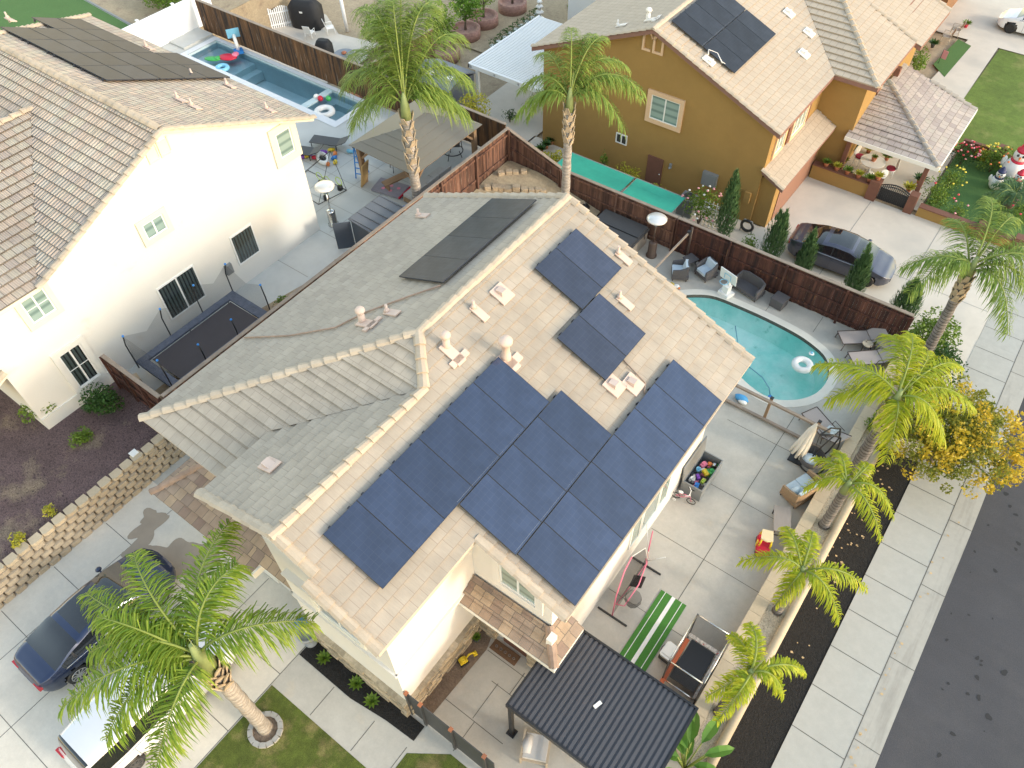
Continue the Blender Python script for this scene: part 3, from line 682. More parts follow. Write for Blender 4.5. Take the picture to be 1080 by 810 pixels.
# ================================================================== GOLD HOUSE (pad 1.2 m lower)
BH = thing('house', 'ochre gold two storey house with beige tiled roof beyond the redwood fence', 'house', (-12, 34, -1.2))
zG = lambda x: 6.70-K*(x+14.95); zGl = lambda x: 6.70+K*(x+14.95)
XR = -8.35; YF = 30.05
gb = MB()
roof(gb, [(-14.95,YF,6.7),(XR,YF,zG(XR)),(XR,36.1,zG(XR)),(-12.2,40.2,zG(-12.2)),(-12.2,44,zG(-12.2)),(-14.95,44,6.7)], .36, th=.045)
roof(gb, [(-14.95,YF,6.7),(-14.95,44,6.7),(-21.4,44,zGl(-21.4)),(-21.4,YF,zGl(-21.4))], .36, th=.045)
zC = lambda y: 3.95+K*(y-36.05)
zE = lambda x: 3.95-K*(x+6.3)
kk = .92
roof(gb, [(XR,36.05,3.95),(-6.3,36.05,3.95),(-11.3,41.3,zC(41.3)),(-12.3,40.0,zC(40))], .36, th=.07)
roof(gb, [(-6.3,36.05,3.95),(-6.3,41.3,3.95),(-11.5,41.3,zE(-11.5))], .36, th=.045)
roof(gb, [(-6.0,41.3,3.75),(-6.0,46.0,3.75),(-11.3,46,zE(-11.3)-.0),(-11.3,41.3,zE(-11.3))], .36, th=.045)
BR = part('roof', gb, T_BROWN, BH, world=True)
gfa = MB(); deck(gfa, [(-14.95,YF,6.7),(XR,YF,zG(XR)),(XR,36.1,zG(XR)),(-12.2,40.2,zG(-12.2)),(-12.2,44,zG(-12.2)),(-14.95,44,6.7)], .2); deck(gfa, [(-14.95,YF,6.7),(-14.95,44,6.7),(-21.4,44,zGl(-21.4)),(-21.4,YF,zGl(-21.4))], .2)
deck(gfa, [(XR-.05,36.05,3.95),(-6.3,36.05,3.95),(-9.0,38.8,zC(38.8))], .2); deck(gfa, [(-6.3,36.05,3.95),(-6.3,41.3,3.95),(-8.9,41.3,zE(-8.9)),(-9.0,38.8,zE(-9.0))], .2); deck(gfa, [(-6.0,41.3,3.75),(-6.0,46.0,3.75),(-8.9,46,zE(-8.9)),(-8.9,41.3,zE(-8.9)-.1)], .2)
part('fascia', gfa, FASB, BR, world=True)
gca = MB(); caps(gca,(-14.95,44,6.7),(-14.95,YF,6.7)); caps(gca,(XR,YF+.08,zG(XR)),(-14.95,YF+.08,6.7),h=.06); caps(gca,(-21.4,YF+.08,zGl(-21.4)),(-14.95,YF+.08,6.7),h=.06)
caps(gca,(-6.3,36.05,3.95),(-11.3,41.3,zC(41.3))); caps(gca,(-6.3,41.3,3.97),(-8.9,41.3,zE(-8.9)),h=.07); caps(gca,(-6.0,45.9,3.75),(-9.5,45.9,zE(-9.5)),h=.07)
part('ridge_caps', gca, CAPB, BR, world=True)
for kd, q in (('box',(-11.64,37.5)),('box',(-10.4,37.3)),('box',(-9.9,35.7)),('hood',(-12.45,30.75))): vent(BR,kd,(q[0],q[1],zG(q[0])),('x',-K),VENTW)
vent(BR,'flue_small',(-15.9,31.3,zGl(-15.9)),('x',K),VENTW); vent(BR,'pipe',(-17.3,31.1,zGl(-17.3)),('x',K),VENTW)
cc = MB(); cc.tube([(-12.6,30.9,5.9),(-12.75,31.2,5.95),(-12.4,31.4,5.8),(-12.0,31.1,5.65),(-11.75,31.25,5.5)], .03, 6); part('conduit', cc, VENTW, BR, world=True)
gw = MB(); e = .17
gable(gw, [(-20.9,-1.2),(-8.75,-1.2),(-8.75,zG(-8.75)-e),(-14.95,6.7-e),(-20.9,zGl(-20.9)-e)], 30.4, 43)
gw.box(-8.749,-6.8,36.4,42,-1.2,3.78); gw.box(-12,-6.9,42.001,46,-1.2,3.7)
part('wall', gw, STUCCO_B, BH, world=True)
U2, N2 = (1,0,0), (0,-1,0)
window(BH,(-14.75,30.4,2.38),U2,N2,1.5,1.22,bars=1,trim=.2,pm=GLASSX,tm=TRIMP)
window(BH,(-16.42,30.4,.42),U2,N2,.64,.55,bars=1,trim=0)
window(BH,(-8.75,31.1,2.2),(0,1,0),(1,0,0),.9,.9,bars=1,trim=.15,pm=GLASSX,tm=TRIMP)
for y0 in (33.0,): window(BH,(-8.75,y0,2.1),(0,1,0),(1,0,0),1.5,1.1,bars=2,trim=.15,pm=GLASSX,tm=TRIMP)
for y0 in (32.55,34.75,41.2): 
    sh = MB(); sh.box(-8.76,-8.70,y0,y0+.28,2.0,3.3) if y0 < 40 else sh.box(-6.79,-6.74,y0-2.4,y0-2.1,1.9,3.3); part('shutter', sh, BROWNT, BH, world=True)
window(BH,(-6.8,39.3,2.1),(0,1,0),(1,0,0),1.2,1.0,bars=1,trim=.12,pm=GLASSX,tm=TRIMP)
d = MB(); d.box(-14.5,-13.66,30.33,30.42,-1.2,.42); dd = part('door', d, BROWNT, BH, world=True)
h = MB(); h.ball((-13.75,30.31,-.4),.04); part('handle', h, STEEL, dd, world=True)
l = MB(); l.box(-13.3,-13.18,30.3,30.4,.15,.4); l.ball((-13.24,30.28,.2),.07); part('wall_lamp', l, GREY, BH, world=True)
gvb = MB(); 
for a in (-15.55,-15.02):
    gvb.box(a,a+.1,30.33,30.4,5.5,6.15+(.12 if a>-15.3 else 0)); gvb.box(a+.1,a+.43,30.332,30.4,5.5,5.6); gvb.tube([(a+.05,30.36,6.1),(a+.14,30.36,6.28),(a+.26,30.36,6.33),(a+.4,30.36,6.28),(a+.48,30.36,6.1)],.05,6)
gvb.box(-14.59,-14.49,30.33,30.4,5.5,6.1)
part('gable_vent', gvb, TRIMP, BH, world=True)
ub = MB(); ub.box(-10.0,-9.5,30.3,30.4,-.4,.5); ub.runs = [(0,0),(len(ub.v),len(ub.f))]; ub.box(-9.3,-9.0,30.28,30.4,-.1,.5); part('utility_box', ub, STUCCO_B, BH, world=True)
bs = MB(); roof(bs, [(-8.75,30.2,1.92),(-7.6,30.2,1.35),(-7.6,36.38,1.35),(-8.75,36.38,1.92)], .33, th=.05)
BS = part('garage_roof', bs, T_BROWN, BH, world=True)
bsf = MB(); deck(bsf, [(-8.75,30.2,1.9),(-7.6,30.2,1.33),(-7.6,36.38,1.33),(-8.75,36.38,1.9)], .14); part('fascia', bsf, FASB, BS, world=True)
bsc = MB(); caps(bsc,(-7.6,30.26,1.36),(-8.75,30.26,1.93)); part('ridge_caps', bsc, CAPB, BS, world=True)
bw = MB(); bw.box(-8.749,-8.0,30.55,36.39,-1.2,1.4); part('garage_wall', bw, STUCCO_B, BH, world=True)
bg = MB(); bg.box(-7.999,-7.96,31.2,35.9,-1.18,1.0); part('garage_door', bg, mat('garage_door_brown',(.25,.13,.09),.7), BH, world=True)
# patio roof
pb = MB(); A = (-6.45,40.0,2.35); C1 = (-6.95,36.0,1.25); C2 = (-2.5,36.0,1.25); C3 = (-2.5,42.0,1.25); Bq = (-4.9,41.2,2.35)
A = (-6.6,39.9,2.45); Bq = (-4.9,41.9,2.0)
roof(pb, [C1,C2,A,(-6.95,39.9,2.45)], .34, th=.05); roof(pb, [C2,C3,(-6.6,42.0,2.45),A], .34, th=.05)
PB = part('patio_roof', pb, T_PATIO, BH, world=True)
pbf = MB(); pbf.box(-6.95,-2.44,35.94,36.0,1.1,1.3); pbf.box(-2.5,-2.44,36.0,42.0,1.1,1.3); deck(pbf,[C1,C2,A,(-6.95,39.9,2.45)],.08,.01); deck(pbf,[C2,C3,(-6.6,42.0,2.45),A],.08,.01); part('fascia', pbf, TRIMW, PB, world=True)
pbc = MB(); caps(pbc,C2,A); caps(pbc,(-2.5,41.95,1.25),(-5.0,41.95,2.0),h=.05); part('ridge_caps', pbc, mat('ridge_cap_grey',(.40,.36,.31),.85,[(3,.2)]), PB, world=True)
pp = MB(); pp.box(-3.05,-2.85,36.2,36.4,-1.2,1.2); pp.runs = [(0,0),(len(pp.v),len(pp.f))]; pp.box(-6.8,-6.6,36.15,36.39,-1.2,1.2); part('porch_post', pp, BROWNT, BH, world=True)
sq = []
def gp(x0,x1,y0,y1): sq.append([(x0,y0,zG(x0)),(x0,y1,zG(x0)),(x1,y1,zG(x1)),(x1,y0,zG(x1))])
for r in range(4):
    gp(-14.7,-13.05,31.1+1.06*r,32.15+1.06*r) 
for r in range(4): gp(-13.03,-11.38,31.1+1.06*r,32.15+1.06*r)
solar('dark solar array of two panel rows on the beige roof of the ochre house', (-13,33,6), sq, SOL_G, rails=[((-13.04,31.1,zG(-13.04)),(-13.04,35.3,zG(-13.04)))])
# second house further along the street
NH = thing('house', 'brown house corner with front garage behind the ochre house at the top right', 'house', (-9.5,52,-1.2))
nw = MB(); nw.box(-14,-8.3,48.2,56,-1.2,3.9); nw.box(-8.299,-7.6,55.4,60,-1.2,2.0); part('wall', nw, mat('stucco_brown',(.235,.12,.055),.9,[(.5,.08)]), NH, world=True)
nr = MB(); roof(nr, [(-7.9,47.6,3.9),(-7.9,56.0,3.9),(-12,56.0,5.6),(-12,47.6,5.6)], .36); roof(nr,[(-6.9,55.0,1.9),(-6.9,60,1.9),(-9,60,2.8),(-9,55.0,2.8)],.36)
NR = part('roof', nr, T_BROWN, NH, world=True); nf = MB(); deck(nf,[(-7.9,47.6,3.9),(-7.9,56.0,3.9),(-12,56.0,5.6),(-12,47.6,5.6)],.2); deck(nf,[(-6.9,55.0,1.9),(-6.9,60,1.9),(-9,60,2.8),(-9,55.0,2.8)],.2); part('fascia', nf, FASB, NR, world=True)
from mathutils.geometry import tessellate_polygon
def holed(mb, outer, holes, z, mi=0):
    P = [[Vector((x, y, 0)) for x, y in outer]]+[[Vector((x, y, 0)) for x, y in h] for h in holes]
    flat = [p for L in P for p in L]
    for t in tessellate_polygon(P):
        a = [flat[k] for k in t]
        if (a[1]-a[0]).cross(a[2]-a[0]).z < 0: a.reverse()
        mb.face([(p.x, p.y, z) for p in a], mi)
def smooth_loop(pts, n=5):
    out = []; N = len(pts)
    for i in range(N):
        p0, p1, p2, p3 = [Vector(pts[(i+k-1) % N]) for k in range(4)]
        for j in range(n):
            t = j/n; out.append(tuple(.5*((2*p1)+(p2-p0)*t+(2*p0-5*p1+4*p2-p3)*t*t+(3*p1-p0-3*p2+p3)*t**3)))
    return out
def offset_loop(L, d):
    out = []; N = len(L)
    for i in range(N):
        a, b, c = Vector(L[i-1]), Vector(L[i]), Vector(L[(i+1) % N]); t = (c-a).normalized(); out.append((b.x+t.y*d, b.y-t.x*d))
    return out
def strip(mb, A, B, za, zb, mi=0):
    n = len(A)
    for i in range(n):
        j = (i+1) % n; mb.face([(*A[i],za),(*A[j],za),(*B[j],zb),(*B[i],zb)], mi)
def water_mat(name, tint, gloss=.12):
    m = bpy.data.materials.new(name); m.use_nodes = True; nt = m.node_tree; N = nt.nodes; Lk = nt.links.new; N.remove(N['Principled BSDF'])
    t = N.new('ShaderNodeBsdfTransparent'); t.inputs[0].default_value = (*tint, 1); g = N.new('ShaderNodeBsdfGlossy'); g.inputs['Roughness'].default_value = .04
    f = N.new('ShaderNodeFresnel'); f.inputs[0].default_value = 1.33; s = N.new('ShaderNodeMixShader')
    tc = N.new('ShaderNodeTexCoord'); n = N.new('ShaderNodeTexNoise'); n.inputs['Scale'].default_value = 5; n.inputs['Detail'].default_value = 3; Lk(tc.outputs['Object'], n.inputs['Vector'])
    b = N.new('ShaderNodeBump'); b.inputs['Strength'].default_value = .25; b.inputs['Distance'].default_value = .03; Lk(n.outputs['Fac'], b.inputs['Height']); Lk(b.outputs[0], g.inputs['Normal']); Lk(b.outputs[0], f.inputs['Normal'])
    Lk(f.outputs[0], s.inputs[0]); Lk(t.outputs[0], s.inputs[1]); Lk(g.outputs[0], s.inputs[2]); Lk(s.outputs[0], N['Material Output'].inputs['Surface'])
    return m
WAT = water_mat('pool_water_clear', (.93,1,.985)); WAT2 = water_mat('pool_water_deep', (.84,.94,.96))

# --------------------------------------------------------------- ground sheets
g = MB(); g.face([(-260,-200,-1.3),(200,-200,-1.3),(200,260,-1.3),(-260,260,-1.3)]); struct('ground', g, DIRT)
pool = [(-8.53,22.93),(-7.95,23.42),(-7.31,23.71),(-6.19,23.78),(-5.05,23.78),(-3.93,23.7),(-3.18,23.55),(-2.45,23.25),(-2.05,22.8),(-1.82,22.15),(-1.86,21.4),(-2.1,20.85),(-2.5,20.4),(-3.01,20.08),(-3.6,20.02),(-4.3,20.2),(-5.2,20.6),(-6.3,20.75),(-7.4,20.7),(-8.3,21.0),(-8.8,21.6),(-8.85,22.35)]
pool = smooth_loop(pool[::-1], 3)     # ccw
area = sum(a[0]*b[1]-b[0]*a[1] for a, b in zip(pool, pool[1:]+pool[:1]))
if area < 0: pool.reverse()
cop = offset_loop(pool, .33)
y = MB()
holed(y, [(-19.8,-12),(.75,-12),(.75,25.3),(-19.8,25.3)], [cop], 0.0)
for a, b in (((-19.8,-12),(.75,-12)),((.75,-12),(.75,25.3)),((.75,25.3),(-19.8,25.3))): y.face([(*a,-1.3),(*b,-1.3),(*b,0),(*a,0)])
J = lambda x0,y0,x1,y1,w=.022: y.face([(x0,y0,.004),(x1,y0,.004),(x1,y1,.004),(x0,y1,.004)] , 1) if True else None
def jl(mb, p, q, z=.004, w=.02, mi=1):
    p, q = Vector((*p, z)), Vector((*q, z)); d = (q-p).normalized(); s = Vector((d.y, -d.x, 0))*w/2
    mb.face([p+s, q+s, q-s, p-s], mi)
for yy in (7.45, 10.0, 12.64, 15.33, 18.18): jl(y, (-4.05,yy), (-.2,yy), w=.018)
jl(y, (-2.12,7.5), (-2.12,19.78), w=.022)
for xx in (-3.25,-1.35,-5.3,-7.0,-9.2): jl(y, (xx,24.15), (xx,25.2), w=.018)
jl(y, (-.25,21.9), (-1.4,21.7), w=.018); jl(y,(-1.2,23.6),(-.3,24.4),w=.018)
for xx in (-10.46,-13.02,-15.55,-17.6): jl(y, (xx,-12), (xx,3.9), z=.0045)
for yy in (2.02,.05,-1.8,-3.55,-5.3,-7.1): jl(y, (-19.0,yy), (-10.46,yy))
for xx, a, b in ((-8.9,1.72,2.7),(-7.3,1.72,2.7),(-6.1,1.7,2.72)): jl(y,(xx,a),(xx,b))
for a, b in (((-5.95,6.2),(-4.1,6.2)),((-6.15,4.36),(-4.0,4.36)),((-5.1,4.4),(-5.1,5.6)),((-5.0,3.4),(-5.0,4.36)),((-5.3,5.55),(-4.0,5.55)),((-4.65,5.55),(-4.65,6.3))): jl(y, a, b)
struct('yard_paving', y, [CONC, JOINT])
m = MB(); m.face([(-19.6,-12,.0022),(-10.45,-12,.0022),(-10.45,4.0,.0022),(-19.6,4.0,.0022)]); struct('front_driveway', m, mat('concrete_driveway', (.66,.605,.515), .85, [(.25,.09),(1.1,.08),(6,.05),(18,.04)], (40,.15), mix=[((.58,.55,.49),.4,.52,.75),((.62,.50,.36),.9,.66,.8)]))
wet = mat('damp_concrete', (.34,.28,.215), .45, [(2,.1)])
w = MB()
def blob(mb, cx, cy, rx, ry, z, n=22, wob=.3, rot=0, mi=0):
    ph = [random.uniform(0,6.28) for _ in range(4)]; pts = []
    for k in range(n):
        t = 2*math.pi*k/n; r = 1+wob*(math.sin(2*t+ph[0])*.5+math.sin(3*t+ph[1])*.4+math.sin(5*t+ph[2])*.3)
        x_, y_ = rx*r*math.cos(t), ry*r*math.sin(t); pts.append((cx+x_*math.cos(rot)-y_*math.sin(rot), cy+x_*math.sin(rot)+y_*math.cos(rot), z))
    mb.face(pts, mi)
blob(w,-17.6,2.6,.35,.85,.008,40,.55); blob(w,-16.2,2.5,.7,.75,.008,48,.5); blob(w,-17.95,3.1,.3,.35,.0085,30,.6); blob(w,-15.3,3.0,.7,.6,.009,44,.5); blob(w,-17.2,1.9,.3,.35,.0095,30,.6)
struct('damp_patch', w, wet, 'stuff')
# pool shell
p = MB(); ins = offset_loop(pool, -.0)
strip(p, cop, pool, .012, .012, 0); strip(p, offset_loop(cop,.001), cop, -.05, .012, 0)
strip(p, pool, pool, .012, -.10, 1) 
strip(p, pool, pool, -.10, -.16, 1); strip(p, pool, offset_loop(pool,-.3), -.16, -.85, 2)
holed(p, offset_loop(pool,-.3), [], -.85, 2)
struct('pool_shell', p, [COPE, POOLT, POOLB])
p = MB(); holed(p, pool, [], -.13); struct('pool_water', p, WAT)
hs = MB(); pts = [(-5.95,22.75,-.1),(-5.6,22.2,-.12),(-5.2,21.6,-.12),(-4.6,21.1,-.12),(-3.9,20.9,-.12),(-3.45,20.55,-.12),(-3.25,20.25,-.2)]
hs.tube(smooth_loop([(a,b,c) for a,b,c in pts],1)[:0] or pts, .022, 6); hs.ball((-3.25,20.2,-.14),.09,.09,.05,1)
solo('pool_hose', hs, [mat('hose_blue',(.12,.30,.38),.5), BLU], 'thin blue cleaner hose floating across the turquoise kidney pool', 'hose', (-4.6,21.3,-.1))

# beds and lawns on our pad
m = MB(); m.face([(-10.42,2.76,.02),(-8.3,2.74,.02),(-7.05,2.9,.02),(-6.05,2.95,.02),(-6.05,3.42,.02),(-10.42,3.42,.02)]); struct('mulch_bed', m, MULCH)
m = MB(); m.face([(-10.42,-6,.006),(-6.0,-6,.006),(-6.0,1.66,.006),(-10.42,1.66,.006)]); m.face([(-6.0,-6,.006),(-3.2,-6,.006),(-3.2,3.3,.006),(-5.0,3.3,.006),(-6.0,2.6,.006)]); struct('lawn', m, GRASS_M)
m = MB(); m.face([(-6.55,3.6,.012),(-6.1,3.6,.012),(-5.98,6.2,.012),(-6.1,6.6,.012),(-6.55,6.6,.012)]); struct('dirt_bed', m, DIRTB)
pl = MB(); pl.face([(.17,6.9,.40),(.76,6.9,.40),(.76,19.6,.40),(.95,25.2,.40),(.17,25.2,.40)]); struct('wood_chip_bed', pl, CHIPS)
# raised corner bank with stones
hb_ = lambda x, y: max(.015, min(1.15, .015+.34*((-x-14.6)*.62+(y-22.6)*.62)))
bk = MB(); nb = 12
for i in range(nb):
    for j in range(nb):
        c4 = [(-19.25+5.2*a/nb, 19.2+6.0*b/nb) for a, b in ((i,j),(i+1,j),(i+1,j+1),(i,j+1))]; bk.face([(x,y,hb_(x,y)) for x, y in c4],0,None,True)
struct('dirt_bank', bk, DIRT)
# left pad
lp = MB(); L0 = [(-40.4,22.95),(-28.6,22.95),(-28.6,25.0),(-40.4,25.0)]
holed(lp, [(-90,-14),(-19.45,-14),(-19.45,5.7),(-19.33,5.7),(-19.33,25.3),(-90,25.3)], [L0], 1.0)
for xa, ya, yb in ((-19.45,-14,5.7),(-19.33,5.7,25.3)): lp.face([(xa,ya,-1.3),(xa,yb,-1.3),(xa,yb,1),(xa,ya,1)])
for yy in (11.5,13.92,16.35): jl(lp, (-23.1,yy), (-21.3 if yy<16 else -20.6,yy), z=1.004, w=.03)
for xx in (-25.6,-24.1,-22.6,-21.1): jl(lp, (xx,16.5), (xx,22.5), z=1.004, w=.02)
for yy in (18,19.6,21.2): jl(lp, (-28,yy), (-20,yy), z=1.004, w=.02)
struct('side_yard_paving', lp, [CONC_L, JOINTL])
m = MB(); m.face([(-35,-14,1.008),(-19.46,-14,1.008),(-19.46,5.75,1.008),(-35,5.75,1.008)]); struct('gravel_yard', m, REDMULCH)
m = MB(); m.face([(-21.45,6,1.008),(-19.3,6,1.008),(-19.3,16.2,1.008),(-20.6,16.2,1.008),(-21.5,11.5,1.008)]); struct('dirt_strip', m, DIRT)
m = MB(); m.face([(-90,3,1.01),(-42.6,3,1.01),(-42.6,22.9,1.01),(-51.3,23.6,1.01),(-90,26.5,1.01)]); struct('artificial_turf', m, TURF)
m = MB(); m.box(-90,-42.6,25.3,33,-1.3,1.0); struct('upper_lot', m, DIRT)
m = MB(); m.bar((-42.6,23.0,1.03),(-60,24.4,1.03),.12,.05); solo('turf_edging', m, GREY, 'thin grey edging between the bright green turf and the bare soil', 'edging', (-50,23.5,1.03))
# lap pool with spa
lpz = MB(); z = 1
for a, b in zip(L0, L0[1:]+L0[:1]): lpz.face([(*a,z),(*b,z),(*b,z-.12),(*a,z-.12)],1); lpz.face([(*a,z-.12),(*b,z-.12),(*b,z-1.3),(*a,z-1.3)],1)
lpz.face([(*q,z-1.3) for q in L0],1)
o_ = [(-40.8,22.5),(-28.2,22.5),(-28.2,25.25),(-40.8,25.25)]
def ringrect(mb,o,i_,z0,mi):
    for k in range(4): mb.face([(*o[k],z0),(*o[(k+1)%4],z0),(*i_[(k+1)%4],z0),(*i_[k],z0)],mi)
ringrect(lpz,o_,L0,1.02,0)
lpz.box(-40.39,-37.2,22.96,24.99,-.25,.55,1); lpz.box(-37.19,-36.7,22.96,24.99,-.25,.25,1); lpz.box(-31.3,-30.9,22.96,24.99,-.2,.93,1); lpz.box(-30.9,-28.61,24.6,24.99,-.2,.55,1); lpz.box(-29.1,-28.61,22.96,24.6,-.2,.55,1); lpz.box(-30.89,-30.4,22.96,24.6,-.2,.55,1); lpz.box(-30.39,-29.11,22.96,24.59,-.2,.2,1)
struct('lap_pool_shell', lpz, [COPEL, POOLB2])
lw_ = MB(); lw_.face([(*q,.86) for q in L0]); struct('lap_pool_water', lw_, WAT2)
stp = MB(); stp.box(-45.5,-41.0,23.2,25.28,1.003,1.12); stp.box(-42.3,-41.5,16,23.2,1.003,1.02); struct('deck_step', stp, CONC_L)

# street: falls gently past the yard
zs = lambda yy: -.6 if yy < 19 else max(-1.2, -.6-.06*(yy-19))
ys = [-30,0,19,21,23,25,27,29,45,70,120]
def street(x0, x1, dz, mb, mi=0):
    for a, b in zip(ys[:-1], ys[1:]): mb.face([(x0,a,zs(a)+dz),(x1,a,zs(a)+dz),(x1,b,zs(b)+dz),(x0,b,zs(b)+dz)], mi)
s_ = MB()
for a, b in ((-30,19),(19,21)): s_.face([(.8,a,zs(a)-.02),(2.32,a,zs(a)-.02),(2.32,b,zs(b)-.02),(.8,b,zs(b)-.02)])
struct('mulch_strip', s_, MULCH); s_ = MB()
for a, b in ((21,23),(23,25),(25,27),(27,29)): s_.face([(.8,a,zs(a)-.01),(2.31,a,zs(a)-.01),(2.31,b,zs(b)-.01),(.8,b,zs(b)-.01)])
struct('kerb_paving', s_, CONC_N)
s_ = MB(); street(2.30,3.86,0,s_,0); street(3.86,4.62,-.012,s_,2)
for a, b in zip(ys[:-1], ys[1:]): s_.face([(2.30,a,zs(a)-.1),(2.30,a,zs(a)),(2.30,b,zs(b)),(2.30,b,zs(b)-.1)]); 
k = -20
yy = -4.6
while yy < 60:
    z_ = zs(yy)+.005; s_.face([(2.30,yy,z_),(3.86,yy,z_),(3.86,yy+.022,z_),(2.30,yy+.022,z_)],1); yy += 1.44
yy = -4
while yy < 60:
    z_ = zs(yy)-.006; s_.face([(3.87,yy,z_),(4.62,yy,z_),(4.62,yy+.02,z_),(3.87,yy+.02,z_)],1); yy += 2.9
for a, b in zip(ys[:-1], ys[1:]): s_.face([(3.85,a,zs(a)+.004),(3.875,a,zs(a)+.004),(3.875,b,zs(b)+.004),(3.85,b,zs(b)+.004)],1)
struct('sidewalk', s_, [SIDEW, JOINT, mat('gutter',(.41,.39,.345),.85,[(.6,.07),(6,.06)],mix=((.31,.295,.26),(3,.3,1),.5,.7))])
s_ = MB(); street(4.60,40,-.03,s_); struct('road', s_, ASPH)

# gold house lot
zb = -1.2
m = MB(); m.face([(-8.2,26.0,zb),(2.31,26.0,zb),(2.31,35.6,zb),(-8.2,35.6,zb)]); m.face([(-21.5,25.5,zb),(-8.2,25.5,zb),(-8.2,30.5,zb),(-21.5,30.5,zb)]); m.face([(-26,26,zb),(-21.4,26,zb),(-21.4,37,zb),(-26,37,zb)])
m.face([(-6.8,36.0,zb),(-2.5,36.0,zb),(-2.5,42,zb),(-6.8,42,zb)]); m.face([(-6,46.2,zb+.01),(-3.7,47.5,zb+.01),(-3.7,56,zb+.01),(-5.4,56,zb+.01)]) ; m.face([(-8,44,zb),(-5.3,44,zb),(-5.3,48,zb),(-8,48,zb)]); m.face([(-8,54.5,zb+.014),(6,54.5,zb+.014),(6,70,zb+.014),(-8,70,zb+.014)])
for xx in (-4.6,-1.2): jl(m,(xx,26),(xx,35.4),z=zb+.005,w=.03)
jl(m,(-8,30.9),(2.2,30.9),z=zb+.005,w=.03)
for a, b in (((-23.8,27),(-22.2,30)),((-24.5,30),(-21.5,29))): jl(m,a,b,z=zb+.005,w=.03)
struct('driveway', m, [CONC_N, JOINTL])
m = MB(); m.face([(-43.5,26,zb+.005),(-34.8,26,zb+.005),(-34.8,33.3,zb+.005),(-38.5,32.6,zb+.005),(-41,34,zb+.005),(-60,36,zb+.005),(-60,26,zb+.005)]); struct('patio_slab', m, CONC_N)
m = MB(); m.face([(-5.5,42.3,zb+.012),(2.2,42.3,zb+.012),(2.2,54.4,zb+.012),(-3.6,54.4,zb+.012),(-3.7,47.0,zb+.016),(-5.3,46.0,zb+.012)]); struct('front_lawn', m, GRASS_N)
m = MB(); m.face([(-2.4,36.0,zb+.012),(2.2,36.0,zb+.012),(2.2,42,zb+.012),(-2.4,42,zb+.012)]); struct('rose_lawn', m, TURF)
m = MB(); m.face([(-6.3,50.3,zb+.02),(-5.3,49.2,zb+.02),(-5.1,53.8,zb+.02),(-6.0,54.2,zb+.02)]); m.face([(6,57,zb+.02),(9,57,zb+.02),(9,70,zb+.02),(-4,70,zb+.02)]) ; struct('small_lawn', m, TURF)
m = MB(); m.face([(-33,36,zb+.006),(-21,36,zb+.006),(-21,70,zb+.006),(-33,70,zb+.006)]); struct('back_garden_dirt', m, DIRT)

# --------------------------------------------------------------- walls & fences
def fence(label, p0, p1, zt, zb_, bm, rails=1, group='wooden boundary fences', posts=2.4, cap=FEN_A, bw=.14):
    """rails=+1/-1: which side (left normal of p0->p1 = +1) carries rails; zt, zb_: top/bottom at both ends"""
    P0, P1 = Vector((*p0,0)), Vector((*p1,0)); d = P1-P0; L = d.length; d.normalize(); n = Vector((-d.y, d.x, 0))
    T = thing('wooden_fence', label, 'fence', (P0.x, P0.y, zb_[0]), group=group)
    top = lambda t: zt[0]+(zt[1]-zt[0])*t/L; bot = lambda t: zb_[0]+(zb_[1]-zb_[0])*t/L
    b = MB(); t = 0
    while t < L-.02:
        w_ = min(bw*random.uniform(.92,1.05), L-t); j = random.uniform(-.006,.006)
        b.obox(P0+d*(t+.0015)+n*j+Vector((0,0,bot(t)+random.uniform(0,.02))), d*(w_-.003), n*.02, Vector((0,0,top(t)-bot(t)-random.uniform(.03,.05)))); t += w_
    part('boards', b, bm, T, world=True)
    r = MB()
    if rails:
        off = n*(.045 if rails > 0 else -.065)
        for f in (.14,.52,.9): r.bar(P0+off+n*.02+Vector((0,0,bot(0)+(top(0)-bot(0))*f)), P1+off+n*.02+Vector((0,0,bot(L)+(top(L)-bot(L))*f)), .05, .09)
        part('rail', r, bm, T, world=True)
        k = max(1, round(L/posts))
        for i in range(k+1):
            t = L*i/k; q = MB(); c = P0+d*t+n*(.085 if rails > 0 else -.105)
            q.obox(c-d*.045-n*.045+Vector((0,0,bot(t)-.3)), d*.09, n*.09, Vector((0,0,top(t)-bot(t)+.28))); part('post', q, bm, T, world=True)
    c = MB(); c.bar(P0+n*.01+Vector((0,0,top(0)+.005)), P1+n*.01+Vector((0,0,top(L)+.005)), .15, .035); part('cap_rail', c, cap, T, world=True)
    return T
fence('redwood fence on the bank dropping towards the covered spa', (-19.4,25.25), (-16.3,25.25), (2.8,1.85), (.9,.4), FEN_R, rails=-1)
fence('red brown fence with pale streaks behind the covered spa', (-16.25,25.25), (-10.3,25.25), (1.8,1.8), (.05,0), FEN_R, rails=-1)
fence('dark brown fence with mid rail behind the patio chairs and pool', (-10.25,25.25), (-.25,25.25), (1.8,1.8), (0,0), FEN_D, rails=-1)
fence('long side fence between the tan roof and the white left house', (-19.3,5.8), (-19.3,25.15), (2.8,2.8), (.0,.0), FEN_R, rails=-1)
fence('short dark fence return from the trampoline to the white house corner', (-19.4,5.75), (-22.6,5.75), (2.75,2.75), (1.0,1.0), FEN_D, rails=1, posts=1.1)
fence('long charred looking fence behind the lap pool', (-42.0,25.45), (-19.6,25.45), (2.8,2.8), (.98,.98), FEN_G, rails=0)
fence('reddish fence stub behind the lap pool fence beside the grill cover', (-30.6,25.6), (-30.6,33), (1.4,1.2), (-1.2,-1.2), FEN_R, rails=1)
T = thing('vinyl_fence', 'bright white vinyl panel fence at the far end of the lap pool', 'fence', (-42.35,21,1))
b = MB()
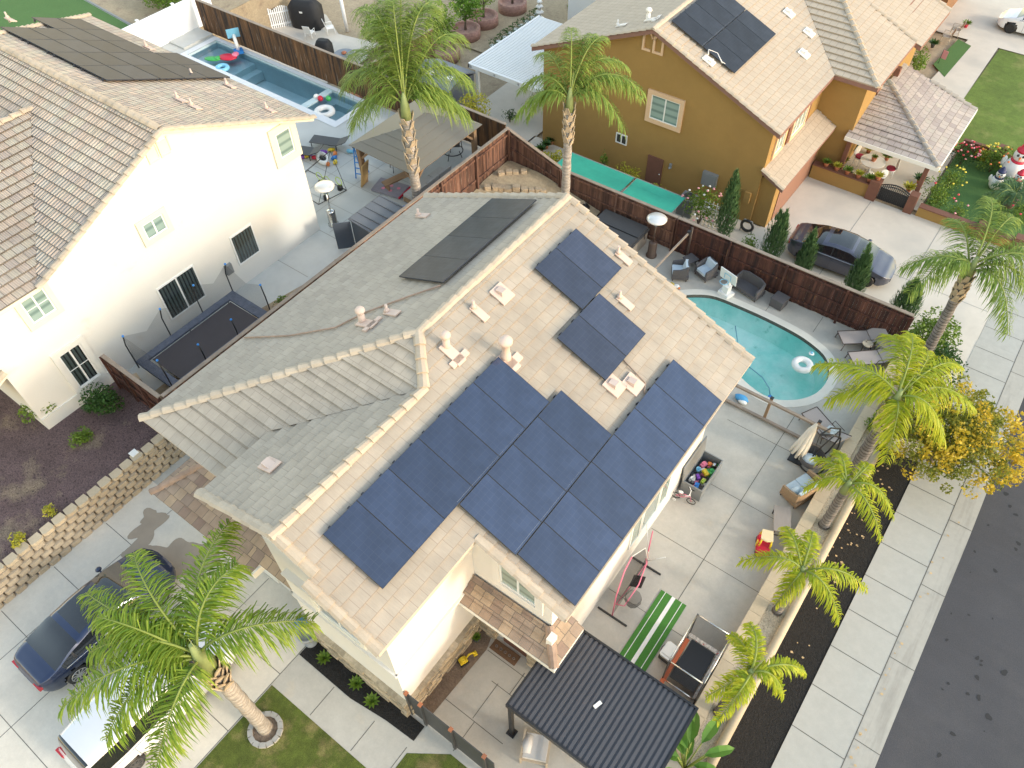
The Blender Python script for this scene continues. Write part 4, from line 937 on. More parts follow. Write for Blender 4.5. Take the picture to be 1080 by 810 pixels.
for k in range(4):
    y0 = 17.0+2.4*k; b.box(-42.38,-42.33,y0+.06,y0+2.34,1.05,2.75); b.box(-42.4,-42.31,y0+.06,y0+2.34,2.7,2.8)
part('boards', b, VINYL, T, world=True)
for k in range(5):
    b = MB(); y0 = 17.0+2.4*k; b.box(-42.42,-42.29,y0-.06,y0+.06,1,2.88); b.box(-42.44,-42.27,y0-.08,y0+.08,2.88,2.92); part('post', b, VINYL, T, world=True)
T = thing('retaining_wall', 'tan split face block retaining wall beside the driveway', 'wall', (-19,-2,0))
b = MB()
for r in range(5):
    yy = -12+(.2 if r % 2 else 0)
    while yy < 5.5:
        o = -.05*r+random.uniform(-.02,.02); b.prism([(-19.42+o,yy+.02),(-19.10+o,yy+.02),(-19.06+o,yy+.06),(-19.06+o,yy+.33),(-19.10+o,yy+.37),(-19.42+o,yy+.37)],.2*r+.003,.2*r+.185); yy += .4
part('blocks', b, BLOCK, T, world=True)
b = MB(); yy = -12
while yy < 5.3:
    l = .43; o = random.uniform(-.03,.03)
    b.prism([(-19.62+o,yy+.04),(-19.36+o,yy+.0),(-19.30+o,yy+.08),(-19.30+o,yy+l-.09),(-19.38+o,yy+l-.02),(-19.62+o,yy+l-.05)],.99,1.13); yy += l
part('cap_blocks', b, BLOCKT, T, world=True)
b = MB(); b.box(-19.75,-19.5,4.0,4.25,1.13,1.17); solo('utility_cover', b, WHITE, 'small white square cover on top of the block retaining wall', 'cover', (-19.6,4.1,1.13))
T = thing('planter_wall', 'tan capped low block wall along the inside of the palm planter', 'wall', (0,15,0))
b = MB(); b.box(-.17,.17,6.9,25.15,0,.44); part('wall_body', b, BLOCK, T, world=True)
b = MB(); yy = 6.9
while yy < 25: b.box(-.2,.2,yy+.004,min(yy+.6,25.15)-.004,.44,.5); yy += .6
part('cap_blocks', b, BLOCKT, T, world=True)
T = thing('planter_wall', 'smooth tan low wall between the palm planter and the black mulch', 'wall', (.88,13,-.6))
b = MB(); b.box(.75,1.0,6.9,19.5,-.7,.5); part('wall_body', b, BLOCKT, T, world=True)
b = MB(); b.tube([(.875,6.88,.5),(.875,19.52,.5)], .13, 12); part('wall_cap', b, BLOCKT, T, world=True)
# side yard fence behind the pergola
fence('low pale wooden fence edge behind the dark pergola roof', (-3.9,7.58), (-.25,7.58), (1.75,1.75), (0,0), FEN_A, rails=0, cap=WOODP)
# court gate fence
T = thing('metal_fence', 'dark slatted front court fence with copper post caps', 'fence', (-5.4,3.5,0))
b = MB()
for k in range(9): b.box(-6.55,-3.6,3.52,3.545,.08+.185*k,.08+.185*k+.17)
part('slats', b, DKGREY, T, world=True)
for x in (-6.55,-6.05,-5.0,-3.9):
    b = MB(); b.box(x-.04,x+.04,3.46,3.56,0,1.72); po = part('post', b, DKGREY, T, world=True)
    b = MB(); b.box(x-.05,x+.05,3.45,3.57,1.72,1.78); part('post_cap', b, mat('copper',(.42,.17,.09),.4,metal=.5) if x == -6.55 else bpy.data.materials['copper'], po, world=True)
# pool fence rails
T = thing('pool_fence', 'grey wooden rail fence between the paved yard and the kidney pool', 'fence', (-3,18.9,0))
for z0, z1 in ((1.05,1.14),(.04,.13)): b = MB(); b.box(-4.6,-.75,18.85,18.95,z0,z1); part('rail', b, FEN_A, T, world=True)
for x in (-4.55,-2.98,-1.2):
    b = MB(); b.box(x-.05,x+.05,18.955,19.05,0,1.2); po = part('post', b, WOODY, T, world=True); b = MB(); b.box(x-.06,x+.06,18.95,19.06,1.2,1.24); part('post_cap', b, BLACK, po, world=True)

# pergola
T = thing('pergola', 'charcoal metal pergola with a ribbed roof in the front court', 'pergola', (-2.1,6,0))
b = MB(); x = -4.0
b.box(-4.0,-.12,4.72,7.42,2.50,2.53)
while x < -.2: b.prism([(x,4.72),(x+.085,4.72),(x+.085,7.42),(x,7.42)],2.53,2.575); x += .15
part('roof', b, mat('metal_roof',(.075,.075,.084),.45,[(3,.06)]), T, world=True)
b = MB(); b.box(-4.06,-.06,4.66,4.72,2.38,2.6); b.box(-4.06,-.06,7.42,7.48,2.38,2.6); b.box(-4.06,-4.0,4.72,7.42,2.38,2.6); b.box(-.12,-.06,4.72,7.42,2.38,2.6); part('beam', b, BLACK, T, world=True)
for x, y_ in ((-3.98,4.72),(-.2,4.72),(-3.98,7.3),(-.2,7.3)): b = MB(); b.box(x-.05,x+.06,y_-.02,y_+.09,0,2.4); b.box(x-.12,x+.13,y_-.09,y_+.16,0,.03); part('post', b, BLACK, T, world=True)
b = MB(); b.obox((-2.25,5.95,2.58),(.07,.22,0),(.09,-.03,0),(0,0,.012)); solo('paper_scrap', b, WHITE, 'small white scrap lying on the charcoal pergola roof', 'scrap', (-2.2,6,2.58))
# gazebo on the left lot
T = thing('gazebo', 'hardtop gazebo with cedar posts beside the lap pool', 'gazebo', (-22.6,22,1))
cx, cy = -22.65, 22.05; hx, hy = 2.0, 3.0; z0, z1 = 3.0, 3.75
x0_,x1_,y0_,y1_ = -24.15,-20.25,19.8,24.55
q = lambda *a: a
b = MB(); r1, r2 = (-22.2,21.5,z1),(-22.2,22.9,z1)
roof(b, [(x0_,y0_,z0),(x1_,y0_,z0),r1], .4, th=.012); roof(b, [(x1_,y0_,z0),(x1_,y1_,z0),r2,r1], .4, th=.012); roof(b, [(x1_,y1_,z0),(x0_,y1_,z0),r2], .4, th=.012); roof(b, [(x0_,y1_,z0),(x0_,y0_,z0),r1,r2], .4, th=.012)
part('roof', b, mat('gazebo_metal',(.175,.165,.14),.5,[(1,.05)]), T, world=True)
b = MB()
for a, c in (((x0_+.3,y0_+.3),(x1_-.3,y0_+.3)),((x1_-.3,y0_+.3),(x1_-.3,y1_-.3)),((x1_-.3,y1_-.3),(x0_+.3,y1_-.3)),((x0_+.3,y1_-.3),(x0_+.3,y0_+.3))): b.bar((*a,2.85),(*c,2.85),.1,.24)
part('beam', b, WOODY, T, world=True)
for a in ((x0_+.3,y0_+.3),(x1_-.3,y0_+.3),(x1_-.3,y1_-.3),(x0_+.3,y1_-.3)):
    b = MB(); b.box(a[0]-.1,a[0]+.1,a[1]-.1,a[1]+.1,1,2.85); sx = 1 if a[0] < -22 else -1; sy = 1 if a[1] < 22 else -1
    b.bar((a[0],a[1],2.25),(a[0]+sx*.6,a[1],2.8),.09,.1); b.bar((a[0],a[1],2.25),(a[0],a[1]+sy*.6,2.8),.09,.1); part('post', b, WOODY, T, world=True)
# white lattice patio cover
T = thing('patio_cover', 'white lattice patio cover against the ochre house wall', 'patio cover', (-24,33.5,-1.2))
b = MB(); yy = 30.9
while yy < 37.4: b.box(-26.1,-21.1,yy,yy+.07,1.32,1.38); yy += .135
part('slats', b, VINYL, T, world=True)
b = MB(); 
for x in (-26.0,-24.4,-22.8,-21.3): b.box(x-.04,x+.04,30.8,37.5,1.18,1.32)
b.box(-26.2,-21,30.8,30.88,1.15,1.38); b.box(-26.2,-26.1,30.8,37.5,1.15,1.4); part('beam', b, VINYL, T, world=True)
for a in ((-25.8,31.1),(-25.8,37.2)): b = MB(); b.box(a[0]-.08,a[0]+.08,a[1]-.08,a[1]+.08,-1.2,1.18); part('post', b, VINYL, T, world=True)
# low wall & gate at gold house patio
b = MB(); b.box(-7.9,-5.0,35.55,35.85,zb,zb+.75)
T = thing('garden_wall', 'ochre low wall with brown cap left of the black garden gate', 'wall', (-6.4,35.7,zb)); part('wall_body', b, STUCCO_B, T, world=True)
b = MB(); b.box(-7.9,-5.0,35.5,35.9,zb+.75,zb+.8); part('wall_cap', b, BROWNT, T, world=True); b = MB(); b.box(-5.0,-4.5,35.45,35.95,zb,zb+1.05); part('pillar', b, BROWNT, T, world=True)
T = thing('garden_wall', 'ochre low wall with brown pillar right of the black garden gate', 'wall', (.5,35.7,zb))
b = MB(); b.box(-2.5,2.2,35.58,35.85,zb,zb+.5); part('wall_body', b, STUCCO_B, T, world=True); b = MB(); b.box(-2.5,2.2,35.53,35.9,zb+.5,zb+.56); part('wall_cap', b, BROWNT, T, world=True)
for x in (-2.9,.35,2.0): b = MB(); b.box(x-.2,x+.2,35.5,35.95,zb,zb+(1.0 if x<0 else .75)); part('pillar', b, BROWNT, T, world=True)
T = thing('garden_wall', 'brown stepped low wall between the rose garden and the big front lawn', 'wall', (0,42.2,zb))
b = MB()
for k in range(4): b.box(-2.4+1.3*k,-1.12+1.3*k,42.05,42.25,zb,zb+.75-.12*k)
part('wall_body', b, BROWNT, T, world=True); b = MB(); b.box(-.75,-.35,41.95,42.35,zb,zb+1.0); part('pillar', b, BROWNT, T, world=True)
T = thing('garden_gate', 'arched black iron gate closing the tiled patio of the ochre house', 'gate', (-3.7,35.7,zb))
b = MB(); n = 16
for k in range(n+1):
    x = -4.48+1.4*k/n; h = .85+.22*math.sin(math.pi*k/n); b.bar((x,35.7,zb+.06),(x,35.7,zb+h),.025,.025)
part('bars', b, BLACK, T, world=True)
b = MB(); b.tube([(-4.48+1.4*k/12,35.7,zb+.87+.22*math.sin(math.pi*k/12)) for k in range(13)],.03,6); b.tube([(-4.48+1.4*k/12,35.7,zb+.75+.2*math.sin(math.pi*k/12)) for k in range(13)],.02,6); b.bar((-4.5,35.7,zb+.1),(-3.06,35.7,zb+.1),.03,.04); b.box(-4.46,-3.1,35.705,35.715,zb+.1,zb+.75)
part('gate_frame', b, BLACK, T, world=True)
# ================================================================== THINGS
def rot2(a, x, y): return (x*math.cos(a)-y*math.sin(a), x*math.sin(a)+y*math.cos(a))
# deck box with toys
T = thing('storage_box', 'grey plastic deck box standing open against the cream wall, full of toys', 'storage box', (-3.62,15.23,0))
b = MB()
b.box(-4.0,-3.25,14.45,16.0,.02,.06); b.box(-4.0,-3.96,14.45,16.0,.06,.66); b.box(-3.29,-3.25,14.45,16.0,.06,.66); b.box(-3.96,-3.29,14.45,14.49,.06,.66); b.box(-3.96,-3.29,15.96,16.0,.06,.66)
part('body', b, GREY, T, world=True)
b = MB(); b.obox((-4.0,14.43,.67),(-.07,0,.75),(0,1.59,0),(.04,0,.005)); b.box(-4.075,-4.02,14.55,15.88,.85,1.3) if False else None
part('lid', b, GREY, T, world=True)
b = MB(); b.box(-3.72,-3.5,14.437,14.449,.46,.5); part('handle', b, BLACK, T, world=True)
toys = [('purple','block',PUR),('yellow','brick',YEL),('light blue','bucket',LBLU),('lime','shovel',LIME),('white','cup',WHITE),('orange','ball',ORA),('green','truck',GRN),('dark blue','cube',BLU),('pink','case',PINK),('silver','ball',STEEL)]
spots = [(-3.68,15.05),(-3.55,15.35),(-3.8,15.3),(-3.45,15.0),(-3.78,14.85),(-3.6,15.75),(-3.4,15.5),(-3.55,14.7),(-3.75,15.6),(-3.45,15.8)]
for (cn, kn, mm), (x, y) in zip(toys, spots):
    b = MB(); a = random.uniform(0,3); s = random.uniform(.08,.12)
    if kn in ('ball',): b.ball((x,y,.44), s*.8)
    elif kn in ('cup','bucket'): b.lathe((x,y,.36),[(s*.6,0),(s*.9,.16),(s*.75,.16),(s*.5,.03)],10)
    else:
        u = rot2(a,s*2,0); v = rot2(a,0,s*1.3); b.obox((x-(u[0]+v[0])/2,y-(u[1]+v[1])/2,.36),(*u,.02),(*v,0),(0,0,.1)); b.obox((x-u[0]/5,y-u[1]/5,.44),(u[0]*.4,u[1]*.4,.02),(v[0]*.5,v[1]*.5,0),(0,0,.07))
    solo('toy', b, mm, f'{cn} toy {kn} among the toys in the open grey deck box', 'toy', (x,y,.36), 'toys in the deck box')
b = MB(); 
for k in range(26):
    x, y = random.uniform(-3.88,-3.38), random.uniform(14.6,15.85); u = rot2(random.uniform(0,3),.14,0); b.obox((x,y,random.uniform(.22,.33)),(*u,.02),(-u[1]*.6,u[0]*.6,0),(0,0,.07),k % 4)
tag(b.build('toy_heap',[WHITE,DKGREY,PINK,GRN]),'jumble of small pieces under the toys in the deck box','toys',kind='stuff')

def wheel_spokes(T, c, r, axis='x', tm=BLACK):
    b = MB(); b.torus(c, r, r*.1, n=20, m=6, axis=axis); w = part('wheel', b, tm, T)
    h = MB()
    for k in range(6):
        a = math.pi*k/6
        if axis == 'x': h.bar((c[0],c[1]-math.cos(a)*r,c[2]-math.sin(a)*r),(c[0],c[1]+math.cos(a)*r,c[2]+math.sin(a)*r),.008,.008)
        else: h.bar((c[0]-math.cos(a)*r,c[1],c[2]-math.sin(a)*r),(c[0]+math.cos(a)*r,c[1],c[2]+math.sin(a)*r),.008,.008)
    part('spokes', h, STEEL, w)
# bicycle
T = thing('bicycle', 'small pink and white child bicycle beside the open deck box', 'bicycle', (-3.72,14.18,0), R(8))
for x in (-.27,.27): wheel_spokes(T, (x,0,.16), .15, 'y')
b = MB(); b.tube([(-.27,0,.16),(-.05,0,.2),(.2,0,.42),(.27,0,.16)],.018,6); b.tube([(-.05,0,.2),(-.12,0,.42),(.2,0,.40)],.016,6); b.tube([(-.27,0,.16),(-.12,0,.36)],.014,6); part('frame', b, PINK, T)
b = MB(); b.tube([(.2,0,.42),(.17,0,.56)],.014,6); b.tube([(.06,-.2,.64),(.16,-.12,.6),(.17,0,.56),(.16,.12,.6),(.06,.2,.64)],.014,6); part('handlebar', b, WHITE, T)
b = MB(); b.ball((-.13,0,.46),.09,.06,.03); part('saddle', b, WHITE, T)
for s in (-1,1): b = MB(); b.torus((-.27,.13*s,.06),.05,.015,n=14,m=6,axis='y'); part('training_wheel', b, WHITE, T)
# pink rebounder
T = thing('rebounder_net', 'pink framed practice net standing on two black feet along the cream wall', 'practice net', (-3.5,10.3,0))
for y in (9.27,11.35): b = MB(); b.bar((-4.0,y,.03),(-2.97,y,.03),.05,.05); part('foot', b, BLACK, T, world=True)
A = [(-3.5,9.3,.05),(-3.62,9.6,.75),(-3.75,10.2,1.25),(-3.8,10.7,1.35)]; Bp = [(-3.5,11.38,.05),(-3.6,11.5,.8),(-3.7,11.75,1.5)]
b = MB(); b.tube(A,.022,8); b.tube(Bp,.022,8); b.tube([(-3.55,9.55,.35),(-3.3,9.6,.45),(-3.25,10.3,.8),(-3.4,11.0,.9),(-3.55,11.3,.55)],.02,8); b.tube([(-3.55,9.55,.35),(-3.5,10.4,.35),(-3.5,11.35,.3)],.016,8); part('frame', b, PINK, T, world=True)
b = MB(); b.tube([(-3.8,10.7,1.35),(-3.65,11.3,1.15),(-3.5,11.4,.3)],.016,6); b.tube([(-3.5,11.4,.3),(-3.05,11.6,.75)],.016,6); b.tube([(-3.5,11.4,.5),(-3.95,11.8,1.6)],.016,6); part('strut', b, WHITE, T, world=True)
b = MB(); b.face([A[0],A[1],A[2],A[3],(-3.65,11.3,1.15),Bp[0]]); b.face([(-3.55,9.55,.35),(-3.25,10.3,.8),(-3.4,11.0,.9),(-3.55,11.3,.55)]); part('net', b, NET, T, world=True)
b = MB(); b.lathe((-3.2,9.95,0),[(.02,.12),(.2,.2),(.27,.42),(.24,.62)],10); b.f.pop(); b.mi.pop(); b.uv.pop(); b.sm.pop(); part('ball_pocket', b, NET, T, world=True)
b = MB(); b.obox((-3.5,10.2,.55),(.35,.1,.1),(-.05,.35,.1),(0,0,.04)); part('target_pad', b, BLACK, T, world=True)
# turf mat
T = thing('turf_mat', 'green turf practice mat with one wide and two thin white lines', 'mat', (-2.26,9.3,.006))
b = MB(); b.box(-2.70,-1.82,7.75,10.93,.004,.022); part('mat_body', b, mat('mat_green',(.06,.20,.035),.95,[(40,.2)]), T, world=True)
b = MB(); b.box(-2.32,-2.20,7.75,10.93,.0221,.027); b.box(-2.56,-2.54,7.75,10.93,.0221,.027); b.box(-1.98,-1.96,7.75,10.93,.0221,.027); part('lines', b, WHITE, T, world=True)
# cooler
T = thing('cooler', 'white lidded cooler with a dark base between the turf mat and small trampoline', 'cooler', (-1.52,9.22,0), R(-5))
b = MB(); b.prism([(-.19,-.24),(.19,-.24),(.19,.24),(-.19,.24)],.03,.30); part('body', b, DKGREY, T)
b = MB(); b.prism([(-.2,-.2),(-.14,-.26),(.14,-.26),(.2,-.2),(.2,.2),(.14,.26),(-.14,.26),(-.2,.2)],.30,.40); b.prism([(-.14,-.18),(.14,-.18),(.14,.18),(-.14,.18)],.40,.425); part('lid', b, WHITE, T)
b = MB(); b.tube([(-.21,-.15,.28),(-.24,0,.3),(-.21,.15,.28)],.012,6); part('handle', b, BLACK, T)
# small trampoline
T = thing('trampoline', 'small rectangular child trampoline with orange padding and black netting beside the planter wall', 'trampoline', (-.77,9.25,0))
x0,x1,y0,y1 = -1.3,-.25,8.42,10.05
P4 = [(x0,y0),(x1,y0),(x1,y1),(x0,y1)]
b = MB(); b.box(x0+.14,x1-.14,y0+.14,y1-.14,.40,.415); part('jump_mat', b, BLACK, T, world=True)
b = MB(); b.box(x0-.03,x0+.1,y0-.25,y1-.2,.36,.42); b.obox((x0-.03,y0-.25,.3),(1.1,-.02,0),(0,.1,0),(0,0,.1)); part('padding', b, mat('pad_orange',(.50,.12,.045),.6), T, world=True)
b = MB(); b.box(x0,x1,y1-.12,y1+.0,.38,.43); b.box(x1-.1,x1,y0,y1-.12,.38,.43); part('patterned_pad', b, mat('pad_patterned',(.55,.5,.45),.7,[(14,.7)],mix=((.5,.05,.04),9,.6,.64)), T, world=True)
b = MB()
for k, (a, c) in enumerate(zip(P4, P4[1:]+P4[:1])): b.tube([(*a,1.75),(*c,1.75)],.022,8); b.tube([(*a,.36),(*c,.36)],.025,8)
part('frame', b, STEEL, T, world=True)
for a in P4: b = MB(); b.tube([(*a,0),(*a,1.78)],.022,8); part('pole', b, DKGREY, T, world=True)
b = MB()
for a, c in zip(P4, P4[1:]+P4[:1]): b.face([(*a,.4),(*c,.4),(*c,1.74),(*a,1.74)])
part('safety_net', b, NET, T, world=True)
# ride-on toy car
T = thing('toy_car', 'red and yellow ride on toy car with a cream roof near the planter', 'toy car', (-.78,14.1,0), R(-70))
b = MB(); b.prism([(-.36,-.17),(-.28,-.22),(.3,-.22),(.38,-.14),(.38,.14),(.3,.22),(-.28,.22),(-.36,.17)],.08,.26); b.box(-.34,-.15,-.19,.19,.26,.42); b.box(.12,.34,-.19,.19,.26,.36); part('body', b, RED, T)
b = MB()
for x, y in ((-.28,-.17),(-.28,.17),(.14,-.17),(.14,.17)): b.tube([(x,y,.36),(x*.8,y*.9,.72)],.028,6)
b.box(-.05,.05,-.235,-.2,.1,.4); b.box(-.05,.05,.2,.235,.1,.4); part('door_pillars', b, YEL, T)
b = MB(); b.prism([(-.26,-.17),(.1,-.19),(.16,0),(.1,.19),(-.26,.17)],.71,.77); part('roof', b, mat('cream_plastic',(.70,.58,.36),.5), T)
for x, y in ((-.24,-.2),(-.24,.2),(.26,-.2),(.26,.2)): b = MB(); b.tube([(x,y-.03,.09),(x,y+.03,.09)],.09,12); part('wheel', b, BLACK, T)
# coffee table
T = thing('coffee_table', 'low rectangular taupe patio table on thin bronze legs', 'table', (-.68,15.2,0), R(-66))
b = MB(); b.box(-.48,.48,-.27,.27,.42,.45); part('tabletop', b, mat('table_taupe',(.30,.26,.235),.6,[((3,30,1),.08)]), T)
for x, y in ((-.43,-.22),(.43,-.22),(.43,.22),(-.43,.22)): b = MB(); b.bar((x,y,0),(x,y,.42),.035,.035); part('leg', b, BRONZE, T)
b = MB(); b.bar((-.43,-.22,.1),(-.43,.22,.1),.025,.025); b.bar((.43,-.22,.1),(.43,.22,.1),.025,.025); part('stretcher', b, BRONZE, T)

def sofa(name, label, loc, rz, w, wm, cm, seats=1, d=.72, cat='chair', group=None, pillow=False, back=.72):
    T = thing(name, label, cat, loc, rz, group)
    b = MB(); b.box(-w/2,w/2,-d/2,d/2,.12,.28); part('seat', b, wm, T)
    b = MB(); n = 9
    pts = [(-w/2+.02,-d/2,.56),(-w/2,-.05,.62),(-w/2+.03,d/2-.1,back),(-w/4,d/2-.02,back+.04),(w/4,d/2-.02,back+.04),(w/2-.03,d/2-.1,back),(w/2,-.05,.62),(w/2-.02,-d/2,.56)]
    for a, c in zip(pts[:-1], pts[1:]):
        v1, v2 = Vector(a), Vector(c); dn = Vector((v2.y-v1.y, -(v2.x-v1.x), 0)).normalized()*-.07
        lo1, lo2 = Vector((v1.x,v1.y,.1)), Vector((v2.x,v2.y,.1))
        i = len(b.v); b.v += [tuple(p) for p in (lo1,lo2,v2,v1,lo1-dn,lo2-dn,v2-dn,v1-dn)]
        for f in ((0,1,2,3),(7,6,5,4),(3,2,6,7),(0,4,5,1),(1,5,6,2),(0,3,7,4)): b.f.append([i+k for k in f]); b.mi.append(0); b.uv.append(None); b.sm.append(False)
    part('backrest', b, wm, T)
    for s in (-1,1):
        for yy in (-d/2+.05, d/2-.08): q = MB(); q.bar((s*(w/2-.05),yy,0),(s*(w/2-.05),yy,.13),.04,.04); part('leg', q, BRONZE, T)
    cw = (w-.2)/seats
    for k in range(seats):
        x = -w/2+.1+cw*k
        if cm:
            q = MB(); q.prism([(x+.03,-d/2+.0),(x+cw-.03,-d/2),(x+cw-.01,-d/2+.04),(x+cw-.01,d/2-.2),(x+.01,d/2-.2),(x+.01,-d/2+.04)],.28,.41); part('seat_cushion', q, cm, T)
            q = MB(); q.obox((x+.02,d/2-.26,.40),(cw-.04,0,0),(0,.12,0),(0,.08,.36)); part('back_cushion', q, cm, T)
    if pillow: q = MB(); q.ball((w/2-.26,-.02,.5),.2,.12,.17); part('pillow', q, cm, T)
    return T
sofa('loveseat', 'tan wicker loveseat with pale blue cushions and pillow by the planter wall', (-.62,16.75,0), R(-112), 1.25, WICKERT, CUSH, 2, .75, 'loveseat', pillow=True, back=.7)
sofa('wicker_chair', 'grey wicker chair with blue cushions nearest the house eave', (-9.2,23.95,0), R(-60), .72, WICKER, CUSH, 1, .7, group='patio chairs by the back fence')
sofa('wicker_chair', 'grey wicker chair with blue cushions between the side table and the loveseat', (-8.3,24.62,0), R(-22), .74, WICKER, CUSH, 1, .7, group='patio chairs by the back fence')
sofa('wicker_loveseat', 'dark grey wicker loveseat without cushions against the brown fence', (-6.4,24.75,0), R(-12), 1.25, WICKER, None, 1, .65, 'loveseat')
T = thing('side_table', 'square grey wicker side table between the two cushioned patio chairs', 'table', (-9.15,24.75,0), R(-20))
b = MB(); b.box(-.25,.25,-.25,.25,.42,.47); part('tabletop', b, WICKER, T)
for x, y in ((-.21,-.21),(.21,-.21),(.21,.21),(-.21,.21)): b = MB(); b.tube([(x*1.1,y*1.1,0),(x*.7,y*.7,.22),(x,y,.42)],.025,6); part('leg', b, WICKER, T)
T = thing('storage_cube', 'plain grey wicker cube beside the dark loveseat', 'cube', (-5.03,24.75,0), R(-8))
b = MB(); b.box(-.27,.27,-.27,.27,.02,.42); part('body', b, WICKER, T); b = MB(); b.box(-.285,.285,-.285,.285,.42,.46); part('lid', b, WICKER, T)
# pool basketball hoop
T = thing('pool_hoop', 'white plastic poolside basketball hoop at the pool edge', 'basketball hoop', (-7.1,24.05,0), R(-15))
b = MB(); b.prism([(-.26,-.18),(.26,-.18),(.3,.25),(-.3,.25)],0,.16); b.prism([(-.14,-.1),(.14,-.1),(.12,.2),(-.12,.2)],.16,.5); part('base', b, WHITE, T)
b = MB(); b.bar((0,.1,.5),(0,0,1.05),.12,.08); part('pole', b, WHITE, T)
b = MB(); b.obox((-.42,-.06,.8),(.84,0,0),(0,.035,0),(0,-.08,.56)); part('backboard', b, WHITE, T)
b = MB(); b.bar((-.16,-.12,.93),(-.16,-.15,1.2),.02,.012); b.bar((.16,-.12,.93),(.16,-.15,1.2),.02,.012); b.bar((-.16,-.15,1.2),(.16,-.15,1.2),.012,.02); part('target_square', b, LBLU, T)
b = MB(); b.torus((0,-.3,.9),.17,.015,n=18,m=6); part('rim', b, LBLU, T)
# patio heater
def heater(label, loc, m1, h=2.15):
    T = thing('patio_heater', label, 'heater', loc, group='mushroom patio heaters')
    b = MB(); b.lathe((0,0,0),[(.24,0),(.24,.06),(.19,.1),(.19,.72),(.14,.78),(.03,.8)],18); part('tank_cover', b, m1, T)
    b = MB(); b.tube([(0,0,.78),(0,0,h-.5)],.035,10); part('pole', b, m1, T)
    b = MB(); b.lathe((0,0,h-.5),[(.06,0),(.1,.04),(.1,.28),(.13,.3),(.05,.34)],14); part('burner', b, STEEL, T)
    b = MB(); b.lathe((0,0,h-.14),[(.43,0),(.44,.02),(.36,.09),(.2,.14),(.02,.16)],24); part('reflector', b, mat('reflector',(.8,.8,.78),.3,metal=.4) if 'reflector' not in bpy.data.materials else bpy.data.materials['reflector'], T)
    return T
heater('bronze patio heater with silver hood beside the covered spa', (-10.85,24.4,0), BRONZE)
heater('steel patio heater with silver hood at the white house corner', (-22.85,17.0,1), STEEL)
# spa
T = thing('hot_tub', 'square hot tub under a folded charcoal cover by the back fence', 'hot tub', (-12.6,24.1,0))
b = MB(); b.prism([(-13.65,23.15),(-11.55,23.15),(-11.45,23.25),(-11.45,25.0),(-13.65,25.0)],0,.74); part('cabinet', b, mat('spa_taupe',(.33,.29,.25),.7,[((1,1,9),.1)]), T, world=True)
b = MB(); 
for y0, y1 in ((23.1,24.07),(24.08,25.03)): b.slab([(-13.72,y0,.83),(-11.4,y0,.83),(-11.4,y1,.83),(-13.72,y1,.83)],(0,0,-.12)); b.slab([(-13.66,y0+.05,.9),(-11.46,y0+.05,.9),(-11.46,y1-.03,.9),(-13.66,y1-.03,.9)],(0,0,-.07))
part('cover', b, DKGREY, T, world=True)
for y in (23.5,24.6): b = MB(); b.box(-11.40,-11.385,y,y+.05,.5,.82); part('strap', b, BLACK, T, world=True)
# kettle grill
T = thing('kettle_grill', 'small black kettle grill left of the covered hot tub', 'grill', (-14.75,24.9,0))
b = MB(); b.ball((0,0,.55),.26,.26,.2); part('bowl', b, BLACK, T); b = MB(); b.torus((0,0,.56),.262,.015); b.tube([(-.06,0,.76),(0,0,.8),(.06,0,.76)],.015,6); part('lid_rim', b, STEEL, T)
for k in range(3): a = k*2.1; b = MB(); b.tube([(.15*math.cos(a),.15*math.sin(a),.45),(.27*math.cos(a),.27*math.sin(a),0)],.014,6); part('leg', b, STEEL, T)
# closed cantilever umbrella arm
T = thing('umbrella', 'folded cantilever umbrella arm reaching from the fence towards the roof edge', 'umbrella', (-9.45,24.9,0))
b = MB(); b.bar((-9.4,24.6,1.85),(-9.65,22.1,1.45),.07,.07); part('arm', b, FEN_A, T, world=True)
b = MB(); b.tube([(-9.4,24.9,0),(-9.4,24.85,1.95)],.045,10); part('pole', b, BRONZE, T, world=True)
b = MB(); b.tube([(-9.66,22.1,1.5),(-9.75,22.1,1.1),(-9.8,22.15,.5)],[.05,.14,.2],8); part('folded_canopy', b, FABW, T, world=True)
b = MB(); b.box(-9.47,-9.33,24.5,24.64,1.78,1.95); part('hinge', b, BLACK, T, world=True)
# loungers
def lounger(label, loc, rz, back=.55, lift=.5, L=1.15, pil=False):
    T = thing('chaise_lounge', label, 'lounger', loc, rz, 'taupe sling loungers by the pool')
    b = MB(); w = .33
    b.slab([(0,-w,.36),(L,-w,.33),(L,w,.33),(0,w,.36)],(0,0,-.03)); part('seat_sling', b, SLING, T)
    e = (L+.62*math.cos(lift), .33+.72*math.sin(lift)); b = MB(); b.slab([(L+.02,-w,.34),(e[0],-w,e[1]),(e[0],w,e[1]),(L+.02,w,.34)],(.01,0,-.03)); part('backrest', b, SLING, T)
    b = MB()
    for s in (-1,1): b.tube([(-.02,s*(w+.02),.37),(L,s*(w+.02),.33),(e[0],s*(w+.02),e[1])],.017,6); b.tube([(L*.72,s*(w+.03),.34),(L*.75,s*(w+.05),.55),(L+.2,s*(w+.05),.55)],.014,6)
    b.tube([(-.02,-w,.37),(-.02,w,.37)],.017,6); part('frame', b, BRONZE, T)
    for x, y in ((.06,-w),(.06,w),(L-.02,-w),(L-.02,w)): b = MB(); b.tube([(x,y*1.05,.34),(x-.06 if x<.5 else x+.05,y*1.1,0)],.016,6); part('leg', b, BRONZE, T)
    if pil: b = MB(); b.obox((L-.15,-.22,.38),(.34,.1,.1),(-.08,.36,0),(-.03,0,.1)); part('pillow', b, mat('pillow_pattern',(.50,.56,.58),.9,[(12,.5)]), T)
    return T
lounger('taupe sling lounger closest to the brown fence', (-2.2,24.12,0), R(40))
lounger('taupe sling lounger nearer the pool under the palm fronds', (-1.45,23.3,0), R(43))
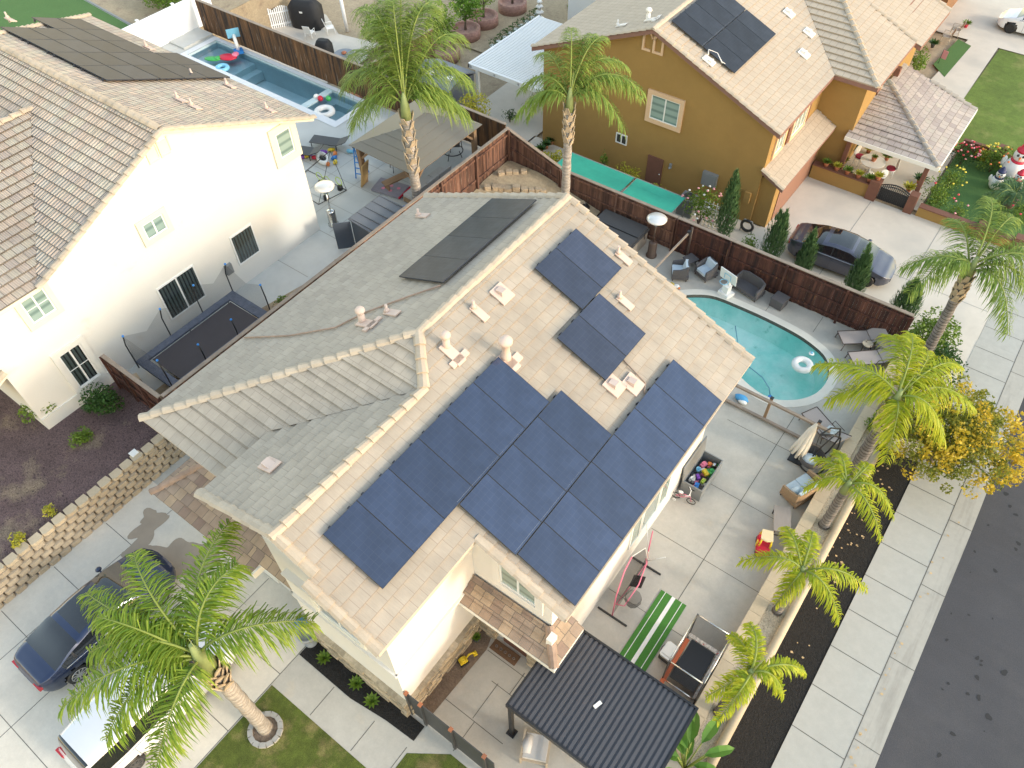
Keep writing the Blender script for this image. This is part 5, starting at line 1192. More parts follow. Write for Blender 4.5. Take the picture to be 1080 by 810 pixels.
lounger('taupe lounger with a patterned blue pillow inside the pool rail fence', (-1.75,20.0,0), R(-28), pil=True)
T = thing('side_table', 'tiny tiled side table between the two sling loungers', 'table', (-1.22,24.35,0))
b = MB(); b.tube([(0,0,.42),(0,0,.45)],.2,16); part('tabletop', b, mat('table_tile',(.5,.43,.33),.7,[(9,.3)]), T)
for k in range(3): a = k*2.09; b = MB(); b.tube([(.16*math.cos(a),.16*math.sin(a),.42),(.2*math.cos(a),.2*math.sin(a),0)],.013,6); part('leg', b, BRONZE, T)
T = thing('fire_pit', 'round grey stone effect fire table in the fence corner', 'fire pit', (-.62,24.75,0))
b = MB(); b.lathe((0,0,0),[(.3,0),(.36,.05),(.36,.5),(.3,.52)],20); part('drum', b, GREY, T); b = MB(); b.lathe((0,0,.52),[(.42,0),(.43,.06),(.40,.08),(.2,.085)],20); part('tabletop', b, mat('stone_grey',(.22,.20,.18),.8,[(9,.3)]), T)
# float, bag, pool toys
b = MB(); b.torus((0,0,.0),.29,.13,n=28,m=12); solo('swim_ring', b, WHITE, 'white swim ring floating near the right end of the kidney pool', 'swim ring', (0,0,0)).location = (-2.9,22.35,-.08)
T = thing('skimmer_float', 'little blue and white float by the pool edge', 'float', (-2.85,23.1,-.1)); b = MB(); b.ball((0,0,.03),.11,.11,.05); part('body', b, WHITE, T); b = MB(); b.lathe((0,0,.05),[(.07,0),(.05,.06),(.01,.07)],8); part('cap', b, LBLU, T)
T = thing('beach_bag', 'crumpled blue and white bag beside the rail fence post', 'bag', (-4.05,19.3,0)); b = MB(); b.ball((0,0,.1),.26,.16,.12,wob=.15); part('body', b, mat('bag_blue',(.07,.32,.62),.6), T); b = MB(); b.ball((.1,-.12,.08),.17,.1,.09,wob=.2); part('towel', b, WHITE, T)
T = thing('water_toy', 'small white water toy with yellow nozzle on the paving by the eave', 'toy', (-8.95,23.25,0)); b = MB(); b.ball((0,0,.08),.13,.1,.08); part('body', b, WHITE, T); b = MB(); b.tube([(-.1,0,.1),(-.3,.05,.1)],.025,6); part('nozzle', b, YEL, T); b = MB(); b.ball((.14,-.05,.08),.05); part('cap', b, ORA, T)
# hanging egg chair and closed umbrella
T = thing('egg_chair', 'black framed hanging chair with curved arms beside the planter wall', 'hanging chair', (-.75,18.2,0))
b = MB()
arc = [(-.95+.0,17.75,2.05),(-.6,18.0,2.05),(-.35,18.25,1.8),(-.28,18.35,1.2),(-.35,18.3,.6),(-.6,18.2,.08)]
b.tube(arc,.03,8); b.tube([(-.95,17.75,2.05),(-.75,18.2,2.1),(-.5,18.6,1.8),(-.4,18.75,1.2),(-.5,18.6,.5),(-.7,18.3,.08)],.03,8); b.tube([(-.5,18.55,1.7),(-.75,18.2,1.0),(-.9,17.95,.4)],.025,8); b.torus((-.78,18.1,.05),.42,.03,n=22,m=6); part('stand', b, BLACK, T, world=True)
b = MB(); b.lathe((-.85,17.95,.3),[(.1,0),(.36,.06),(.44,.22),(.42,.4)],14); b.f.pop(); b.mi.pop(); b.uv.pop(); b.sm.pop(); part('basket', b, WICKER, T, world=True)
b = MB(); b.ball((-.88,17.9,.48),.3,.26,.1); part('seat_cushion', b, CUSH, T, world=True)
b = MB(); b.tube([(-.95,17.8,2.05),(-.88,17.9,.9)],.012,6); part('chain', b, BLACK, T, world=True)
T = thing('umbrella', 'closed cream market umbrella with drooping folds by the rail fence', 'umbrella', (-1.3,18.05,0))
b = MB(); b.tube([(-1.3,18.05,0),(-1.2,18.1,2.15)],.022,8); part('pole', b, BRONZE, T, world=True)
b = MB(); i0 = 0
for k in range(9):
    a = 2*math.pi*k/9; b.tube([(-1.2,18.1,2.12),(-1.24+.09*math.cos(a),18.05+.09*math.sin(a),1.7),(-1.3+.17*math.cos(a),17.95+.17*math.sin(a),1.0),(-1.36+.24*math.cos(a),17.85+.2*math.sin(a),.55+random.uniform(-.1,.1))],[.03,.06,.075,.05],6)
part('canopy', b, FABW, T, world=True)
T = thing('stand_weight', 'square black weight plate under the closed cream umbrella', 'base', (-1.3,18.05,0)); b = MB(); b.prism([(-.25,-.25),(.25,-.25),(.25,.25),(-.25,.25)],0,.06); b.tube([(0,0,.06),(0,0,.25)],.05,10); part('body', b, BLACK, T)
# court things
T = thing('door_mat', 'brown coir door mat with pale lettering at the house entrance', 'mat', (-5.48,6.52,.01)); b = MB(); b.box(-5.95,-5.02,6.28,6.62,.008,.03); part('mat_body', b, mat('coir',(.16,.09,.05),.95,[(40,.3)]), T, world=True)
b = MB(); 
for k in range(5): b.torus((-5.8+.16*k,6.45,.031),.035,.008,n=10,m=4)
part('pattern', b, GREY, T, world=True)
T = thing('toy_excavator', 'yellow toy excavator parked in the dirt bed by the entrance', 'toy', (-6.3,5.5,.02), R(70))
b = MB(); b.box(-.14,.1,-.09,.09,.08,.17); b.box(-.1,.02,-.07,.07,.17,.27); part('cab', b, YEL, T); b = MB(); b.tube([(.08,0,.15),(.2,0,.3),(.33,0,.24),(.38,0,.1)],.03,6); part('arm', b, YEL, T); b = MB(); b.box(.33,.45,-.06,.06,.02,.12); part('bucket', b, YEL, T)
for s in (-1,1): b = MB(); b.box(-.16,.12,s*.09-.03,s*.09+.03,.0,.075); part('track', b, BLACK, T)
T = thing('armchair', 'pale wooden outdoor armchair with off white cushions under the pergola edge', 'armchair', (-3.15,4.75,0), R(25))
b = MB(); b.box(-.36,.36,-.36,.36,.22,.27); 
for s in (-1,1): b.box(s*.36-.03,s*.36+.03,-.38,.38,.5,.54)
part('frame', b, WOODP, T)
for x, y in ((-.36,-.36),(.36,-.36),(.36,.36),(-.36,.36)): b = MB(); b.bar((x,y,0),(x,y,.5),.05,.05); part('leg', b, WOODP, T)
b = MB(); b.prism([(-.32,-.3),(.32,-.3),(.32,.34),(-.32,.34)],.27,.41); part('seat_cushion', b, CUSHG, T); b = MB(); b.tube([(-.24,-.2,.42),(-.26,.0,.46),(-.24,.25,.42)],[.12,.15,.12],8); part('bolster', b, CUSHG, T)
def succulent(loc, label, r=.16, pot=None, m=None, name='succulent', group=None):
    T = thing(name, label, 'plant', loc, group=group); b = MB()
    for ring, (n, el_, l) in enumerate(((11,.35,1),(9,.7,.85),(6,1.1,.6))):
        for k in range(n):
            a = 2*math.pi*k/n+ring*.3+random.uniform(-.1,.1); d = Vector((math.cos(a)*math.cos(el_), math.sin(a)*math.cos(el_), math.sin(el_))); s = Vector((-math.sin(a),math.cos(a),0))*r*.22; o = Vector((0,0,.02+(.2 if pot else 0)))
            b.face([o+d*r*.1, o+d*r*l*.5+s, o+d*r*l*1.15, o+d*r*l*.5-s])
    part('leaves', b, m or LF_B2, T)
    if pot: q = MB(); q.lathe((0,0,0),[(.09,0),(.13,.18),(.14,.2),(.11,.2)],12); part('pot', q, pot, T)
    return T
for k, (x, y) in enumerate(((-9.72,3.12),(-8.42,3.15),(-7.72,3.05))): succulent((x,y,.03), ('light green rosette shrub in the black bed nearest the grey urn','light green rosette shrub in the middle of the black mulch bed','light green rosette shrub in the black bed nearest the court fence')[k], .24, group='rosettes in the black mulch bed')
succulent((-6.4,6.25,.01), 'small green plant in a dark pot beside the entrance stones', .16, pot=DKGREY)
T = thing('urn', 'grey stone garden urn standing at the corner of the driveway', 'urn', (-10.42,3.25,0)); b = MB(); b.lathe((0,0,0),[(.2,0),(.2,.06),(.1,.12),(.1,.3),(.24,.45),(.3,.7),(.26,.72),(.2,.6)],16); part('body', b, mat('urn_grey',(.27,.29,.31),.7,[(6,.15)]), T)
T = thing('balloon_cluster', 'blue toy cart beside the grey urn by the garage', 'toy', (-10.85,3.45,0)); b = MB(); b.box(-.3,.2,-.14,.14,.12,.3); part('tray', b, BLU, T)
for x, y in ((-.22,-.14),(-.22,.14),(.14,-.14),(.14,.14)): b = MB(); b.tube([(x,y-.02,.09),(x,y+.02,.09)],.09,10); part('wheel', b, BLU, T)
T.name = 'toy_cart'
# ---------------------------------------------------------------- left lot
T = thing('trampoline', 'large rectangular trampoline with blue padding along the white house wall', 'trampoline', (-21.1,8.8,1))
x0,x1,y0,y1 = -22.15,-20.05,6.6,10.95; P4 = [(x0,y0),(x1,y0),(x1,y1),(x0,y1)]; zt = 1.9
b = MB(); b.box(x0+.28,x1-.25,y0+.35,y1-.35,zt-.03,zt); part('jump_mat', b, mat('mat_black',(.045,.042,.05),.75,[(2,.12)]), T, world=True)
PADB = mat('pad_blue',(.085,.10,.14),.75,[(6,.25)],(9,.8,.05))
b = MB(); b.box(x0-.1,x0+.2,y0-.1,y1+.1,zt-.04,zt+.05); b.box(x1-.2,x1+.05,y0-.1,y1+.1,zt-.04,zt+.05); b.box(x0+.2,x1-.2,y1-.3,y1+.1,zt-.04,zt+.045); b.box(x0+.2,x1-.2,y0-.1,y0+.25,zt-.07,zt+.04); part('padding', b, PADB, T, world=True)
b = MB(); 
for a, c in zip(P4, P4[1:]+P4[:1]): b.tube([(*a,zt-.06),(*c,zt-.06)],.035,8)
part('frame', b, STEEL, T, world=True)
for y in (y0+.3,(y0+y1)/2,y1-.3):
    for x in (x0,x1): q = MB(); q.tube([(x,y,zt-.06),(x,y,1.0)],.03,8); part('leg', q, STEEL, T, world=True)
tops = []
for k, (x, y) in enumerate(((x0-.1,y0-.1),(x0-.15,y0+1.5),(x0-.15,y0+3.0),(x0-.1,y1+.1),(x1+.05,y1+.1),(x1,y0+2.9),(x1,y0+1.4),(x1+.0,y0-.1))):
    low = k in (5,6); h = 1.0 if low else 1.55
    q = MB(); top = (x+(.25 if x < -21 and not low else -.05),y,zt+h); tops.append(((x,y),top)); q.tube([(x,y,zt-.3),(x,y,zt+h*.6),top],.025,8); part('pole', q, BLACK, T, world=True)
    q = MB(); q.ball((top[0],top[1],top[2]),.045); part('pole_cap', q, BLU, T, world=True)
b = MB(); seq = tops[:5]
b.face([(*tops[7][0],zt),(*tops[0][0],zt),tops[0][1],tops[7][1]])
for (a, ta), (c, tc) in zip(seq[:-1], seq[1:]): mid = tuple((ta[k]+tc[k])/2-(.45 if k == 2 else 0) for k in range(3)); b.face([(*a,zt),(*c,zt),tc,mid,ta])
part('safety_net', b, NETL, T, world=True)
b = MB(); b.prism([(-22.6,6.1),(-22.2,6.0),(-22.1,6.3),(-22.5,6.4)],1,1.25); solo('paving_stone', b, BLOCKT, 'loose tan stone block by the fence return near the blue trampoline', 'stone', (-22.35,6.2,1))
T = thing('garden_cabinet', 'dark grey resin storage cabinet with a ribbed roof behind the side fence', 'cabinet', (-20.4,17.4,1))
b = MB(); b.box(-20.98,-19.75,16.5,18.38,1,2.44); part('body', b, mat('resin_grey',(.085,.10,.125),.6,[((1,1,6),.1)]), T, world=True)
b = MB(); b.slab([(-21.05,16.44,2.5),(-19.7,16.38,2.44),(-19.7,18.44,2.44),(-21.05,18.44,2.5)],(0,0,-.06)); 
for k in range(5): b.box(-21.04,-19.71,16.5+.46*k,16.52+.46*k,2.44,2.52)
part('roof', b, mat('resin_roof',(.15,.16,.18),.6), T, world=True)
b = MB(); b.obox((-20.98,16.46,1.05),(-.5,-.55,0),(.03,-.03,0),(0,0,1.35)); part('door', b, bpy.data.materials['resin_grey'], T, world=True)
b = MB(); b.bar((-19.95,15.95,1),(-19.95,16.3,2.0),.1,.03); solo('wood_plank', b, WOODY, 'short orange brown plank leaning on the grey resin cabinet', 'plank', (-19.95,15.95,1))
T = thing('kiddie_pool', 'bright blue rigid kiddie pool standing on edge behind the resin cabinet', 'kiddie pool', (-19.95,18.95,1)); b = MB(); b.lathe((0,0,.5),[(.02,0),(.45,.02),(.52,.22),(.55,.24)],20); q = part('shell', b, BLU, T); q.rotation_euler = (0,R(0),0)
T.rotation_euler = (0,0,0)
# ladder, boards, toys by the gazebo
T = thing('step_ladder', 'blue folding step ladder leaning at the gazebo post', 'ladder', (-24.2,20.1,1), R(20))
b = MB()
for s in (-.2,.2): b.bar((s,0,0),(s*.75,.25,1.6),.05,.03); b.bar((s,.6,0),(s*.75,.27,1.55),.04,.03)
for k in range(5): b.bar((-.19,.04+.045*k,.25+.28*k),(.19,.04+.045*k,.25+.28*k),.06,.02)
part('frame', b, BLU, T); b = MB(); b.box(-.17,.17,.15,.4,1.56,1.62); part('top_step', b, BLACK, T)
T = thing('cornhole_board', 'plywood cornhole board leaning on the gazebo post', 'game board', (-23.75,19.95,1), R(15)); b = MB(); b.obox((-.05,-.3,0),(.06,0,0),(0,.6,0),(.25,0,1.2)); part('board', b, mat('plywood',(.50,.32,.13),.6,[((2,9,2),.2)]), T)
T = thing('play_mat', 'grey play board with pink footprints lying by the gazebo', 'game board', (-22.4,20.2,1)); b = MB(); b.obox((-.7,-.5,.05),(1.5,.3,0),(-.25,.95,0),(0,0,.08)); part('board', b, mat('board_grey',(.28,.26,.30),.7,[(4,.15)]), T)
b = MB()
for x, y in ((-.3,-.1),(.1,-.05),(-.1,.25),(.3,.3)): b.tube([(x,y,.131),(x,y,.136)],.09,10)
part('prints', b, PINK, T); b = MB(); b.bar((.8,-.25,.12),(.75,.75,.2),.06,.08); part('edge_rail', b, RED, T)
def pchair(label, loc, rz, m=DKGREY, group='dark patio chairs under the gazebo', s=1):
    T = thing('patio_chair', label, 'chair', loc, rz, group); b = MB(); b.box(-.24,.24,-.24,.24,.38,.41); part('seat', b, m, T); b = MB(); b.obox((-.24,.22,.41),(.48,0,0),(0,.03,0),(0,.14,.5)); part('backrest', b, m, T)
    for x, y in ((-.22,-.22),(.22,-.22),(.22,.22),(-.22,.22)): b = MB(); b.tube([(x,y,.38),(x*1.15,y*1.15,0)],.018,6); part('leg', b, m, T)
    b = MB(); 
    for q in (-1,1): b.tube([(q*.26,.25,.6),(q*.27,-.2,.6),(q*.24,-.22,.4)],.016,6)
    part('arms', b, m, T); return T
pchair('dark patio chair turned sideways between gazebo post and bench', (-23.3,21.7,1), R(60)); pchair('dark patio chair seen behind the gazebo post', (-23.9,22.6,1), R(130))
T = thing('bench', 'brown wooden bench under the near side of the gazebo', 'bench', (-22.3,20.9,1), R(75)); b = MB(); b.box(-.9,.9,-.2,.2,.42,.48); part('seat', b, WOODY, T)
for x in (-.75,.75): b = MB(); b.box(x-.04,x+.04,-.18,.18,0,.42); part('leg', b, WOODY, T)
T = thing('sectional_sofa', 'white outdoor sofa cushions under the gazebo by the side fence', 'sofa', (-21.0,21.3,1), R(90)); b = MB(); b.box(-1.3,1.3,-.35,.35,.05,.3); part('base', b, WICKERT, T)
for k in range(3): b = MB(); b.box(-1.28+.86*k,-.45+.86*k,-.34,.34,.3,.45); part('seat_cushion', b, CUSHG, T); b = MB(); b.obox((-1.28+.86*k,-.36,.45),(.82,0,0),(0,.12,0),(0,-.05,.35)); part('back_cushion', b, CUSHG, T)
T = thing('round_chair', 'dark ring framed lounge chair under the right end of the gazebo', 'chair', (-21.7,24.0,1), R(30))
b = MB(); b.torus((0,0,.38),.48,.025,n=24,m=6); b.tube([(-.3,.3,.4),(-.1,.55,.95),(.3,.5,.95),(.4,.25,.4)],.02,6); part('frame', b, BLACK, T)
for k in range(3): b = MB(); b.tube([(.3*math.cos(k*2.1),.3*math.sin(k*2.1),.36),(.42*math.cos(k*2.1),.42*math.sin(k*2.1),0)],.02,6); part('leg', b, BLACK, T)
b = MB(); b.obox((-.25,.15,.42),(.55,.08,0),(-.03,.06,0),(0,.2,.5)); part('backrest', b, DKGREY, T)
# loungers & toys by lap pool
for lab, loc in (('grey flat pool lounger beside the spa corner of the lap pool', (-27.9,20.9,1)), ('grey pool lounger partly hidden by the white house roof corner', (-28.4,19.6,1))):
    T = thing('pool_lounger', lab, 'lounger', loc, R(22), 'grey loungers by the lap pool'); b = MB(); b.slab([(-.2,-.33,.34),(1.2,-.33,.34),(1.2,.33,.34),(-.2,.33,.34)],(0,0,-.03)); part('seat_sling', b, DKGREY, T)
    b = MB(); b.slab([(1.2,-.33,.34),(1.75,-.33,.6),(1.75,.33,.6),(1.2,.33,.34)],(0,0,-.03)); part('backrest', b, DKGREY, T)
    for x, y in ((-.1,-.3),(-.1,.3),(1.2,-.3),(1.2,.3)): b = MB(); b.bar((x,y,0),(x,y,.32),.03,.03); part('leg', b, BLACK, T)
cols = [('yellow',YEL),('orange',ORA),('red',RED),('purple',PUR),('green',GRN),('blue',BLU),('light blue',LBLU)]
pos = [(346,161,0,'by the net stand'),(351,165,1,'by the net stand'),(333,168,2,'left of the white toy boat'),(329,165,3,'left of the white toy boat'),(335,161,4,'behind the white toy boat'),(350,169,5,'right of the white toy boat'),(362,160,6,'lying alone on the paving'),(321,167,3,'at the edge of the white wall'),(325,166,0,'at the edge of the white wall'),(346,175,1,'nearest the ring target'),(340,163,3,'behind the boat on the right'),(352,173,0,'in front of the net stand')]
XY = {(346,161):(-26.9,20.9),(351,165):(-26.5,20.8),(333,168):(-27.1,20.0),(329,165):(-27.5,20.1),(335,161):(-27.4,20.5),(350,169):(-26.3,20.5),(362,160):(-26.1,21.35),(321,167):(-27.6,19.7),(325,166):(-27.5,19.85),(346,175):(-26.2,20.0),(340,163):(-27.1,20.55),(352,173):(-26.0,20.3)}
for px, py, c, where in pos:
    x, y = XY[(px,py)]; b = MB(); b.ball((0,0,.1),.15,.1,.1,wob=.1); b.ball((.12,.05,.08),.09,.08,.08)
    o = b.build('pool_toy', cols[c][1]); o.location = (x,y,1); o.rotation_euler = (0,0,random.uniform(0,3)); tag(o, f'{cols[c][0]} pool toy {where} near the lap pool loungers', 'toy', group='pool toys scattered by the lap pool')
T = thing('toy_boat', 'white and black inflatable toy boat among the scattered pool toys', 'toy', (-26.7,20.15,1), R(-25)); b = MB(); b.torus((0,0,.12),.36,.11,n=20,m=8); q = part('hull', b, WHITE, T); q.scale = (1.2,.6,1); b = MB(); b.ball((0,0,.1),.25,.12,.06); part('floor', b, BLACK, T)
T = thing('net_stand', 'thin black sports net stand with four yellow ring targets', 'sports net', (-25.2,18.6,1))
b = MB(); ap = (-24.9,19.3,2.7); ft = [(-26.7,19.15,1.02),(-24.1,19.1,1.02),(-24.4,17.6,1.02),(-26.6,17.8,1.02)]
for f_ in ft: b.tube([ap,f_],.012,5)
for a, c in zip(ft, ft[1:]+ft[:1]): b.tube([a,c],.014,5)
part('frame', b, BLACK, T, world=True)
for x, y, z in ((-25.4,18.75,1.45),(-24.9,18.75,1.45),(-24.4,19.0,1.45),(-24.4,18.1,1.45)): q = MB(); q.torus((x,y,z),.2,.018,n=18,m=5,axis='y'); rr_ = part('ring_target', q, LIME, T, world=True); q = MB(); q.lathe((x,y,1.0),[(.14,0),(.12,.2),(.02,.25)],8); part('net_bag', q, BLACK, rr_, world=True)
T = thing('swim_ring', 'white swim ring with blue centre at the spa end of the lap pool', 'swim ring', (-29.85,23.35,.9)); b = MB(); b.torus((0,0,0),.4,.16,n=26,m=10); part('tube', b, WHITE, T)
T = thing('swim_ring', 'light blue small swim ring at the far end of the lap pool', 'swim ring', (-37.75,23.2,.92)); b = MB(); b.torus((0,0,0),.3,.12,n=22,m=8); part('tube', b, LBLU, T)
T = thing('pool_float', 'dark red pool float at the far corner of the lap pool', 'float', (-38.3,24.1,.92), R(30)); b = MB(); b.ball((0,0,.08),.55,.35,.12); part('body', b, RED, T); b = MB(); b.ball((.4,.2,.16),.2,.25,.1); part('headrest', b, PINK, T)
T = thing('pool_float', 'dark green pool float peeking out beside the red float', 'float', (-38.9,23.5,.92), R(30)); b = MB(); b.ball((0,0,.06),.5,.22,.1); part('body', b, GRN, T); b = MB(); b.ball((.3,0,.14),.15,.18,.07); part('headrest', b, GRN, T)
for k, (x, m_, cn) in enumerate(((-30.75,RED,'red and cream'),(-30.4,GRN,'green and cream'),(-31.05,WHITE,'white'))): b = MB(); b.ball((0,0,0),.15); o = b.build('play_ball', m_); o.location = (x-.1,24.3-.25*abs(k-1),.98); tag(o, f'{cn} ball floating against the spa wall', 'ball', group='balls beside the spa wall')
T = thing('pool_hoop', 'blue poolside basketball hoop on a white base by the charred fence', 'basketball hoop', (-38.4,24.95,1), R(150))
b = MB(); b.box(-.5,.0,-.25,.25,.0,.14); part('base', b, BLU, T); b = MB(); b.tube([(-.2,0,.1),(-.35,0,.5),(.1,0,.9)],.1,8); part('pole', b, WHITE, T); b = MB(); b.obox((.1,-.35,.7),(.03,0,0),(0,.7,0),(-.2,0,.6)); part('backboard', b, LBLU, T)
# ---------------------------------------------------------------- back neighbours
zb = -1.2
def cover(label, loc, sx, sy, h, rz=0):
    T = thing('grill_cover', label, 'covered grill', loc, rz, 'black covered grills'); b = MB()
    i = len(b.v); lv = [(1,0),(1.03,.4*h),(.96,.75*h),(.72,.97*h),(.55,h)]; n = 20
    for (s, z) in lv:
        for k in range(n):
            a = 2*math.pi*k/n; c_, s_ = math.cos(a), math.sin(a); e = 1/max(abs(c_),abs(s_))**.8; wv = 1+.04*math.sin(a*6+z*3)
            b.v.append((sx*s*c_*e*wv, sy*(s if z < .9*h else s*.8)*s_*e*wv, z))
    for q in range(len(lv)-1):
        for k in range(n): b.f.append([q*n+k,q*n+(k+1)%n,(q+1)*n+(k+1)%n,(q+1)*n+k]); b.mi.append(0); b.uv.append(None); b.sm.append(True)
    b.f.append([(len(lv)-1)*n+k for k in range(n)]); b.mi.append(0); b.uv.append(None); b.sm.append(False)
    part('cover', b, mat('cover_black',(.018,.018,.02),.7) if 'cover_black' not in bpy.data.materials else bpy.data.materials['cover_black'], T); return T
T = cover('tall black covered grill island beside the white railing', (-40.9,32.3,zb), 1.05, .6, 1.75, R(20)); b = MB(); b.box(-.1,.1,-.66,-.64,1.1,1.2); part('tag', b, WHITE, T)
cover('small black covered grill right behind the charred fence', (-37.0,30.0,zb), .5, .4, 1.15, R(20))
T = thing('white_railing', 'white picket railing enclosing grey equipment beyond the charred fence', 'railing', (-44,31,zb))
b = MB()
def picket(p, q, h=1.15):
    p, q = Vector((*p,zb)), Vector((*q,zb)); n = int((q-p).length/.13)
    for k in range(n+1): c = p+(q-p)*k/n; hh = h+.2*abs(math.sin(k*math.pi/8)); b.bar(c, c+Vector((0,0,hh)),.085,.03)
    b.bar(p+Vector((0,0,.2)),q+Vector((0,0,.2)),.05,.08); b.bar(p+Vector((0,0,h-.2)),q+Vector((0,0,h-.2)),.05,.08)
picket((-47.5,29.9),(-43.0,30.0)); picket((-43.0,30.0),(-41.6,32.2)); part('pickets', b, VINYL, T, world=True)
for k, (x, y, r_) in enumerate(((-45.2,31.8,.7),(-43.9,32.2,.55))): T = thing('pool_filter', ('large grey rounded pool filter behind the white railing','smaller grey rounded pool filter behind the white railing')[k], 'pool equipment', (x,y,zb)); b = MB(); b.ball((0,0,r_*.8),r_,r_*.8,r_*.8); part('tank', b, GREY, T); b = MB(); b.tube([(0,0,r_*1.5),(0,0,r_*1.75)],.1,8); part('valve', b, DKGREY, T)
pchair('white garden chair nearer the fence with its back to the grill', (-39.6,31.2,zb), R(200), WHITE, 'white garden chairs'); pchair('white garden chair further from the fence beside the umbrella pole', (-39.0,32.4,zb), R(150), WHITE, 'white garden chairs')
T = thing('umbrella_pole', 'thick white pole rising through the palm fronds at the top', 'pole', (-38.3,33.2,zb)); b = MB(); b.tube([(0,0,0),(-.1,0,3.0)],.11,10); part('shaft', b, VINYL, T)
T = thing('fire_table', 'round grey table with a red centrepiece behind the charred fence', 'table', (-35.5,30.2,zb)); b = MB(); b.tube([(0,0,.55),(0,0,.62)],.62,20); part('tabletop', b, mat('table_slate',(.20,.22,.26),.5,[(3,.1)]), T); b = MB(); b.lathe((0,0,0),[(.3,0),(.1,.1),(.1,.5),(.2,.55)],10); part('pedestal', b, DKGREY, T); b = MB(); b.ball((0,0,.68),.16,.16,.08,wob=.2); part('centrepiece', b, TERRA, T)
# shed
T = thing('garden_shed', 'grey metal garden shed with a pitched roof behind the fence', 'shed', (-26.6,29.9,zb)); b = MB(); b.box(-28.4,-26.0,28.9,31.0,zb,.75); 
for k in range(12): b.box(-28.43,-28.40+2.43,28.87,28.9,zb+.16*k,zb+.16*k+.12)
part('wall', b, mat('shed_grey',(.13,.15,.19),.6), T, world=True); b = MB(); b.slab([(-28.6,28.7,.75),(-25.9,28.7,.75),(-25.9,30,1.25),(-28.6,30,1.25)],(0,0,-.06)); b.slab([(-28.6,30,1.25),(-25.9,30,1.25),(-25.9,31.2,.75),(-28.6,31.2,.75)],(0,0,-.06)); part('roof', b, mat('shed_roof',(.17,.19,.23),.6), T, world=True)
b = MB(); b.box(-27.9,-27.5,29.2,29.45,.9,1.08); b.box(-26.6,-26.25,29.3,29.6,.95,1.1); part('skylight', b, WHITE, T, world=True)
# brick tree rings
BRK = mat('brick_ring',(.34,.20,.17),.9,[((6,6,12),.35)],((5,5,12),.8,.04))
def leafball(b, c, r, n, s, flat=1, mi=0, rz=1):
    for _ in range(n):
        th, u = random.uniform(0,6.283), random.uniform(-1,1); q = math.sqrt(1-u*u); rad = r*random.uniform(.55,1.05)**.7
        p = Vector(c)+Vector((q*math.cos(th)*rad, q*math.sin(th)*rad, u*rad*rz))
        a = Vector((random.gauss(0,1),random.gauss(0,1),random.gauss(0,.6))).normalized(); d = a.cross(Vector((random.gauss(0,1),random.gauss(0,1),random.gauss(0,1)))).normalized()
        l = s*random.uniform(.6,1.3); b.face([p-a*l*.5, p+d*l*.28, p+a*l*.5, p-d*l*.28], mi)
def bush(label, loc, r, h, m, n=700, s=.1, name='shrub', fl=None, group=None, up=False, cat='shrub'):
    T = thing(name, label, cat, loc, group=group); b = MB(); k = 9
    for i in range(k):
        a = random.uniform(0,6.28); q = r*random.uniform(.1,.6); leafball(b, (q*math.cos(a),q*math.sin(a),h*random.uniform(.35,.72)), r*random.uniform(.4,.62), n//k, s, rz=h/(2*r)*1.1)
    part('foliage', b, m, T)
    t = MB()
    for i in range(5): a = i*1.3; t.tube([(0,0,0),(r*.3*math.cos(a),r*.3*math.sin(a),h*.6)],[.03,.008],5)
    part('stems', t, BARK, T)
    if fl:
        for mm, cnt in fl:
            f = MB()
            for _ in range(cnt): th, u = random.uniform(0,6.28), random.uniform(.1,1); q = math.sqrt(1-u*u); c = (q*math.cos(th)*r, q*math.sin(th)*r, h*.5+u*h*.5); f.ball(c,.06,.06,.04,n=4)
            part('blossoms', f, mm, T)
    return T
rings = [(-30.9,34.2,'nearest the grey shed'),(-31.5,37.0,'second from the grey shed'),(-31.6,39.0,'partly behind the second ring'),(-31.2,41.6,'near the white pagoda lantern'),(-33.6,31.6,'beside the palm fronds')]
for i, (x, y, wh) in enumerate(rings):
    T = thing('tree_planter', 'round reddish brick tree planter '+wh, 'planter', (x,y,zb), group='round brick tree planters'); b = MB(); b.lathe((0,0,0),[(.95,0),(.95,.6),(.93,.62),(.75,.62),(.75,.45),(.02,.45)],20); part('brick_ring', b, BRK, T)
    T = thing('fruit_tree', 'bright green fruit tree in the brick planter '+wh, 'tree', (x,y,zb+.45), group='fruit trees in brick planters'); b = MB(); b.tube([(0,0,0),(.05,0,.6),(0,.1,1.3)],[.09,.07,.04],7)
    for a in range(4): b.tube([(0,0,.7),(.5*math.cos(a*1.6),.5*math.sin(a*1.6),1.5)],[.04,.015],5)
    part('trunk', b, BARK, T); b = MB()
    for k in range(11): a = random.uniform(0,6.28); q = random.uniform(.1,.9); leafball(b,(q*math.cos(a),q*math.sin(a),random.uniform(1.1,2.4)),.55,150,.17)
    part('crown', b, LF_B2 if i % 2 == 0 else leaf_mat('citrus_green',(.07,.17,.015),(.15,.27,.03)) if 'citrus_green' not in bpy.data.materials else bpy.data.materials['citrus_green'], T)
for i in range(9):
    x, y = -29.6-.02*i, 36.6+.62*i
    T = thing('potted_plant', (['nearest','second','third','fourth','middle','sixth','seventh','second farthest','farthest'][i]+' white pot with round green plant beside the lattice patio cover'), 'potted plant', (x+.6,y,zb), group='row of potted plants by the patio cover'); b = MB(); b.lathe((0,0,0),[(.14,0),(.2,.3),(.22,.32),(.16,.3)],10); part('pot', b, WHITE, T); b = MB(); leafball(b,(0,0,.5),.3,90,.12); part('foliage', b, LF_B, T)
T = thing('stone_lantern', 'white pagoda garden lantern at the end of the pot row', 'lantern', (-28.8,41.3,zb))
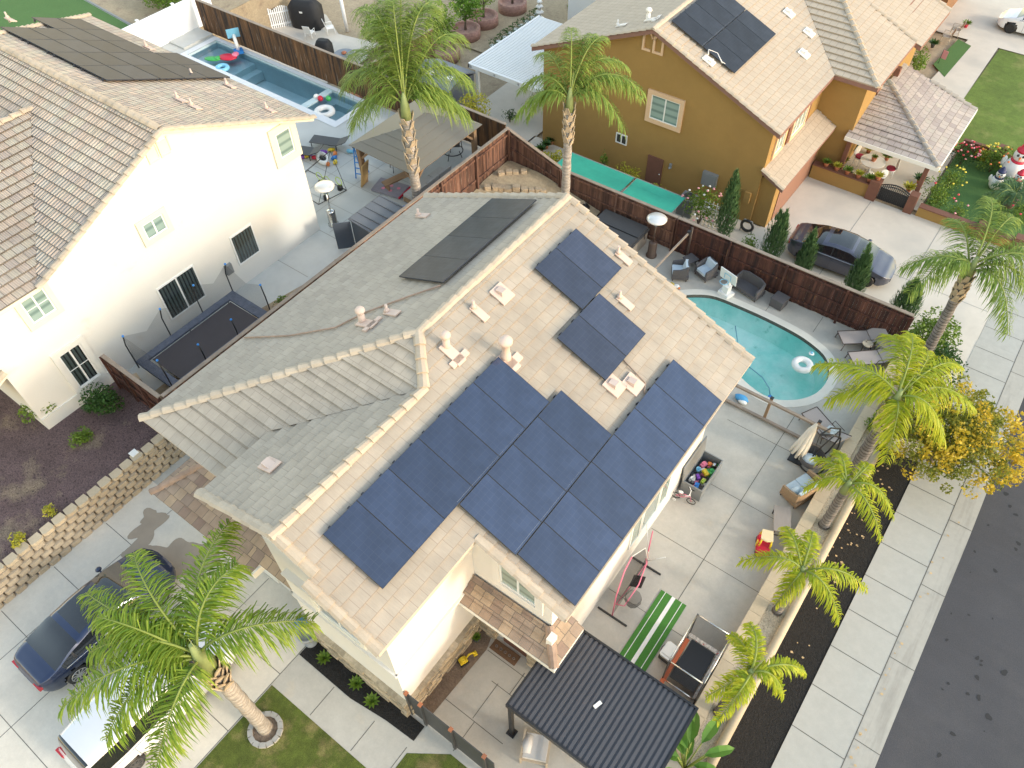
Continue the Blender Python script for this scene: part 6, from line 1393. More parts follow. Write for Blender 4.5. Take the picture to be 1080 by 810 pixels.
for k, (z, r_) in enumerate(((0,.3),(.4,.26),(.75,.22),(1.05,.17))): b = MB(); b.lathe((0,0,z),[(r_*.5,0),(r_*.5,.2),(r_*1.2,.22),(r_*.9,.3),(r_*.4,.38)],8); part('tier', b, WHITE, T)
T = thing('shed_white', 'white sided outbuilding at the top edge beyond the lattice cover', 'outbuilding', (-26.5,42.5,zb)); T.name = 'outbuilding'
b = MB(); b.box(-27.2,-22,42.2,46,zb,1.2); part('wall', b, VINYL, T, world=True)
b = MB(); b.slab([(-27.4,42.0,1.2),(-22,42.0,1.2),(-22,46,1.5),(-27.4,46,1.5)],(0,0,.08)); part('roof', b, VINYL, T, world=True)
bush('yellow feathery bush above the dark fence by the lattice cover', (-24.3,28.4,zb), 1.25, 2.4, LF_YB, 2200, .13)
bush('dark green bush between the grey shed and the yellow bush', (-25.9,27.9,zb), .75, 2.0, LF_B, 900, .12)
bush('low green bush at the ochre wall corner behind the fence', (-19.9,27.8,zb), .8, 1.6, LF_B2, 1100, .12)
bush('yellow green bush behind the rear palm trunk', (-18.7,28.2,zb), .9, 1.5, LF_YB, 1100, .12)
bush('small dark plant under the lattice cover', (-23.4,30.8,zb), .45, .9, LF_B, 300, .1)
bush('sparse leafy plant above the fence corner', (-21.3,27.4,zb), .5, 1.3, LF_B2, 400, .1)
bush('spiky pale shrub beside the ochre wall left of the teal shade', (-16.7,29.9,zb), .3, 1.2, LF_B2, 260, .12)
bush('green and yellow shrubs between the teal shade and the ochre wall', (-15.2,29.7,zb), .7, 1.1, LF_YB, 700, .1)
bush('small yellow leaved shrub near the brown side door', (-13.3,29.5,zb), .5, .9, LF_YB, 400, .1)
for i in range(4): succulent((-20.3,29.4+.5*i,zb), ('potted rosette nearest the fence at the ochre house rear wall','second potted rosette along the ochre house rear wall','third potted rosette along the ochre house rear wall','potted rosette closest to the lattice cover')[i], .35, pot=TERRA, m=LF_B, group='pots along the rear wall')
# shade cloths
T0 = None
for k, (x0, x1, lab) in enumerate(((-17.9,-14.15,'long teal shade cloth nearest the rear palm trunk'),(-14.05,-11.4,'short teal shade cloth nearest the air conditioner'))):
    T = thing('shade_cloth', lab, 'shade cloth', ((x0+x1)/2,27.8,zb), group='teal shade cloths behind the fence'); b = MB(); n = 8; y0, y1, z = 27.0, 28.5, .3+.02*k
    for i in range(n):
        for j in range(3):
            f = lambda a, c: (x0+(x1-x0)*a/n, y0+(y1-y0)*c/3, z-.07*math.sin(math.pi*a/n)*math.sin(math.pi*c/3)-.02*(c == 0))
            b.face([f(i,j),f(i+1,j),f(i+1,j+1),f(i,j+1)],0,None,True)
    part('cloth', b, SHADE, T, world=True); b = MB(); b.tube([(x0,y0,z),(x1,y0,z),(x1,y1,z),(x0,y1,z),(x0,y0,z)],.025,6); part('frame', b, GREY, T, world=True)
    for p in ((x0,y0),(x1,y0),(x1,y1),(x0,y1)): b = MB(); b.tube([(*p,z),(*p,zb)],.025,6); part('pole', b, GREY, T, world=True)
T = thing('air_conditioner', 'grey air conditioner unit standing by the ochre wall', 'air conditioner', (-11.6,29.4,zb)); b = MB(); b.box(-.4,.4,-.35,.35,0,.95); part('cabinet', b, GREY, T); b = MB(); b.tube([(0,0,.95),(0,0,.98)],.28,18); part('fan_grille', b, DKGREY, T)
for k in range(6): pass
T = thing('meter_box', 'grey utility box mounted high on the ochre wall', 'utility box', (-11.1,30.3,0)); b = MB(); b.box(-11.5,-10.75,30.22,30.4,.05,.75); part('cabinet', b, GREY, T, world=True); b = MB(); b.box(-11.4,-10.85,30.2,30.22,.12,.68); part('door', b, GREY, T, world=True)
T = thing('trellis', 'white garden trellis under the climbing rose', 'trellis', (-10.1,29.2,zb)); b = MB()
for k in range(6): b.bar((-10.6+.2*k,29.0,zb),(-10.6+.2*k,29.0,.3),.03,.03)
for k in range(6): b.bar((-10.65,29.0,zb+.25*k+.1),(-9.55,29.0,zb+.25*k+.1),.03,.03)
part('lattice', b, VINYL, T, world=True)
bush('climbing rose bush with pink and white flowers over the white trellis', (-10.7,28.9,zb), 1.15, 2.0, LF_B2, 1500, .11, fl=[(FL_P,14),(WHITE,10)])
bush('small bright green bush between the two left cypresses', (-7.9,28.4,zb), .45, 1.0, LF_B2, 500, .09)
T = thing('planter_box', 'low cream planter wall at the end of the teal shade', 'planter', (-11.6,27.9,zb)); b = MB(); b.bar((-12.0,27.0,zb+.3),(-10.6,28.2,zb+.3),.15,.6); part('wall_body', b, BLOCKT, T, world=True)
T = thing('hose_reel', 'green and grey hose reel by the ochre garage corner', 'hose reel', (-8.6,29.7,zb)); b = MB(); b.torus((0,0,.4),.28,.07,axis='y'); part('hose', b, BLACK, T); b = MB(); b.bar((-.3,0,0),(-.2,0,.7),.05,.05); b.bar((.3,0,0),(.2,0,.7),.05,.05); b.bar((-.2,0,.7),(.2,0,.7),.05,.05); part('frame', b, GREY, T)
# patio of the ochre house
T = thing('bistro_table', 'round white patio table with a potted centrepiece', 'table', (-5.55,37.6,zb)); b = MB(); b.tube([(0,0,.7),(0,0,.73)],.62,22); part('tabletop', b, WHITE, T); b = MB(); b.lathe((0,0,0),[(.3,0),(.05,.08),(.05,.68),(.2,.7)],10); part('pedestal', b, WHITE, T)
succulent((-5.55,37.6,zb+.73), 'small green centrepiece plant on the white bistro table', .2, pot=TERRA)
for k, (x, y, a) in enumerate(((-6.3,38.0,70),(-4.65,37.9,-70),(-4.9,36.9,-140))):
    T = thing('bistro_chair', ('white round back chair with red cushion left of the bistro table','white round back chair with red cushion right of the bistro table','white chair with red cushion nearest the garden gate')[k], 'chair', (x,y,zb), R(a), 'white chairs round the bistro table')
    b = MB(); b.tube([(0,0,.42),(0,0,.45)],.25,14); part('seat', b, WHITE, T); b = MB(); b.ball((0,.24,.75),.27,.04,.3); part('backrest', b, WHITE, T); b = MB(); b.tube([(0,0,.45),(0,0,.52)],.22,14); part('cushion', b, mat('cushion_maroon',(.35,.02,.06),.8) if 'cushion_maroon' not in bpy.data.materials else bpy.data.materials['cushion_maroon'], T)
    for q in range(4): w_ = q*1.57+.8; b = MB(); b.tube([(.2*math.cos(w_),.2*math.sin(w_),.42),(.23*math.cos(w_),.23*math.sin(w_),0)],.015,6); part('leg', b, WHITE, T)
pc_ = [(-7.3,35.7),(-6.75,35.7),(-6.2,35.7),(-5.65,35.7),(-5.1,35.7),(-4.75,35.7)]
for k, (x, y) in enumerate(pc_): succulent((x,y,zb+(.8 if x < -5 else 1.05)), ('terracotta pot plant %s on the ochre low wall' % ('at the left end','second from left','third from left','fourth from left','beside the pillar','standing on the pillar top')[k]) , .28, pot=TERRA, m=(LF_B2,LF_YB)[k % 2], group='terracotta pots on the low wall')
k = 0
for x, y in ((-7.2,36.6),(-7.0,37.5),(-6.4,36.5),(-5.8,36.3),(-5.3,36.5),(-6.9,38.8),(-6.2,39.3),(-5.2,39.2),(-3.2,38.2),(-3.4,37.2)):
    nm = ['in the back corner','by the white house post','in front of the left chair','between wall and table','beside the nearest chair','behind the left chair','at the back wall','behind the table','by the right post','inside the gate'][k]; k += 1
    succulent((x,y,zb+.02), 'leafy potted plant %s of the tiled patio' % nm, .4, pot=TERRA, m=(LF_B,LF_YB,LF_B2)[k % 3], group='potted plants on the patio')
# rose garden
bush('rose bush with bright pink blossoms beside the patio roof', (-2.0,41.0,zb), .7, 1.3, LF_B, 700, .1, fl=[(FL_R,16),(FL_P,14)])
bush('rose bush with yellow blossoms at the patio roof corner', (-1.9,38.6,zb), .7, 1.2, LF_B2, 700, .1, fl=[(FL_Y,10)])
bush('large leafy bush by the gate pillar inside the garden', (-2.0,37.0,zb), .9, 1.4, LF_B2, 1200, .1, fl=[(FL_R,3)])
bush('small rose bush along the ochre garden wall', (-.9,36.4,zb), .55, .9, LF_B2, 500, .09, fl=[(FL_P,3)])
bush('orange blossom bush ringed by pale flowers in the middle of the garden', (-.6,41.2,zb), .85, 1.5, LF_B2, 1300, .11, fl=[(FL_Y,14),(ORA,12)])
bush('pale yellow flowering plant by the stepped brown wall', (.6,41.8,zb), .5, .7, LF_YB, 500, .09, fl=[(FL_Y,8)])
bush('yellow green spiky plants by the brown pillar', (-1.2,41.9,zb), .5, .9, LF_YB, 400, .12)
bush('flowering hedge plants at the lower garden edge', (1.9,38.0,zb), .9, 1.2, LF_B2, 1200, .1, fl=[(FL_R,8),(FL_P,6)])
bush('small bush beside the ochre wall pillar', (.3,36.5,zb), .5, .9, LF_B, 400, .09)
for k, (x, y, h, hat, lab) in enumerate(((.35,41.1,2.1,RED,'tallest white inflatable snowman with red hat and scarf in the rose garden'),(-.05,39.9,1.25,mat('hat_navy',(.02,.03,.10),.6),'small white inflatable snowman with a navy hat'),(.75,40.2,1.3,RED,'small white inflatable snowman with a red hat behind the cycad'))):
    T = thing('inflatable_snowman', lab, 'inflatable', (x,y,zb), group='inflatable snowmen'); b = MB(); b.ball((0,0,h*.3),h*.27,h*.25,h*.31); b.ball((0,0,h*.68),h*.17,h*.16,h*.18); part('body', b, WHITE, T)
    b = MB(); b.lathe((0,0,h*.78),[(h*.15,0),(h*.15,h*.05),(h*.11,h*.07),(h*.09,h*.15),(h*.02,h*.24)],12); part('hat', b, hat, T)
    b = MB(); b.torus((0,0,h*.54),h*.14,h*.035); part('scarf', b, hat, T); b = MB(); b.tube([(0,-h*.15,h*.68),(0,-h*.28,h*.67)],[h*.03,.005],6); part('nose', b, ORA, T)
    for s in (-1,1): b = MB(); b.ball((s*.06*h,-h*.15,h*.73),.03*h); part('eye', b, BLACK, T); b = MB(); b.ball((s*h*.28,0,h*.42),h*.06,h*.06,h*.14); part('arm', b, WHITE, T)
# neighbour front things
bush('bright green shrub between the two houses', (-6.9,48.4,zb), .8, 1.8, LF_B2, 900, .12)
T = thing('garden_flag', 'small pink garden flag beside the paved path', 'flag', (-6.1,50.6,zb)); b = MB(); b.tube([(0,0,0),(0,0,.9)],.015,6); part('pole', b, BLACK, T); b = MB(); b.obox((0,0,.35),(.32,-.1,0),(0,.01,0),(0,0,.5)); part('banner', b, FL_P, T)
for k, (x, y) in enumerate(((-6.6,53.4),(-6.4,54.6))): pchair(('beige garden chair near the brown wall, front one','beige garden chair near the brown wall, back one')[k], (x,y,zb), R(-80), mat('chair_beige%s'%('' if k == 0 else '_light'),(.45,.40,.33),.7), 'beige garden chairs')
succulent((-6.1,56.0,zb), 'red pot with green plant at the driveway edge', .35, pot=RED); succulent((-7.0,52.3,zb), 'dark pot plant beside the brown wall', .4, pot=DKGREY, m=LF_B)
T = thing('extension_ladder', 'grey extension ladder leaning on the brown house wall', 'ladder', (-7.9,49.9,zb)); b = MB()
for s in (0,.35): b.bar((-8.0,49.9+s,zb),(-8.25,49.9+s,1.3),.05,.03)
for k in range(9): b.bar((-8.0-.027*k,49.9,zb+.27*k+.1),(-8.0-.027*k,50.25,zb+.27*k+.1),.03,.03)
part('rails', b, GREY, T, world=True)
b = MB(); b.box(-6.6,-6.35,40.2,40.5,2.6,3.0); solo('chimney_box', b, BROWNT, 'small brown square box where the patio roof meets the wall', 'box', (-6.5,40.3,2.6))
# stones on the bank
k = 0
for row, (p, q, n) in enumerate((((-19.0,21.9),(-16.9,23.6),9),((-16.8,23.75),(-15.0,24.6),7),((-18.9,22.9),(-16.6,24.6),9),((-19.0,23.9),(-18.0,24.9),4),((-15.9,24.4),(-14.7,25.0),4))):
    for i in range(n):
        t = (i+.5)/n; x, y = p[0]+(q[0]-p[0])*t+random.uniform(-.08,.08), p[1]+(q[1]-p[1])*t+random.uniform(-.08,.08); b = MB(); s = random.uniform(.13,.19); b.prism([(-s,-s*.6),(-s*.7,-s*.8),(s*.8,-s*.75),(s,-s*.4),(s*.9,s*.7),(-s*.8,s*.8)],-s*.8,s*.6+random.uniform(0,.05))
        o = b.build('garden_stone', ROCK); o.location = (x,y,hb_(x,y)+.06); o.rotation_euler = (0,0,random.uniform(.5,.9)); k += 1
        tag(o, 'rough tan stone in the %s row of stones on the dirt bank' % ('lowest','lower right','upper','uppermost corner','right hand')[row], 'stone', group='stones in the %s row of the bank' % ('lowest','lower right','upper','uppermost corner','right hand')[row])
# fallen leaves
b = MB()
for _ in range(90): x, y = random.choice([(4.05+random.gauss(0,.08), random.uniform(8,20)), (1.3+random.uniform(-.25,.6), random.uniform(11,20)), (.9+random.uniform(0,1), random.uniform(14,20))]); z = -.585 if x > 2.3 else -.60+.02; a = random.uniform(0,6.3); s = random.uniform(.02,.05); b.face([(x+s*math.cos(a+t)*(1 if t % 2 else 1.4), y+s*math.sin(a+t), z+.012) for t in (0,1.57,3.14,4.71)])
tag(b.build('fallen_leaves', mat('dry_leaf',(.50,.36,.20),.9,[(3,.3)])), 'dry leaves scattered on the gutter and the black mulch', 'leaves', kind='stuff')
# ================================================================== PALMS
def frond(T, C, az, reach, dz, rise, lm, leaf=.75, n=60, wdt=.033, droop=.72, twist=.0):
    """one feather frond: arched rib and two rows of drooping leaflets"""
    a = R(az); h = Vector((math.cos(a), math.sin(a), 0)); P0 = Vector(C); P2 = P0+h*reach+Vector((0,0,dz)); P1 = P0+h*reach*.42+Vector((0,0,rise)); bend = Vector((-h.y,h.x,0))*random.uniform(-.15,.15)*reach
    P1 = P1+bend
    f = lambda t: P0*(1-t)**2+P1*2*t*(1-t)+P2*t*t
    b = MB(); b.tube([f(k/10) for k in range(11)], [.035*(1-k/11)+.006 for k in range(11)], 5); fr = part('frond', b, RACH, T)
    L = MB()
    for i in range(n):
        t = .10+.90*i/n; p = f(t); d = (f(min(1,t+.02))-f(t-.02)).normalized(); s = d.cross(Vector((0,0,1))).normalized(); up = s.cross(d)
        env = (min(1,(t-.02)/.18)**.7)*(1-.60*max(0,(t-.45)/.55)**1.5)
        for sd in (-1, 1):
            for rep in range(2):
                pl = random.uniform(-.5,.75); ln = leaf*env*random.uniform(.75,1.35)
                q = (s*sd*math.cos(pl)+up*math.sin(pl)*.8+d*random.uniform(.25,.9)).normalized()
                w = q.cross(Vector((0,0,1))).normalized()*wdt*.5*random.uniform(.8,1.2)
                m1 = p+q*ln*.45+Vector((0,0,-ln*droop*.16)); m2 = p+q*ln*.78+Vector((0,0,-ln*droop*.55)); e = p+q*ln*.92+Vector((0,0,-ln*droop*1.1))
                i0 = len(L.v); L.v += [tuple(k) for k in (p-w*.5,p+w*.5,m1+w,m1-w,m2+w*.75,m2-w*.75,e)]
                for fc in ([0,1,2,3],[3,2,4,5],[5,4,6]): L.f.append([i0+k for k in fc]); L.mi.append(0); L.uv.append(None); L.sm.append(False)
    part('leaflets', L, lm, fr)
def palm(label, base, top, r0, r1, fr, lm, tm, leaf=.75, n=60, boots=True, group='feather palms', bootlen=1.1, shaft=.9, lean=(0,0)):
    T = thing('palm_tree', label, 'palm tree', base, group=group); B = Vector((0,0,0)); H = top-base[2]
    b = MB(); m = 14; pts = []; rs = []
    for k in range(m+1):
        t = k/m; pts.append((lean[0]*t*t, lean[1]*t*t, H*t)); rs.append((r0*1.25 if k == 0 else r0+(r1-r0)*t)*(1+.05*((k % 2)*2-1)))
    b.tube(pts, rs, 12); part('trunk', b, tm, T)
    C = Vector((lean[0], lean[1], H))
    if boots:
        q = MB()
        for k in range(26):
            a = k*2.4; z = H-bootlen+bootlen*k/26; rr = r1*1.05; t = z/H
            c = Vector((lean[0]*t*t, lean[1]*t*t, z)); h = Vector((math.cos(a),math.sin(a),0)); s = Vector((-h.y,h.x,0))*rr*.75
            q.slab([c+h*rr*.8-s, c+h*rr*.8+s, c+h*rr*1.35+s*.45+Vector((0,0,.34)), c+h*rr*1.35-s*.45+Vector((0,0,.34))], h*.035)
        part('leaf_bases', q, SHAFT, T)
    q = MB(); q.tube([C-Vector((0,0,.1)), C+Vector((0,0,shaft*.5)), C+Vector((0,0,shaft))],[r1*1.1,r1*.85,.05],10); part('crownshaft', q, SHAFTG, T)
    Cc = C+Vector((0,0,shaft*.35))
    for (az, reach, dz, rise) in fr: frond(T, Cc+Vector((0,0,random.uniform(-.1,shaft*.35))), az+random.uniform(-3,3), reach, dz, rise, lm, leaf, n)
    b = MB(); b.tube([Cc, Cc+Vector((.1,.05,1.3))],[.03,.006],5); part('spear_leaf', b, SHAFTG, T)
    return T
palm('large feather palm in a stone ringed lawn hole between the parked cars', (-9.66,.73,0), 5.0, .19, .2,
     [(122,3.0,.6,1.3),(-170,3.4,.4,1.7),(168,2.9,1.0,1.7),(54,2.6,-.1,1.2),(-127,3.3,-.7,1.2),(-110,2.6,-1.0,1.0),(-75,2.4,-1.2,1.0),(-158,2.2,1.2,1.6),(-143,2.6,-.1,1.3),(102,1.9,.9,1.4)], LF_M, TRUNK, .70, 56, shaft=1.3)
b = MB()
for k in range(14):
    a = 2*math.pi*k/14; c = Vector((-9.62+.42*math.cos(a),.70+.42*math.sin(a),.0)); t = Vector((-math.sin(a),math.cos(a),0))*.085; o = Vector((math.cos(a),math.sin(a),0))*.07
    b.slab([c-t-o+Vector((0,0,.09)),c+t-o+Vector((0,0,.09)),c+t*1.1+o+Vector((0,0,.09)),c-t*1.1+o+Vector((0,0,.09))],(0,0,-.1))
solo('tree_ring', b, mat('ring_stone',(.36,.35,.33),.9,[(8,.15)]), 'ring of small grey stones around the base of the front lawn palm', 'tree ring', (-9.62,.70,0))
b = MB(); b.tube([(-9.62,.70,.007),(-9.62,.70,.03)],.38,18); struct('palm_soil', b, DIRTB)
palm('tall feather palm beside the gazebo and side fence with a wide drooping crown', (-19.95,19.5,1), 6.1, .22, .2,
     [(152,4.0,1.3,3.3),(164,4.0,.3,2.8),(178,3.6,-.8,2.2),(140,3.6,2.6,3.8),(125,3.8,2.4,4.0),(110,3.8,2.0,3.8),(92,3.8,1.0,3.0),(76,3.3,-.3,2.3),(-170,2.6,-1.5,1.4),(60,2.6,-1.3,1.4),(132,2.2,3.2,3.4),(157,3.2,2.4,3.6),(102,3.2,2.6,3.6),(84,2.4,-1.6,1.6)], LF_D, TRUNK, .95, 66, bootlen=2.6, shaft=1.0)
palm('feather palm on the dirt bank in front of the ochre house wall', (-15.15,23.9,.3), 5.9, .2, .17,
     [(-152,2.2,-.9,1.3),(178,2.5,-.5,1.5),(152,2.8,.6,2.0),(122,2.2,1.7,2.2),(104,2.6,1.3,2.2),(70,2.9,.4,2.0),(50,3.0,-.4,1.6),(22,2.3,-1.1,1.3),(-175,2.0,-1.5,1.1),(38,3.0,.2,1.9),(88,2.2,1.6,2.2)], LF_D, TRUNK, .62, 52, bootlen=1.6)
palm('tall street side palm farthest along the planter past the fence corner', (.75,24.9,-.6), 4.5, .2, .16,
     [(-130,2.0,-.9,1.0),(-160,2.1,-.3,1.3),(127,2.2,.5,1.6),(105,2.6,.9,1.8),(56,2.7,.2,1.5),(8,2.5,-.7,1.2),(-26,2.2,-1.1,1.0),(80,2.5,.7,1.9),(32,2.5,-.3,1.4)], LF_D, TRUNKG, .62, 50, lean=(-.15,.0))
palm('bright green palm leaning by the planter in front of the golden tree', (.5,18.4,.4), 3.9, .2, .17,
     [(173,2.6,-.6,1.1),(119,2.6,.0,1.6),(103,2.4,.5,1.7),(66,2.9,-.2,1.4),(39,2.7,-.5,1.2),(12,1.8,-1.2,.9),(-60,1.3,-1.5,.8),(-165,1.8,-.8,.9),(86,2.3,.3,1.5)], LF_Y, TRUNKG, .58, 52)
palm('short yellow green palm between the wicker loveseat and the mulch', (.5,15.8,.4), 2.6, .16, .14,
     [(155,1.4,-.3,.7),(125,1.3,.1,.9),(12,1.6,-.8,.8),(78,1.2,.0,.9),(-165,1.1,-.8,.7),(-25,1.7,-.8,.8)], LF_Y, TRUNKG, .34, 34, boots=False, shaft=.5)
palm('short yellow green palm beside the red toy car and coffee table', (.5,12.2,.4), 2.85, .14, .12,
     [(-165,1.6,-.6,.8),(130,1.4,.0,.9),(98,1.3,.1,1.0),(30,2.0,-.6,.9),(-10,1.5,-.9,.8),(-100,.8,-1.0,.6)], LF_Y, TRUNKG, .36, 38, boots=False, shaft=.5)
palm('shortest palm at the near end of the planter by the small trampoline', (.42,8.5,.4), 3.3, .13, .11,
     [(140,1.1,.0,.8),(118,1.2,.2,1.0),(42,1.5,-.3,.9),(20,1.0,-.8,.8),(-95,1.2,-1.0,.7),(-130,1.0,-1.0,.6)], LF_Y, TRUNKG, .32, 36, boots=False, shaft=.5, lean=(.15,.1))
# cycad and bird-of-paradise like plant
T = thing('cycad', 'dark green cycad with stiff arching fronds beside the snowmen', 'cycad', (.9,38.9,-1.2)); b = MB(); b.lathe((0,0,0),[(.25,0),(.3,.4),(.15,.6)],10); part('trunk', b, BARK, T)
for k in range(16): frond(T, (0,0,.6), k*137, random.uniform(1.0,1.3), random.uniform(-.3,.3), .8, LF_C, .28, 34, .03, .1)
T = thing('broad_leaf_plant', 'large glossy banana like plant at the bottom edge beside the pergola', 'plant', (.35,6.9,.2)); 
for k in range(26):
    a = random.uniform(0,6.28); h = random.uniform(.5,1.7); q = random.uniform(.1,.55); c = Vector((q*math.cos(a),q*math.sin(a)-.3,h)); d = Vector((math.cos(a),math.sin(a),random.uniform(.1,.6))).normalized(); s = d.cross(Vector((0,0,1))).normalized(); L = random.uniform(.55,.95); W_ = L*.17
    b = MB(); prof = [(0,.1),(.2,.8),(.5,1),(.8,.75),(1,.05)]
    for (t0, w0), (t1, w1) in zip(prof[:-1], prof[1:]):
        p0, p1 = c+d*L*t0-Vector((0,0,.25*t0*t0)), c+d*L*t1-Vector((0,0,.25*t1*t1))
        for sg in (-1,1): b.face([p0,p1,p1+s*sg*W_*w1+Vector((0,0,.05*w1)),p0+s*sg*W_*w0+Vector((0,0,.05*w0))][::sg])
    b.tube([(0,-.2,0),c],.018,5,1); part('leaf', b, [LF_BAN, RACH], T)
# autumn tree
T = thing('tree', 'round street tree turning golden yellow behind the bright green palm', 'tree', (2.55,21.25,-.6))
b = MB(); b.tube([(0,0,0),(.05,0,.7),(0,.1,1.3),(.1,0,2.2)],[.14,.12,.10,.05],8); part('trunk', b, BARK, T)
for k in range(11): a = k*.62+.2; e = Vector((1.9*math.cos(a),1.9*math.sin(a),random.uniform(1.2,2.4))); b = MB(); b.tube([(0,0,.6+.08*k),(e*.5+Vector((0,0,.6))),e],[.05,.03,.008],5); part('limb', b, BARK, T)
for nm, mm in (('crown',LF_O),('inner_crown',LF_OG)):
    b = MB()
    for k in range(150 if nm == 'crown' else 300):
        th, u = random.uniform(0,6.28), random.uniform(-.7,1); q = math.sqrt(1-u*u); rad = random.uniform(.3,1.0)**.5 if nm == 'crown' else random.uniform(.25,.95)
        x_, y_ = 2.45*q*math.cos(th)*rad, 2.45*q*math.sin(th)*rad
        if nm == 'crown' and (x_*.9-y_*.5) < -.45+random.uniform(-.5,.4): continue
        if nm == 'crown' and u < -.2: continue
        leafball(b, (x_, y_, 1.75+u*1.35*rad), random.uniform(.15,.38), 48 if nm == 'crown' else 60, .135 if nm == 'crown' else .11)
    part(nm, b, mm, T)
# street side shrubs under the far palm
bush('dense dark green shrub under the far street palm', (.55,26.9,-1.0), 1.25, 1.9, LF_B2, 2600, .13)
bush('glossy green shrub between the planter end and the far palm trunk', (1.3,25.4,-.9), 1.0, 1.7, LF_B, 1800, .13)
bush('low mixed shrub at the end of the outer planter wall', (.55,20.5,.2), .6, .9, LF_B2, 900, .1)
bush('dark leafy ground shrub beside the golden tree', (1.35,21.5,-.6), .7, 1.2, LF_OG, 900, .11)
bush('green shrub with yellow tips behind the loungers', (-.05,22.4,.2), .5, 1.0, LF_YB, 500, .1)
bush('pale dusty plant between the two short palms', (.5,14.0,.4), .28, .5, leaf_mat('sage',(.35,.38,.28),(.5,.5,.4)), 260, .09)
bush('dark spreading shrub by the white front wall', (-23.6,3.3,1), .8, 1.2, LF_B2, 900, .13)
bush('rounded dark green shrub at the white house corner', (-22.05,4.7,1), .75, 1.0, LF_B, 1900, .1)
bush('small lime green shrub in the red gravel', (-21.55,3.4,1), .42, .6, LF_B2, 900, .08)
bush('tiny yellow green plant close to the block wall', (-19.95,1.05,1), .28, .35, LF_YB, 260, .08)
bush('tiny yellow green plant lower down beside the block wall', (-19.78,-.1,1), .32, .38, LF_YB, 300, .08)
bush('weeds growing along the side walk by the fence', (-20.9,12.2,1), .4, .35, LF_B2, 260, .1)
bush('weeds beside the trampoline end of the side walk', (-20.7,11.2,1), .4, .3, LF_B2, 220, .1)
bush('weeds below the open cabinet door', (-20.6,15.4,1), .35, .3, LF_B2, 200, .1)
bush('loose green shrub behind the white vinyl fence', (-44.6,25.6,1), 1.4, 1.9, LF_B2, 1700, .16); bush('second loose green shrub at the top beside the vinyl fence', (-46.8,25.8,1), 1.5, 1.9, LF_B2, 1700, .16); bush('third shrub at the top beyond the turf', (-49.5,27,1), 1.3, 1.6, LF_B, 1200, .16)
b = MB(); b.face([(-42.6,23.0,1.014),(-42.6,33,1.014),(-75,33,1.014),(-75,25.6,1.014),(-51.3,23.7,1.014)]); struct('bare_soil', b, DIRT)
b = MB()
for _ in range(1800): x, y = random.uniform(-28.3,-26.2), random.uniform(44,50); leafball(b,(x,y,-1.0),.2,3,.2)
tag(b.build('ground_cover', LF_B2), 'patch of leafy green planting at the top behind the lantern', 'planting', kind='stuff')
# cypresses
def cypress(label, loc, r, h):
    T = thing('cypress', label, 'cypress', loc, group='slim cypresses along the redwood fence'); b = MB(); b.tube([(0,0,0),(0,0,h*.7)],[.06,.02],6); part('trunk', b, BARK, T); b = MB()
    tips = [(random.uniform(-.35,.35)*r, random.uniform(-.35,.35)*r, random.uniform(.72,1)) for _ in range(7)]
    for _ in range(2600):
        t = random.random()**.8; ti = random.choice(tips); z = h*ti[2]*(.04+.96*t); env = r*(1-t**2.6)*(.55+.45*min(1,t*4))
        a = random.uniform(0,6.28); q = env*random.uniform(.55,1.05); p = Vector((ti[0]*t+q*math.cos(a), ti[1]*t+q*math.sin(a), z)); l = random.uniform(.12,.26)
        d = Vector((math.cos(a)*.25,math.sin(a)*.25,1)).normalized()*l; s = Vector((-math.sin(a),math.cos(a),0))*.03; b.face([p-s,p+s,p+d])
    part('foliage', b, LF_C, T)
cypress('forked cypress farthest left beside the rose trellis', (-9.25,28.6,-1.2), .5, 3.9)
cypress('wide cypress at the ochre house driveway corner', (-6.85,28.4,-1.2), .56, 3.1)
cypress('slim cypress covering the rear door of the grey sedan', (-5.25,28.2,-1.2), .44, 2.9)
cypress('slim cypress beside the grey sedan front wheel', (-2.95,28.1,-1.2), .48, 3.2)
cypress('dark leaning cypress at the fence end under palm fronds', (-.75,28.0,-1.2), .62, 2.6)

